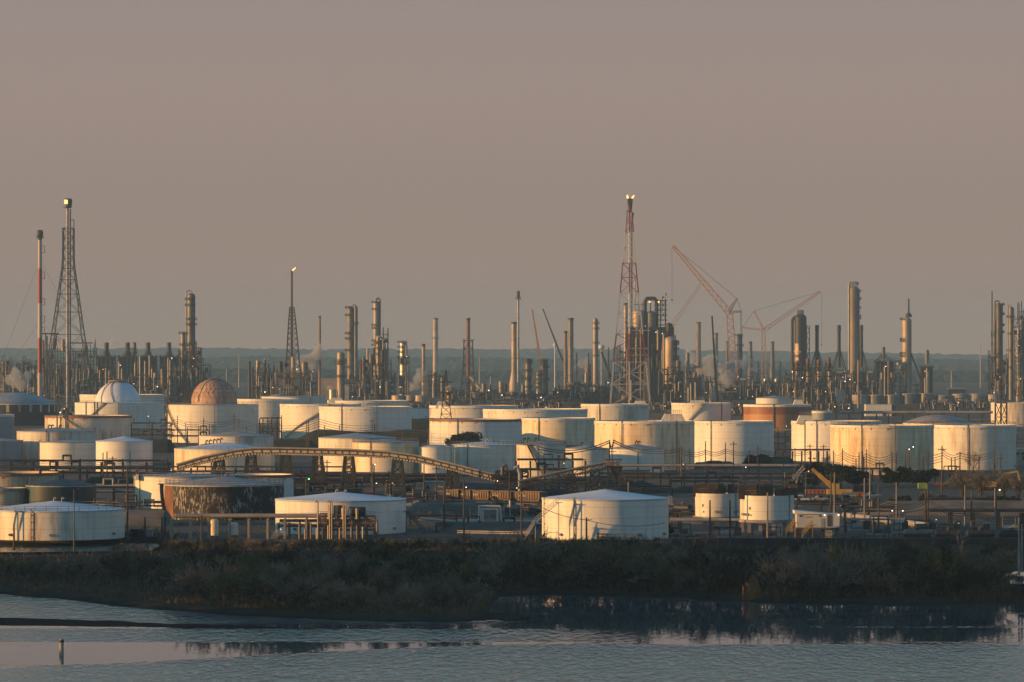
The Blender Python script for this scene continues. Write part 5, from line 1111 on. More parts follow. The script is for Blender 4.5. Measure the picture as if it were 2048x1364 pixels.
for k in range(12): g = MB(); x = s.X(600 + k*11.5); g.tube((x,-2.6,0),(x,-2.6,H*random.Random(k).uniform(.4,.75)),.2,.2,8); part('riser_pipe', g, M['tancol' if k % 2 else 'brown'], e)
g = MB(); g.tube((s.X(640),-1.5,H*.62),(s.X(745),-1.5,H*.62),.5,.5,12); part('header_pipe', g, M['brown'], e)
def vessel(px, w, yt, yb, m, label, legs=.12):
    s = Site(px, yb); rr = w/2*s.s; H = s.Z(yt); e = thing('upright_vessel', label, 'vessel', s.loc); g = MB(); z0 = H*legs
    g.lathe([(.05,z0),(rr,z0+rr*.3),(rr,H-rr*.4),(rr*.7,H-rr*.1),(.05,H)], 20); part('shell', g, m, e)
    for k in range(4): a = PI/4 + k*PI/2; g = MB(); g.bar((rr*.85*cos(a),rr*.85*sin(a),0),(rr*.85*cos(a),rr*.85*sin(a),z0+.6),.18); part('leg', g, M['steel'], e)
    g = MB(); g.tube((0,0,H),(0,0,H+.6),.18); part('nozzle', g, M['steel3'], e)
vessel(429, 17, 1038, 1078, M['ochre'], 'rust mottled orange upright vessel under the pipe trestle')
vessel(466, 21, 1044, 1077, M['white'], 'small white upright vessel under the pipe trestle')
vessel(754, 6, 1045, 1070, M['tancol'], 'small tan upright drum at the right end of the exhaust skid')
# hut on stilts with yellow stairs
s = Site(1634, 1079); e = thing('stilt_hut', 'white flat sided control hut on stilts with a sloping roof', 'hut', s.loc); hw = s.X(1678); z0, z1 = s.Z(1054), s.Z(1027); g = MB(); g.box(-hw*.96,hw*.98,-2.6,2.6,z0,z1); part('wall', g, M['whitepaint'], e)
g = MB(); g.add([(-hw*1.06,-3.0,s.Z(1020)),(hw*.35,-3.0,s.Z(1026)),(hw*1.0,-3.0,s.Z(1028.5)),(hw*1.0,3.0,s.Z(1028.5)),(hw*.35,3.0,s.Z(1026)),(-hw*1.06,3.0,s.Z(1020)),(-hw*1.06,-3.0,z1+.02),(hw*1.0,-3.0,z1+.02),(hw*1.0,3.0,z1+.02),(-hw*1.06,3.0,z1+.02)],[(0,1,4,5),(1,2,3,4),(0,6,7,2,1),(3,8,9,5,4),(0,5,9,6),(2,7,8,3),(6,9,8,7)]); part('roof', g, M['white'], e)
g = MB(); g.box(-hw*1.0,hw*1.02,-2.9,2.9,z0-.35,z0-.02); part('floor_slab', g, M['steel3'], e)
for x in (-.85,-.3,.25,.55,.9):
    for y in (-2, 2): g = MB(); g.bar((hw*x,y,0),(hw*x,y,z0-.35),.4); part('leg', g, M['steel'], e)
g = MB(); g.box(hw*.12,hw*.3,-2.66,-2.55,z0+.05,z0+2.0); part('door', g, M['pale'], e); g = MB(); g.box(hw*.42,hw*.62,-2.68,-2.55,z0+.2,z1-.3); part('shutter', g, M['steel3'], e)
g = MB(); g.box(-hw*.55,-hw*.25,-2.65,-2.58,z1-.75,z1-.6); part('red_stripe', g, M['red'], e)
for x in (-.8, .1): g = MB(); g.box(hw*x-.18,hw*x+.18,-2.72,-2.58,z1-.6,z1-.25); part('wall_lamp', g, M['black'], e)
g = MB(); g.box(hw*.55,hw*.75,-2.2,-1.2,z0-1.6,z0-.4); g2 = MB(); g2.box(hw*.35,hw*.65,-2.4,-.6,0,2.2); part('cabinet', g2, M['pale'], e); part('duct_box', g, M['whitepaint'], e)
lamp_part(e, hw*.93, -3.0, z1-.2, .14, 'lamp_w'); lamp_part(e, hw*.3, -2.9, z1-.25, .14, 'lamp_w')
flight('yellow stair rising to the left end of the stilt hut', 1570, 1066, 1588, 1044, 1080, -3.2, M['yellow'])
flight('yellow stair rising under the middle of the stilt hut', 1602, 1070, 1622, 1048, 1080, -4.0, M['yellow'])
# ---------------- railway
def rail_line(pts, label):
    e = thing('railway_track', label, 'railway', ground(*pts[0])); o = Vector(e.location); g = MB(); V = [Vector(ground(*p)) - o for p in pts]
    for a, b in zip(V, V[1:]):
        for dy in (-.72, .72): g.bar(a + Vector((0,dy,.28)), b + Vector((0,dy,.28)), .12)
    part('rail', g, M['steel2'], e); g = MB()
    for a, b in zip(V, V[1:]):
        n = int((b-a).length/1.4)
        for k in range(n): c = a.lerp(b, k/n); g.box(c.x-.12,c.x+.12,c.y-1.3,c.y+1.3,.04,.2)
    part('sleeper_row', g, M['wood'], e)
def car_axis(pts):
    a = Vector(ground(*pts[0])); b = Vector(ground(*pts[1])); return a, b, math.atan2(b.y-a.y, b.x-a.x)
def bogie(e, x):
    p = MB(); p.box(x-1.5,x+1.5,-1.1,1.1,.45,.8); q = part('bogie', p, M['black'], e)
    for dx in (-.9, .9):
        for y in (-.85, .85): g = MB(); g.tube((x+dx,y-.06,.45),(x+dx,y+.06,.45),.45,.45,14); part('wheel', g, M['steel'], q)
def hopper(loc, rz, label, L, H):
    e = thing('hopper_car', label, 'rail car', loc, 'brown hopper cars in a row', rz); g = MB(); hl = L/2; b = .95
    g.add([(-hl+.3,-1.4,b+1.2),(hl-.3,-1.4,b+1.2),(hl-.3,1.4,b+1.2),(-hl+.3,1.4,b+1.2),(-hl,-1.5,H),(hl,-1.5,H),(hl,1.5,H),(-hl,1.5,H),(-hl+.9,-.9,b+.5),(hl-.9,-.9,b+.5),(hl-.9,.9,b+.5),(-hl+.9,.9,b+.5)],[(0,1,5,4),(1,2,6,5),(2,3,7,6),(3,0,4,7),(8,9,1,0),(9,10,2,1),(10,11,3,2),(11,8,0,3),(8,11,10,9)])
    g.box(-hl+.2,hl-.2,-1.3,1.3,H-.5,H-.45); part('body', g, M['hopper'], e)
    g = MB(); n = int(L/.9)
    for k in range(n+1): x = -hl + L*k/n; g.box(x-.07,x+.07,-1.62,-1.48,b+1.1,H)
    g.box(-hl-.05,hl+.05,-1.64,-1.46,H-.25,H); g.box(-hl-.5,hl+.5,-.9,.9,.75,.98); part('frame', g, M['steel2'], e)
    g = MB()
    for k in range(4): g.box(hl*(-.55+.13*k),hl*(-.55+.13*k)+.28,-1.66,-1.6,H-1.35,H-1.0)
    part('car_number', g, M['pale'], e)
    bogie(e, -hl+1.6); bogie(e, hl-1.6); return e
a, b, rz = car_axis([(905,1011),(1130,1020)]); L = 33*Site(1000,1015).s
rail_line([(880,1010),(1340,1028)], 'railway track under the brown hopper cars')
hp = None; hl_ = ['leftmost brown hopper car, half hidden in shade','second brown hopper car with an orange lit right end','third brown hopper car, flat sided with pale numbers','fourth brown hopper car with an orange lit right end','rightmost brown hopper car, with two pale number marks']
xs = [(910,1011.2),(937,1012),(966.5,1013),(1008,1014.5),(1062,1016.5)]
for k, (x, y) in enumerate(xs):
    loc = ground(x, y); Lk = (30, 24, 38, 44, 50)[k]*Site(x,y).s/.68; hopper((loc[0],loc[1],.35), rz, hl_[k], Lk, (30,30,30,30,31)[k]*Site(x,y).s)
def tank_car(loc, rz, label, L, r0, m, first={}):
    e = thing('tank_car', label, 'rail car', loc, 'rail tank cars', rz); z = .9 + r0; hl = L/2; g = MB()
    n = 18; g.tube((-hl+.5,0,z),(hl-.5,0,z),r0,r0,n,False)
    for sg in (-1, 1):
        for k in range(4):
            a0, a1 = PI/2*k/4, PI/2*(k+1)/4; g.tube((sg*(hl-.5+.5*sin(a0)),0,z),(sg*(hl-.5+.5*sin(a1)),0,z),r0*cos(a0),max(.03,r0*cos(a1)),n,False)
    part('barrel', g, m, e); g = MB(); g.box(-hl-.4,hl+.4,-1.1,1.1,.72,.95); part('underframe', g, M['black'], e)
    g = MB(); g.tube((0,0,z+r0-.1),(0,0,z+r0+.5),.55,.55,12); part('dome_hatch', g, M['steel3'], e)
    g = MB()
    for y in (-.6,.6): g.bar((-hl*.5,y,z+r0+.35),(hl*.5,y,z+r0+.35),.07)
    for x in (-hl*.5, 0, hl*.5): g.bar((x,-.6,z+r0-.3),(x,-.6,z+r0+.35),.07)
    part('handrail', g, M['steel'], e); bogie(e, -hl+1.8); bogie(e, hl-1.8); return e
a, b, rz2 = car_axis([(1000,1032),(1130,1037)])
tc_ = []
for k, (x, y, m_) in enumerate(((1024,1030.5,'greycol'),(1076,1032.5,'black'),(1345,1042,'black'),(1366,1030,'black'))):
    loc = ground(x, y); s = Site(x, y); tank_car((loc[0],loc[1],.05), rz2, ['grey tank car with a pale rounded end below the hopper cars','black tank car beside the grey one below the hopper cars','black tank car right of the big white tank with side stair','dark tank car behind the left tank on legs'][k], 44*s.s, 7.2*s.s, M[m_])
rail_line([(1790,1083),(2300,1087)], 'railway track under the front line of tank cars')
for k in range(7):
    x = 1835 + k*63; y = 1083.5 + k*.55; loc = ground(x, y); s = Site(x, y)
    o = tank_car((loc[0],loc[1],.3), 0.0, 'x', 58*s.s, 7.0*s.s, M['greycol' if k == 0 else 'darktank'])
    tc_.append((o, 'rounded pale tank car end at the head of the front rail line' if k == 0 else 'dark tank car with pale top light in the front rail line', x))
tc_ = [q for q in tc_]
ordinals(tc_)
# ---------------- road rail, flood wall
def rail_fence(pts, label, h=1.0, m='steel3', step=3.0, name='guard_rail', cat='guard rail', double=True, t=.14):
    e = thing(name, label, cat, ground(*pts[0])); o = Vector(e.location); V = [Vector(ground(*p)) - o for p in pts]; g = MB(); q = MB()
    for a, b in zip(V, V[1:]):
        n = max(1, int((b-a).length/step))
        for k in range(n+1): c = a.lerp(b, k/n); g.bar(c, c + Vector((0,0,h)), t)
        for z in ((h*.95, h*.5) if double else (h*.9,)): q.bar(a + Vector((0,0,z)), b + Vector((0,0,z)), t*1.3)
    part('post_row', g, M[m], e); part('rail', q, M[m], e); return e
rail_fence([(-40,1075.5),(150,1074),(338,1069)], 'steel guard rail along the raised road at lower left', 1.1)
rail_fence([(915,1069),(1060,1072)], 'pale guard rail left of the big white tank with side stair', .9, 'pale')
rail_fence([(1150,1081),(1270,1083)], 'thin dark fence at the foot of the big white tank with side stair', 1.6, 'steel', 2.2)
rail_fence([(-40,1069),(250,1070)], 'thin wire fence at the foot of the big low white tank', 1.5, 'steel', 3.2, 'wire_fence', 'fence', True, .08)
rail_fence([(1400,1081),(1700,1082)], 'chain link fence below the tanks on legs and the stilt hut', 2.0, 'steel3', 3.0, 'wire_fence', 'fence', True, .08)
s = Site(1690, 1086.5); e = thing('flood_wall', 'low dark concrete flood wall with slanted braces above the scrub at right', 'wall', s.loc); a, b = s.X(1345), s.X(2160); g = MB(); g.box(a,b,-.25,.25,-1.5,1.05); part('wall', g, M['steel'], e)
for k in range(36): x = a + (b-a)*k/35; g = MB(); g.bar((x,-.3,.9),(x-.7,-1.3,-1.2),.22); part('brace', g, M['black'], e)
g = MB(); g.box(a,b,-.4,.4,1.05,1.15); part('coping', g, M['steel3'], e)
# ---------------- machines, vehicles, boxes
s = Site(1668, 997); e = thing('mobile_crane', 'yellow telescopic mobile crane with a folded white jib hanging at left', 'crane', s.loc); g = MB(); A = Vector((s.X(1672),0,s.Z(980))); B = Vector((s.X(1624),0,s.Z(938)))
for k in range(3): g.bar(A.lerp(B,k/3), A.lerp(B,min(1,(k+1.1)/3)), 1.5-.3*k)
part('boom', g, M['yellow'], e); g = MB(); truss(g, (s.X(1608),0,s.Z(934)), (s.X(1586),0,s.Z(958)), .9,.5,8,.16); g.bar((s.X(1597),0,s.Z(950)),(s.X(1592),0,s.Z(966)),.5); part('jib', g, M['pale'], e); g = MB(); g.bar(B,(s.X(1608),0,s.Z(934)),.14); part('jib_cable', g, M['cable'], e)
g = MB(); g.box(-2,5,-1.3,1.3,1.2,2.6); part('chassis', g, M['yellow'], e); g = MB(); g.box(-.5,1.4,-1.2,.2,2.6,4.2); part('cab', g, M['yellow'], e)
for x in (-1.2,.4,2.6,4.2):
    for y in (-1.1,1.1): g = MB(); g.tube((x,y-.25,.65),(x,y+.25,.65),.65,.65,14); part('wheel', g, M['black'], e)
def excavator(px, yb, label, sg=1):
    s = Site(px, yb); e = thing('excavator', label, 'excavator', s.loc)
    for y in (-1.1,1.1): g = MB(); g.box(-2.0,2.0,y-.3,y+.3,0,.9); part('crawler_track', g, M['black'], e)
    g = MB(); g.box(-2.6,.9,-1.2,1.2,1.0,2.3); part('body', g, M['yellow'], e); g = MB(); g.box(.2,1.5,-1.15,-.1,1.0,3.0); part('cab', g, M['glass'], e)
    g = MB(); g.bar((.9,.2,1.6),(3.2,.2,4.3),.55); g.bar((3.2,.2,4.3),(6.6,.2,5.0),.5); part('boom', g, M['yellow'], e); g = MB(); g.bar((6.5,.2,5.1),(7.1,.2,2.4),.42); part('arm', g, M['yellow'], e)
    g = MB(); g.box(6.3,7.4,-.4,.8,1.5,2.5); part('bucket', g, M['steel2'], e); e.scale = (1.15,1.15,1.15)
excavator(1985, 981, 'yellow tracked excavator with raised boom at right below the bare trees')
def container(px, w, yt, yb, m, label, dep=2.4):
    s = Site(px, yb); e = thing('skip_container', label, 'container', s.loc); hw = w/2*s.s; H = s.Z(yt); g = MB(); g.add([(-hw*.94,-dep/2,.15),(hw*.94,-dep/2,.15),(hw*.94,dep/2,.15),(-hw*.94,dep/2,.15),(-hw,-dep/2,H),(hw,-dep/2,H),(hw,dep/2,H),(-hw,dep/2,H)],[(0,1,5,4),(1,2,6,5),(2,3,7,6),(3,0,4,7),(0,3,2,1),(4,5,6,7)]); part('body', g, M[m], e); g = MB(); n = max(3, int(2*hw/1.0))
    for k in range(n+1): x = -hw*.97 + 1.94*hw*k/n; g.box(x-.07,x+.07,-dep/2-.12,-dep/2+.02,.1,H)
    g.box(-hw-.08,hw+.08,-dep/2-.14,-dep/2+.02,H-.18,H+.02); part('rib', g, M[m], e); g = MB(); g.box(-hw*.9,hw*.9,-dep/2+.1,dep/2-.1,0,.16); part('skid', g, M['black'], e)
container(1844, 16, 966, 978, 'lime', 'lime green skip beside the dark bush at right'); container(1905, 74, 966, 976, 'orange', 'long rusty orange skip right of the lime green skip')
container(1726, 38, 969, 985, 'navy', 'dark blue skip below the dark bushes at right'); container(1630, 40, 979, 989, 'orange', 'orange brown container beside the yellow mobile crane'); container(1712, 26, 984, 993, 'orange', 'small orange stack of boxes below the dark blue skip')
container(590, 46, 977, 1002, 'navy', 'dark blue framed container behind the big white tank skid, left one'); container(690, 70, 977, 1000, 'navy', 'longer dark blue container behind the white cone roof, right one'); container(740, 18, 984, 998, 'red', 'small dull red box right of the dark blue containers')
container(275, 26, 1058, 1073, 'navy', 'dark cabinet right of the big low white tank'); container(298, 15, 1058, 1074, 'pale', 'pale cabinet with vents right of the dark cabinet'); container(935, 16, 1030, 1037, 'red', 'small dark red crate left of the white pipe loops'); container(1672, 20, 1062, 1079, 'pale', 'pale grey cabinet under the right end of the stilt hut')
def vehicle(px, yb, kind, m, label, rz=0.0):
    s = Site(px, yb); e = thing({'car':'parked_car','truck':'pickup_truck','van':'delivery_truck'}[kind], label, {'car':'car','truck':'pickup truck','van':'truck'}[kind], s.loc, None, rz); g = MB(); L = {'car':4.4,'truck':5.6,'van':7.5}[kind]
    g.box(-L/2,L/2,-.9,.9,.45,1.05); part('body', g, M[m], e); g = MB()
    if kind == 'car': g.add([(-L*.32,-.8,1.05),(L*.28,-.8,1.05),(L*.28,.8,1.05),(-L*.32,.8,1.05),(-L*.2,-.7,1.6),(L*.15,-.7,1.6),(L*.15,.7,1.6),(-L*.2,.7,1.6)],[(0,1,5,4),(1,2,6,5),(2,3,7,6),(3,0,4,7),(4,5,6,7)])
    elif kind == 'truck': g.box(-L*.12,L*.2,-.85,.85,1.05,1.9)
    else: g.box(-L*.5,L*.25,-1.15,1.15,1.0,3.3)
    part('cargo_box' if kind == 'van' else 'cabin', g, M[m], e)
    g = MB(); g.box(L*.25 if kind == 'van' else -L*.1, L*.45 if kind == 'van' else L*.16, -.92,.92,1.15,1.6 if kind != 'van' else 2.2); part('window', g, M['glass'], e)
    for x in (-L*.33, L*.33):
        for y in (-.85,.85): g = MB(); g.tube((x,y-.1,.36),(x,y+.1,.36),.36,.36,14); part('wheel', g, M['black'], e)
for a in [(800,990,'van','whitepaint','white box truck parked behind the big white skid tank'),(818,1000,'truck','pale','pale pickup parked right of the white box truck'),(768,1003,'car','whitepaint','white car parked left of the white box truck'),(838,1004,'car','navy','dark blue car parked right of the pale pickup'),(884,992,'van','pale','pale small truck below the long conveyor'),
          (1598,1004,'truck','whitepaint','white pickup parked above the stilt hut'),(1640,1003,'car','pale','silver car parked right of the white pickup'),(1690,1003,'truck','navy','dark pickup right of the silver car'),(1745,996,'car','whitepaint','white car at the end of the dirt lot'),(1560,1010,'van','pale','pale truck behind the right tank on legs'),(240,1074,'truck','navy','dark pickup below the shed beside the big low white tank')]: vehicle(*a)
s = Site(226, 1073); e = thing('open_shed', 'dark open sided shed in front of the right side of the big low white tank', 'shed', s.loc); hw = s.X(250); g = MB(); g.box(-hw,hw,-2,2,s.Z(1058),s.Z(1053)); part('roof', g, M['steel'], e)
for x in (-.9,-.3,.3,.9): g = MB(); g.bar((hw*x,-1.8,0),(hw*x,-1.8,s.Z(1058)),.22); part('post', g, M['pale'], e)
g = MB(); g.box(hw*.45,hw*.95,-1.5,1.5,0,s.Z(1059)); part('back_wall', g, M['black'], e); g = MB()
for k in range(5): g.box(-hw*.8+k*1.6,-hw*.8+k*1.6+1.0,-1.2,.6,.2,1.2+.3*(k%3))
part('stored_crates', g, M['steel3'], e)
for a in [(1240,1300,940,952,'low dark flat roofed shed under the pale cone tank','steel3','steel3',.4),(850,888,964,990,'small pale shed below the small rounded white tank','pale','pale',.6),(1180,1196,974,984,'tiny pointed white kiosk above the big white tank roof','whitepaint','whitepaint',1.0),(1392,1480,976,984,'long low brown shed behind the tanks on legs','tarp','tarp',.25),(1470,1560,978,986,'second long low brown shed behind the right tank on legs','tarp','tarp',.25),(2010,2060,898,920,'pale building cut by the right edge behind the grimy tank','pale','pale',.6),(1690,1712,988,1000,'small grey cabin left of the orange boxes','grey','grey',.7)]:
    shed(a[0],a[1],a[2],a[3],a[4],a[5],a[6],a[7],.1,True,'shed','building',3)
# cross braced tower at the right edge, lattice pylon among the tanks
s = Site(2002, 862); e = thing('braced_tower', 'dark cross braced steel stair tower in front of the stained edge tank', 'tower', s.loc); g = MB(); hw = s.X(2008)
for q in (-1, 0, 1):
    for y in (-hw, hw): g.bar((q*hw*1.9,y,0),(q*hw*1.9,y,s.Z(806)),.45)
for a, b in ((-1,0),(0,1)):
    for k in range(2): z0, z1 = s.Z(862-28*k), s.Z(862-28*(k+1)); g.bar((a*hw*1.9,-hw,z0),(b*hw*1.9,-hw,z1),.35); g.bar((b*hw*1.9,-hw,z0),(a*hw*1.9,-hw,z1),.35); g.bar((-hw*1.9,-hw,z1),(hw*1.9,-hw,z1),.4)
part('lattice', g, M['steel'], e)
def pylon(px, yt, yb, w, label, arms, m='steel3', t=.22):
    s = Site(px, yb); e = thing('lattice_pylon', label, 'pylon', s.loc, 'lattice pylons'); H = yb - yt; g = MB()
    tb = [(yt, px-.6, px+.6), (yt+H*.45, px-w*.22, px+w*.22), (yt+H*.62, px-w*.3, px+w*.3), (yb, px-w/2, px+w/2)]; derrick(lambda y: g, levels(tb, 1.0), s, t*1.6, t); part('lattice', g, M[m], e)
    for y, aw in arms: g = MB(); z = s.Z(y); g.bar((-aw*s.s,0,z),(aw*s.s,0,z),t*1.5); g.bar((-aw*s.s,0,z),(0,0,z+1.6),t); g.bar((aw*s.s,0,z),(0,0,z+1.6),t); part('cross_arm', g, M[m], e)
pylon(375, 757, 882, 32, 'tall thin lattice pylon standing in front of the tank with the rusty dome', ((782,14),(800,16),(818,12)))
pylon(892, 740, 872, 30, 'dark lattice pylon rising from the two tone tank', ((765,12),(785,14)), 'steel')
# ---------------- poles, lamp posts, cables
def make_pole(h, m, arm=True):
    e = thing('utility_pole', 'pole', 'utility pole', (0,0,0), 'utility poles'); g = MB(); g.lathe([(.24,-1.0),(.16,h)], 10); part('shaft', g, M[m], e)
    if arm:
        g = MB(); g.box(-1.2,1.2,-.08,.08,h-.9,h-.72); part('cross_arm', g, M[m], e); g = MB()
        for x in (-1.1,-.4,.4,1.1): g.tube((x,0,h-.72),(x,0,h-.45),.07,.07,6)
        part('insulator', g, M['pale'], e)
    THINGS.remove(e); return e
protos = {}
POLES = []
def pole(px, yt, yb, m='wood', arm=None):
    s = Site(px, yb); h = s.Z(yt); arm = (int(px) % 3 == 0) if arm is None else arm; key = (m, arm)
    if key not in protos: protos[key] = (make_pole(10.0, m, arm), False)
    e, used = protos[key]
    if not used: e.location = s.loc; e.scale = (1, 1, h/10); THINGS.append(e); protos[key] = (e, True); o = e
    else: o = dup(e, s.loc, 'pole', 'utility poles', (1, 1, h/10))
    POLES.append((o, ('pale' if m == 'palewood' else 'dark') + (' crossarm' if arm else ' bare') + ' pole ' + near_short(px, yb), px)); return Vector(s.loc) + Vector((0,0,h-.6))
for x, a, b in [(61,916,952),(160,918,952),(206,905,972),(214,903,972),(225,913,964),(260,902,962),(28,1050,1096),(190,1020,1074),(255,932,1078),(268,835,884),(298,838,886),(355,831,892),(397,852,892),(407,836,892),(419,849,886),(468,828,886),(493,853,886),(514,846,886),(552,843,892),(613,842,898),(617,841,898),(638,826,904),(649,850,895),(679,850,895),(744,838,892),(749,846,892),(805,858,896),(857,853,896),(908,895,958),(628,915,990),(654,920,985),(748,928,990),(778,942,990),(848,928,995),(873,932,1000),(888,968,1066),(928,962,1074),(1019,938,1022),(1043,985,1084),(1076,893,970),(1132,879,925),(1173,1035,1092),(1203,938,990),(1219,880,955),(1228,878,930),(1224,898,960),(1233,930,990),(1276,905,955),(1358,902,960),(1363,892,982),(1379,898,952),(1411,882,952),(1427,920,940),(1451,885,948),(1467,883,948),(1498,900,948),(1515,892,948),(1590,896,944),(1604,905,945),(1620,888,945),(1647,889,944),(1667,901,952),(1685,897,952),(1712,917,960),(1718,904,962),(1724,902,962),(1727,913,962),(1733,899,966),(1759,922,962),(1784,903,955),(1793,903,952),(1811,896,958),(1818,893,962),(1846,914,960),(1856,906,960),(1884,892,985),(1903,915,960),(1910,914,960),(1920,903,960),(1958,912,1000),(1988,894,950),(2001,910,988),(1670,958,1022),(1757,972,1068),(1851,980,1058),(1856,968,1058),(1943,980,1060),(1460,1000,1098),(1420,1000,1070),(1747,1033,1082),(290,1034,1076),(324,1034,1075),(330,1034,1075),(403,1030,1082),(1660,1010,1040),(1662,946,1030)]:
    pole(x, a, b)
for x, a, b in [(1740,936,1024),(1729,956,1056),(1793,965,1046),(1930,970,1056),(1535,985,1082),(1669,945,1032),(1990,976,1060),(2038,1035,1140),(2044,1048,1136),(1257,965,1068)]: pole(x, a, b, 'palewood', False)
LAMPS = []; lp = {}
def lamp_post(px, yt, yb, m='lamp_w', double=False):
    s = Site(px, yb); h = s.Z(yt); key = (m, double)
    if key not in lp:
        e = thing('lamp_post', 'x', 'lamp post', s.loc, 'lamp posts'); THINGS.remove(e); g = MB(); g.lathe([(.14,-1),(.09,10)], 8); part('shaft', g, M['steel3'], e)
        for q in ((-1, 1) if double else (1,)):
            g = MB(); g.bar((0,0,9.8),(.9*q,0,10.0),.1); g.box(.7*q-.35,.7*q+.35,-.2,.2,9.95,10.15); hd = part('lamp_head', g, M['steel'], e)
            if not double: g = MB(); g.ball((0,0,0), .17, 10, 8); part('bulb', g, M[m], hd, (.7*q,-.25,9.9))
        lp[key] = [e, False]
    e, used = lp[key]
    if not used: lp[key][1] = True; o = e; THINGS.append(e); e.scale = (1,1,h/10)
    else: o = dup(e, s.loc, 'x', 'lamp posts', (1,1,h/10))
    LAMPS.append((o, ({'lamp_w':'white','lamp_o':'amber','lamp_g':'green'}[m] + ' lit lamp post ' if not double else 'unlit twin headed lamp post ') + near_short(px, yb), px))
for x, a, b, m in [(745,928,995,'lamp_w'),(748,966,1004,'lamp_w'),(927,974,1020,'lamp_w'),(1487,934,975,'lamp_w'),(1612,942,1004,'lamp_o'),(294,832,870,'lamp_w'),(555,1058,1080,'lamp_w'),(115,944,966,'lamp_w'),(338,940,966,'lamp_w'),(555,941,966,'lamp_w'),(612,957,1044,'lamp_g'),(1778,1021,1072,'lamp_w'),(1799,1021,1074,'lamp_w'),(1866,1039,1070,'lamp_o'),(1911,1046,1070,'lamp_o'),(1993,979,1060,'lamp_w'),(1814,898,962,'lamp_w'),(1362,928,976,'lamp_o'),(1123,926,986,'lamp_o'),(1570,852,880,'lamp_w'),(1478,795,815,'lamp_w'),(1822,893,960,'lamp_w'),(925,938,990,'lamp_g'),(780,966,1000,'lamp_o')]: lamp_post(x, a, b, m)
for x, a, b in [(148,978,1090),(1257,962,1070),(890,970,1060),(16,898,930)]: lamp_post(x, a, b, 'lamp_w', True)
post_site = Site(123, 1311, WATER); e = thing('reflection_post', 'lone weathered timber pile standing in the water at lower left', 'pile', post_site.loc); g = MB(); g.lathe([(.36,-1.5),(.3,2.4),(.05,2.45)],12); part('timber', g, M['concrete'], e); g = MB(); g.lathe([(.38,1.9),(.38,2.2)],12); part('band', g, M['steel'], e)  # post added in place of a faint upright reflection on the water
ordinals(POLES); ordinals(LAMPS)
def cable(pts, sag, label, n=3, gap=.5, r=.05):
    e = None; g = MB(); V = [space(x, y, dist(b)) for x, y, b in pts]
    for a, b in zip(V, V[1:]):
        for q in range(n):
            o = Vector((0, 0, -gap*q)); pr = None
            for k in range(9):
                u = k/8; p = a.lerp(b, u) + o - Vector((0,0,sag*4*u*(1-u)))
                if pr is not None: g.bar(pr, p, r*2)
                pr = p
    o = part('overhead_cable', g, M['cable']); tag(o, label, 'cable', 'overhead cables')
cable([(1075,893,970),(1219,881,955),(1227,880,950),(1360,897,975)], 2.2, 'thick dark cable looping before the great yellow stained tank', 2, .7, .13)
cable([(1363,899,975),(1411,900,952),(1451,898,948),(1515,899,948),(1620,900,945)], 1.0, 'dark cable run crossing the tall clean white tank', 3, .6, .07)
cable([(1667,905,952),(1685,902,952),(1733,908,962),(1784,908,955),(1884,906,985)], 1.3, 'dark cable run crossing the largest cream tank', 4, .8, .07)
cable([(1884,898,985),(1920,906,960),(1988,902,950)], 1.2, 'dark cable run crossing the grimy tank', 3, .8, .06)
cable([(468,836,886),(552,850,892),(638,838,904),(749,850,892),(857,858,896)], 1.4, 'dark cable run crossing the wide white tank', 4, 1.0, .08)
cable([(-40,924,952),(61,919,952),(160,920,952),(260,920,962),(349,924,962)], .9, 'dark cable run before the left row of tanks', 2, .6, .06)
cable([(298,842,886),(355,838,892),(407,842,892),(468,838,886)], 1.2, 'dark cable run crossing the tank with the rusty dome', 3, .9, .07)
cable([(1043,992,1084),(1173,1040,1092),(1330,1046,1086)], 1.0, 'thin cable crossing the big white tank with side stair', 1, .5, .05)
cable([(1757,1000,1068),(1856,996,1058),(1943,1020,1060),(2060,1028,1058)], 1.4, 'dark cable run over the lower right ground', 3, .5, .06)
# ---------------- steam
t = bpy.data.materials.new('steam'); t.use_nodes = True; tn = t.node_tree.nodes; tn.remove(tn['Principled BSDF']); v = tn.new('ShaderNodeVolumePrincipled'); v.inputs['Density'].default_value = .22; v.inputs['Color'].default_value = (.97,.97,.97,1); t.node_tree.links.new(v.outputs[0], tn['Material Output'].inputs['Volume']); M['steam'] = t
t2 = t.copy(); t2.name = 'thin_steam'; t2.node_tree.nodes['Principled Volume'].inputs['Density'].default_value = .12; M['thin'] = t2
def plume(px, py, yb, pts, label, m='steam', seed=0):
    s = Site(px, yb); g = MB(); r = random.Random(seed)
    for x, y, w in pts:
        w *= 1.45
        for k in range(9): rr = w/2*s.s*r.uniform(.35,.75); g.ball((s.X(x) + r.uniform(-.45,.45)*w*s.s, r.uniform(-.4,.4)*w*s.s, s.Z(y) + r.uniform(-.4,.4)*w*s.s), rr, 12, 8)
    o = part('steam_plume', g, M[m]); o.location = s.loc; tag(o, label, 'steam'); md = o.modifiers.new('remesh', 'REMESH'); md.mode = 'VOXEL'; md.voxel_size = max(.8, 2.0*s.s)
plume(1440, 760, 803, [(1436,770,16),(1446,762,20),(1450,752,18)], 'dense white steam puff by the thin upright boom', 'steam', 1)
plume(1425, 735, 800, [(1412,736,20),(1420,726,18),(1428,742,16)], 'soft steam cloud drifting left of the thin upright boom', 'thin', 2)
plume(1455, 732, 800, [(1446,734,12),(1456,730,14),(1462,738,8)], 'curling white steam puff left of the big crane mast', 'steam', 3)
plume(1492, 726, 798, [(1482,728,14),(1492,722,16),(1500,730,12),(1508,738,10)], 'steam cloud between the two lattice cranes', 'thin', 4)
plume(620, 722, 790, [(606,728,20),(622,718,26),(632,704,18)], 'faint steam haze left of the slim dark rust stack', 'thin', 5)
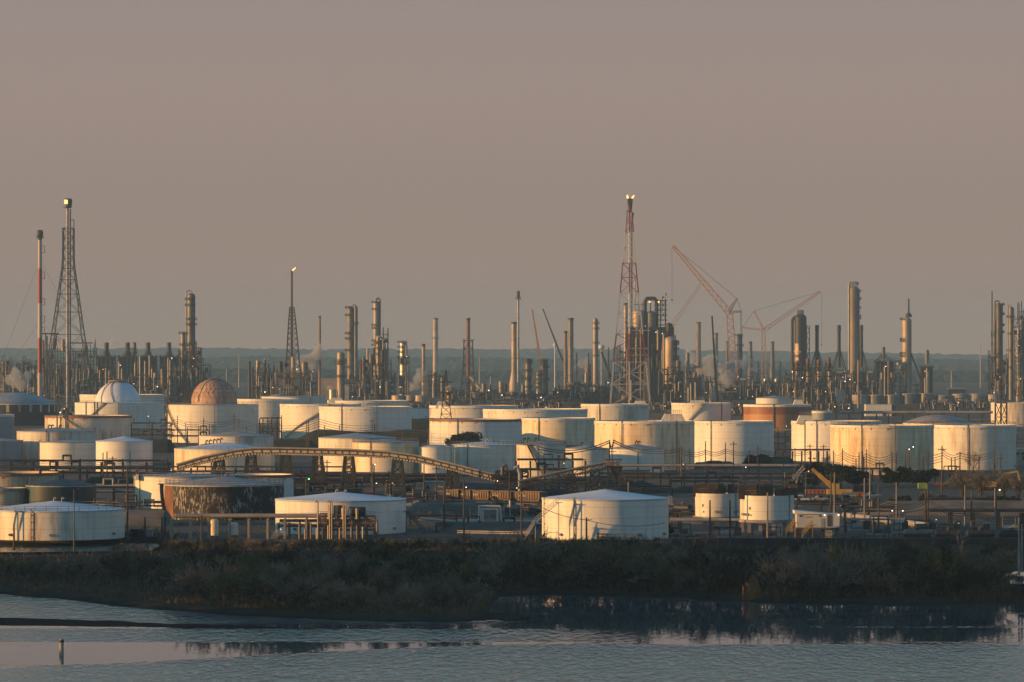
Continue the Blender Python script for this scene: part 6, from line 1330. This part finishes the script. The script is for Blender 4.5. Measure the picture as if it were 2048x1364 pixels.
plume(762, 778, 803, [(750,786,16),(762,776,22),(775,772,16)], 'low white steam cloud right of the squat cream column', 'steam', 6)
plume(832, 766, 800, [(828,772,14),(836,760,16),(842,745,14)], 'pale steam rising between the shiny column and plain tan stack', 'thin', 7)
plume(690, 788, 803, [(668,786,18),(690,790,20),(705,786,14)], 'thin low steam at the foot of the squat cream column', 'thin', 8)
plume(225, 684, 790, [(222,687,8),(230,682,10)], 'small wisp of steam above the first stubby left heater', 'thin', 9)
plume(38, 755, 803, [(30,762,20),(44,752,24),(48,770,18)], 'pale steam veil before the gleaming left vessels', 'thin', 10)
plume(1168, 728, 795, [(1158,728,12),(1166,722,12),(1172,730,10)], 'small steam puff left of the cream column with side platforms', 'thin', 11)
plume(1382, 715, 790, [(1376,718,16),(1384,710,14)], 'dim steam by the far hazy framework', 'thin', 12)
plume(556, 1070, 1084, [(550,1070,14),(562,1066,12),(572,1072,10)], 'low white steam wisp rising before the exhaust skid', 'thin', 13)
# ================================================================ VEGETATION
def twig_mat(name, a, b):
    t = NT(name); c = t.mix(t.ramp(t.noise(t.coord(), (.5,.5,.4), 3), .3, .7), a, b); return t.done(c, .9, 0, .1)
TW = {'brown': twig_mat('brown_twigs', (.34,.225,.15), (.16,.11,.078)), 'grey': twig_mat('grey_twigs', (.22,.18,.14), (.1,.083,.068)), 'olive': twig_mat('olive_twigs', (.15,.15,.06), (.07,.075,.034)), 'dark': twig_mat('dark_twigs', (.038,.04,.028), (.02,.021,.016))}
M['bark'] = plain('bark', (.07,.055,.042), (.035,.028,.022), .9, 0, .6, .1); M['palebark'] = plain('pale_bark', (.5,.43,.35), (.3,.25,.2), .9, 0, .6, .1)
def strip(g, p, q, w, r):
    d = q - p; u = d.cross(Vector((r.uniform(-1,1), r.uniform(-1,1), r.uniform(-.3,.3))))
    if u.length < 1e-5: return
    u = u.normalized() * (w/2); m = p.lerp(q, .5); k = .6
    g.add([tuple(p-u), tuple(p+u), tuple(q+u*.3), tuple(q-u*.3)], [(0,1,2,3)])
def grow(st, tw, p, d, L, w, depth, r, spread):
    q = p + d * L
    if depth >= 2: st.tube(p, q, w, w*.65, 5, False)
    else: strip(tw, p, q, max(.06, w*2.0), r)
    if depth == 0: return
    n = r.choice((3,4,4,5)) if depth < 3 else r.choice((3,4))
    for k in range(n):
        nd = (d + Vector((r.gauss(0,1), r.gauss(0,1), r.gauss(.25,.7))) * spread).normalized()
        if nd.z < -.15: nd.z *= -.3
        grow(st, tw, p.lerp(q, r.uniform(.45,1.0)), nd, L * r.uniform(.55,.85), w*.55, depth-1, r, spread)
def shrub_mesh(seed, h, stems, spread, lean=.55):
    r = random.Random(seed); st, tw = MB(), MB()
    for k in range(stems):
        a = r.uniform(0, 2*PI); d = Vector((cos(a)*lean*r.uniform(.2,1.2), sin(a)*lean*r.uniform(.2,1.2), 1)).normalized()
        grow(st, tw, Vector((cos(a)*r.uniform(.1,.9), sin(a)*r.uniform(.1,.9), -.3)), d, h*r.uniform(.28,.42), .06, 4, r, .5)
    return st, tw
def shrub_proto(seed, h, stems, spread, key, name, cat, bark='bark', lean=.55):
    st, tw = shrub_mesh(seed, h, stems, spread, lean); zt = sorted(v[2] for v in tw.v)[int(len(tw.v)*.985)]; xm = sorted(abs(v[0]) for v in tw.v)[int(len(tw.v)*.97)]
    for gg in (st, tw): gg.v = [(x*3.0/xm, y*3.0/xm, z*5.6/zt) for x, y, z in gg.v]
    e = thing(name, 'x', cat, (0,0,0), 'bare shrubs of the shore scrub'); THINGS.remove(e); part('stem_cluster', st, M[bark], e); part('twig_crown', tw, TW[key], e); return e
FRONT = [(-900,250,'the big low white tank'),(250,345,'the dark cabinet'),(345,548,'the old peeling tank'),(548,815,'the exhaust skid'),(815,1082,'the white pipe loops'),(1082,1340,'the side stair tank'),(1340,1480,'the left tank on legs'),(1480,1590,'the right tank on legs'),(1590,1690,'the stilt hut'),(1690,1850,'the thick pale pipe'),(1850,3000,'the front rail line')]
def front_of(px): return [n for a, b, n in FRONT if a <= px < b][0]
PROTO = {}
for k, key in enumerate(('brown','grey','olive','dark')):
    for f in range(3): PROTO[(key, f)] = [shrub_proto(100 + k*10 + f, 5.0, (6,7,5)[f], .5, key, 'bare_shrub', 'shrub', lean=(.6,.9,.4)[f]), False]
SHR = []; rs = random.Random(42)
def place_shrub(px, yb, ytop, key, f, rowname, wide=1.0):
    z = -1.6
    for _ in range(4): d = dist(yb, z); z = land_z(px, d)
    z -= .1
    h = (yb - ytop) * d / F; sc = max(.35, h / 5.6); e, used = PROTO[(key, f)]; loc = ((px-CX)/F*d, d, z); rz = rs.uniform(0, 6.28); s3 = (sc*wide*1.12, sc*wide*1.12, sc)
    if not used: PROTO[(key, f)][1] = True; e.location = loc; e.scale = s3; e.rotation_euler = (0,0,rz); THINGS.append(e); o = e
    else: o = dup(e, loc, 'x', 'bare shrubs of the shore scrub', s3, rz)
    SHR.append((o, {'brown':'reddish brown','grey':'grey brown','olive':'olive tinged','dark':'dark'}[key] + ' bare shrub, ' + rowname + ' row below ' + front_of(px), px))
ROWS = [('back',232,2030,25,lambda x: 1108,(22,42),('dark','olive','dark','grey'),1.35),
        ('second',4,2010,27,lambda x: 1146 if x > 230 else 1160,(30,62),('brown','dark','grey','olive','dark'),1.2),
        ('third',246,2000,27,lambda x: min(1182, lerp_table(SHORE, x) - 15) if x > 430 else 1168 + (x-246)*.08,(40,80),('brown','grey','dark','dark','olive'),1.15),
        ('shoreline',400,950,24,lambda x: min(1220, lerp_table(SHORE, x) - 20),(56,106),('brown','brown','grey','brown','olive'),1.3),
        ('shoreline',1004,1985,25,lambda x: lerp_table(SHORE, x) - 8,(56,110),('grey','dark','brown','dark','olive','grey'),1.15),
        ('waterside',1000,2060,44,lambda x: lerp_table(SHORE, x) - 5,(16,30),('grey','dark','dark'),1.5)]
for nm, x0, x1, st_, fy, (h0, h1), keys, wd in ROWS:
    for px in range(x0, x1, st_):
        x = px + rs.uniform(-.4, .4)*st_; y = fy(x) + rs.uniform(-4, 4); h = h0 + (h1-h0) * (.5 + .5*noise.noise(Vector((px*.011, h0, 2.0)))*1.6 + rs.uniform(-.3,.3)); h = max(h0*.7, h)
        if nm == 'back' and 1340 < x < 1700: h -= 8
        if nm == 'shoreline' and x < 950: h *= .75 + .25*sin((x-400)/550*PI*2.2)
        if nm in ('shoreline','waterside') and any(abs(x - q) < w_ for q, w_ in ((1366,20),(1060,16),(1190,16),(1672,16),(1510,34))): continue
        place_shrub(x, y, max(y - h, (1064 if 330 < x < 1340 else 1084) + rs.uniform(0, 12)), rs.choice(keys), rs.randrange(3), nm, wd)
for x, y, yt in ((1975,1150,1118),(2036,1170,1150),(1990,1172,1140)): place_shrub(x, y, yt, 'dark', 1, 'second')
ordinals(SHR)
for v_ in PROTO.values():
    if not v_[1]:
        for c_ in list(v_[0].children): bpy.data.objects.remove(c_)
        bpy.data.objects.remove(v_[0])
# taller bare trees standing out of the scrub
def bare_tree(px, yb, yt, w, label, bark='bark', key='grey', seed=1, stems=1, spread=.55, zg=None):
    if zg is None:
        z = -1.6
        for _ in range(4): d = dist(yb, z); z = land_z(px, d)
    else: z = zg; d = dist(yb, z)
    h = (yb-yt)*d/F; r = random.Random(seed); st, tw = MB(), MB(); e = thing('bare_tree', label, 'tree', ((px-CX)/F*d, d, z-.1), 'bare trees')
    for k in range(stems):
        p = Vector((r.uniform(-.3,.3)*stems, r.uniform(-.3,.3), -.2)); q = p + Vector((r.uniform(-.05,.05)*h, 0, h*.32)); st.tube(p, q, h*.028, h*.02, 7, False)
        for b in range(5 if stems == 1 else 3):
            a = 2*PI*b/5 + r.uniform(-.4,.4); dd = Vector((cos(a)*spread*r.uniform(.5,1.2), sin(a)*spread*r.uniform(.5,1.2), 1)).normalized(); grow(st, tw, p.lerp(q, r.uniform(.6,1)), dd, h*r.uniform(.24,.34), h*.014, 4, r, .45)
    zs = max(v[2] for v in tw.v); xs_ = max(abs(v[0]) for v in tw.v); kz = h/zs; kx = (w/2*d/F)/xs_
    for gg in (st, tw): gg.v = [(x*kx, y*kx, zz*kz) for x, y, zz in gg.v]
    part('trunk', st, M[bark], e); part('crown', tw, TW[key], e); return e
bare_tree(1366,1192,1092,74,'bare tree with a pale forked trunk on the shore below the left tank on legs','palebark','grey',3)
bare_tree(752,1216,1126,70,'fan shaped bare tree on the point below the exhaust skid','bark','brown',5,3)
bare_tree(812,1214,1134,62,'bare tree with pale stems on the point left of the cove','palebark','grey',8,2)
bare_tree(1060,1188,1112,60,'bare tree with a pale fork right of the cove mouth','palebark','grey',11)
bare_tree(1190,1186,1100,64,'spreading bare tree below the big white tank with side stair','palebark','grey',13)
bare_tree(1672,1194,1120,58,'crooked bare tree on the shore below the stilt hut','bark','grey',17)
bare_tree(1850,1188,1094,72,'broad reddish bare tree below the front rail line','bark','brown',19,2)
bare_tree(1130,1150,1096,50,'slim bare tree behind the cove shore','palebark','grey',23)
bare_tree(1945,952,890,50,'umbrella shaped bare tree before the grimy tank','bark','grey',29,1,.8,0.0)
bare_tree(752,878,824,40,'round bare tree before the wide white tank','bark','grey',31,2,.6,0.0)
for k, (x, y, yt, w) in enumerate(((1925,996,932,66),(1965,1004,925,66),(2005,1002,935,60),(2040,1006,950,50))): bare_tree(x, y, yt, w, ['hazy bare thicket tree nearest the yellow excavator at its left','tall bare thicket tree below the umbrella shaped tree','bare thicket tree behind the yellow excavator','bare thicket tree at the extreme right edge'][k], 'bark', 'grey', 40+k, 3, .6, 0.0)
# leafy evergreen trees
def leaf_mat(name, a, b):
    t = NT(name); c = t.mix(t.ramp(t.noise(t.coord(), (.5,.5,.5), 3), .35, .65), a, b); return t.done(c, .8, 0, .15)
LF = {'dark': leaf_mat('dark_leaves', (.018,.028,.014), (.009,.015,.009)), 'green': leaf_mat('green_leaves', (.05,.055,.02), (.03,.034,.014)), 'red': leaf_mat('reddish_leaves', (.12,.05,.035), (.06,.03,.022))}
def leafy(px, yb, yt, w, label, m='dark', seed=1, n=2600, lobes=17, leaf=.5, name='evergreen_tree', cat='tree', zg=0.0):
    s = Site(px, yb, zg); r = random.Random(seed); hw = w/2*s.s; h = (yb-yt)*s.s; e = thing(name, label, cat, s.loc, 'leafy trees and bushes'); g = MB(); L = []
    for k in range(lobes): a = r.uniform(0, 2*PI); q = r.uniform(.05,.8); L.append((cos(a)*q*hw, sin(a)*q*hw*.7, h*r.uniform(.3,.85), r.uniform(.16,.34)))
    for k in range(n):
        lx, ly, lz, lr = r.choice(L); v = Vector((r.gauss(0,1), r.gauss(0,1), r.gauss(0,1))).normalized() * (r.random() ** .35); p = Vector((lx + v.x*lr*hw, ly + v.y*lr*hw*.8, max(.3, lz + v.z*lr*h*.75)))
        if p.z > h: p.z = h - r.uniform(0,.3)
        a = Vector((r.gauss(0,1), r.gauss(0,1), r.gauss(0,.6))).normalized() * leaf * r.uniform(.5,1.2); b = a.cross(Vector((r.gauss(0,1), r.gauss(0,1), r.gauss(0,1)))).normalized() * leaf * r.uniform(.3,.7)
        g.add([tuple(p-a), tuple(p-b*.8), tuple(p+a), tuple(p+b)], [(0,1,2,3)])
    zt = max(v[2] for v in g.v); xa = min(v[0] for v in g.v); xb = max(v[0] for v in g.v); g.v = [((x-(xa+xb)/2)*2*hw/(xb-xa), y, z*h/zt) for x, y, z in g.v]
    part('crown', g, LF[m], e); g = MB(); g.tube((0,0,-.3),(0,0,h*.5),max(.15,h*.035),max(.1,h*.02),8)
    for lx, ly, lz, lr in L[:6]: g.tube((0,0,h*.3),(lx*.8,ly*.8,lz),h*.018,h*.008,6)
    part('trunk', g, M['bark'], e)
leafy(935,900,862,68,'round dark evergreen tree in front of the rust rimmed tank',seed=2,leaf=.7); leafy(905,902,872,34,'smaller dark evergreen leaning left of the round dark tree',seed=3,n=1200,leaf=.6)
leafy(1516,938,907,56,'rounded dark bush at the right foot of the tall clean white tank',seed=4,name='evergreen_bush',cat='bush')
leafy(1630,975,922,80,'tall dark evergreen thicket left of the yellow mobile crane tip',seed=5,n=3200); leafy(1682,976,926,70,'dark evergreen thicket behind the yellow mobile crane boom',seed=6,n=2800); leafy(1720,974,940,50,'low dark evergreen bush right of the yellow mobile crane',seed=7,name='evergreen_bush',cat='bush')
leafy(1795,972,930,70,'spiky dark evergreen left half of the bush below the largest cream tank',seed=8,n=3000); leafy(1845,972,936,70,'dark sloping evergreen right half of the bush below the largest cream tank',seed=9,n=2800)
leafy(1592,986,958,34,'round dark bush under the hanging jib of the yellow crane',seed=10,n=1200,name='evergreen_bush',cat='bush')
leafy(708,878,849,58,'pale green round bush before the wide white tank',m='green',seed=11,n=1800,name='green_bush',cat='bush',leaf=.5); leafy(800,878,852,60,'dark bush mass right of the round bare tree',seed=12,name='evergreen_bush',cat='bush')
leafy(838,880,856,40,'small dark bush left of the rust rimmed tank',seed=13,n=1200,name='evergreen_bush',cat='bush'); leafy(1209,812,787,24,'reddish leafed bush left of the coker foot',m='red',seed=14,n=900,name='red_bush',cat='bush',leaf=.9)
for k, (x, y, yt, w, m) in enumerate(((1870,1012,988,70,'green'),(1935,1016,992,80,'green'),(1800,1010,990,50,'green'),(2005,1018,990,80,'green'),(1700,1022,1004,40,'green'),(250,1052,1036,40,'dark'),(1335,1070,1045,30,'green'),(90,892,876,50,'dark'),(655,884,868,40,'dark'),(1430,932,920,50,'dark'))):
    leafy(x, y, yt, w, ['low green bush on the bank below the lime green skip','wide green bush below the orange skip','small green bush below the dark blue skip','wide green bush below the excavator','little green bush left of the dirt lot','dark bush right of the big low white tank','bush at the right foot of the big white tank with side stair','dark hedge before the rust streaked rim tank','dark hedge at the foot of the tall cream tank','dark hedge below the tall clean white tank'][k], m, 60+k, 1500, 14, .5, 'low_bush', 'bush')
# reeds
def reeds(px, yb, h, w, n, label, a, b, seed):
    d = shore_d(px) + 1.2; z = max(WATER + .02, land_z(px, d))
    s = d/F; g = MB(); r = random.Random(seed)
    for k in range(n):
        x = r.gauss(0,.4)*w/2*s; y = r.uniform(-.7,.7); p = Vector((x,y,-.3)); hh = h*s*r.uniform(.6,1.05)*(1-.4*min(1,abs(x)/(w/2*s))); q = p + Vector((r.gauss(0,.06)*hh, r.gauss(0,.06)*hh, hh)); wv = Vector((.09, r.uniform(-.04,.04), 0)); g.add([tuple(p-wv), tuple(p+wv), tuple(q+wv*.4), tuple(q-wv*.4)], [(0,1,2,3)])
        if r.random() < .5: strip(g, p.lerp(q,.75), q + Vector((r.gauss(0,.2),0,.25)), .3, r)
    o = part('reed_clump', g, twig_mat('reed', a, b)); o.location = ((px-CX)*s, d, z); tag(o, label, 'reeds', 'reed clumps')
reeds(1506,1202,50,34,190,'golden dry reed clump on the shore below the right tank on legs',(.26,.15,.06),(.16,.09,.04),1); reeds(1552,1203,24,14,40,'small dry reed tuft right of the golden reed clump',(.14,.085,.04),(.09,.055,.03),2)
reeds(1960,1205,36,110,300,'brown reed bed along the shore at the lower right',(.1,.06,.035),(.06,.04,.025),3); reeds(2045,1205,34,60,170,'brown reed bed cut by the right picture edge',(.1,.06,.035),(.06,.04,.025),4)
# dry grass over the shore: far too many blades to count
g = MB(); r = random.Random(9); C_ = lambda px, yb: None
for k in range(26000):
    px = r.uniform(-60, 2110); sy = lerp_table(SHORE, px); y = sy - abs(r.gauss(0, 1))*30 - 3 if r.random() < .6 else r.uniform(1098, sy - 3)
    if y < 1095: continue
    z = -2.0
    for _ in range(2): d = dist(y, z); z = land_z(px, d)
    if z < WATER + .15: continue
    p = Vector(((px-CX)/F*d, d, z-.05)); hh = r.uniform(.35,1.1); strip(g, p, p + Vector((r.gauss(0,.35)*hh, r.gauss(0,.3)*hh, hh)), .12, r)
o = setting('shore_grass', g, twig_mat('dry_grass', (.2,.135,.07), (.08,.065,.04)), 'stuff'); o['label'] = 'dry brown grass along the scrub shore'
g = MB()
for k in range(14000):
    px = r.uniform(-60, 2110); f0 = lerp_table(GF, px); d = f0 + abs(r.gauss(0, 1))*22 if r.random() < .6 else r.uniform(f0, 1250)
    if noise.noise(Vector(((px-CX)/F*d*.03, d*.02, 5))) < -.05: continue
    p = Vector(((px-CX)/F*d, d, -.05)); hh = r.uniform(.3,.9); strip(g, p, p + Vector((r.gauss(0,.3)*hh, r.gauss(0,.3)*hh, hh)), .16, r)
o = setting('bank_grass', g, twig_mat('bank_grass', (.06,.055,.025), (.035,.036,.018)), 'stuff'); o['label'] = 'rough grass along the levee and between the front tanks'

# unseen woods added past the left edge to shade the scrub from low sun
g = MB(); r = random.Random(77)
for k in range(170):
    x = r.uniform(-215, -128); y = r.uniform(520, 812 - max(0, (-128 - x))*.1); h = r.uniform(32, 42); rr = r.uniform(5, 8); g.tube((x,y,-3),(x,y,h*.6),.5,.25,6,False)
    for j in range(150):
        v = Vector((r.gauss(0,1), r.gauss(0,1), r.gauss(0,1))).normalized() * (r.random() ** .4); p = Vector((x + v.x*rr, y + v.y*rr, h*.52 + v.z*h*.46)); a = Vector((r.gauss(0,1), r.gauss(0,1), r.gauss(0,1))).normalized()*1.5; b = a.cross(Vector((r.gauss(0,1), r.gauss(0,1), r.gauss(0,1)))).normalized()*1.1
        g.add([tuple(p-a), tuple(p-b), tuple(p+a), tuple(p+b)], [(0,1,2,3)])
o = setting('added_shade_woods', g, LF['dark'], 'stuff'); o['label'] = 'unseen tall woods added left of the scrub shore to shade it'
# ================================================================ HAZE
g = MB(); g.box(-5600, 5600, -420, 13900, -6.0, 205.0)
hm = bpy.data.materials.new('haze_air'); hm.use_nodes = True; hn = hm.node_tree.nodes; hn.remove(hn['Principled BSDF'])
pv = hn.new('ShaderNodeVolumePrincipled'); pv.inputs['Density'].default_value = 7.0e-5; pv.inputs['Color'].default_value = (.42,.66,.88,1); pv.inputs['Anisotropy'].default_value = 0.0
hm.node_tree.links.new(pv.outputs[0], hn['Material Output'].inputs['Volume'])
hz = setting('haze', g, hm, 'stuff'); hz['label'] = 'thin evening haze over the refinery'
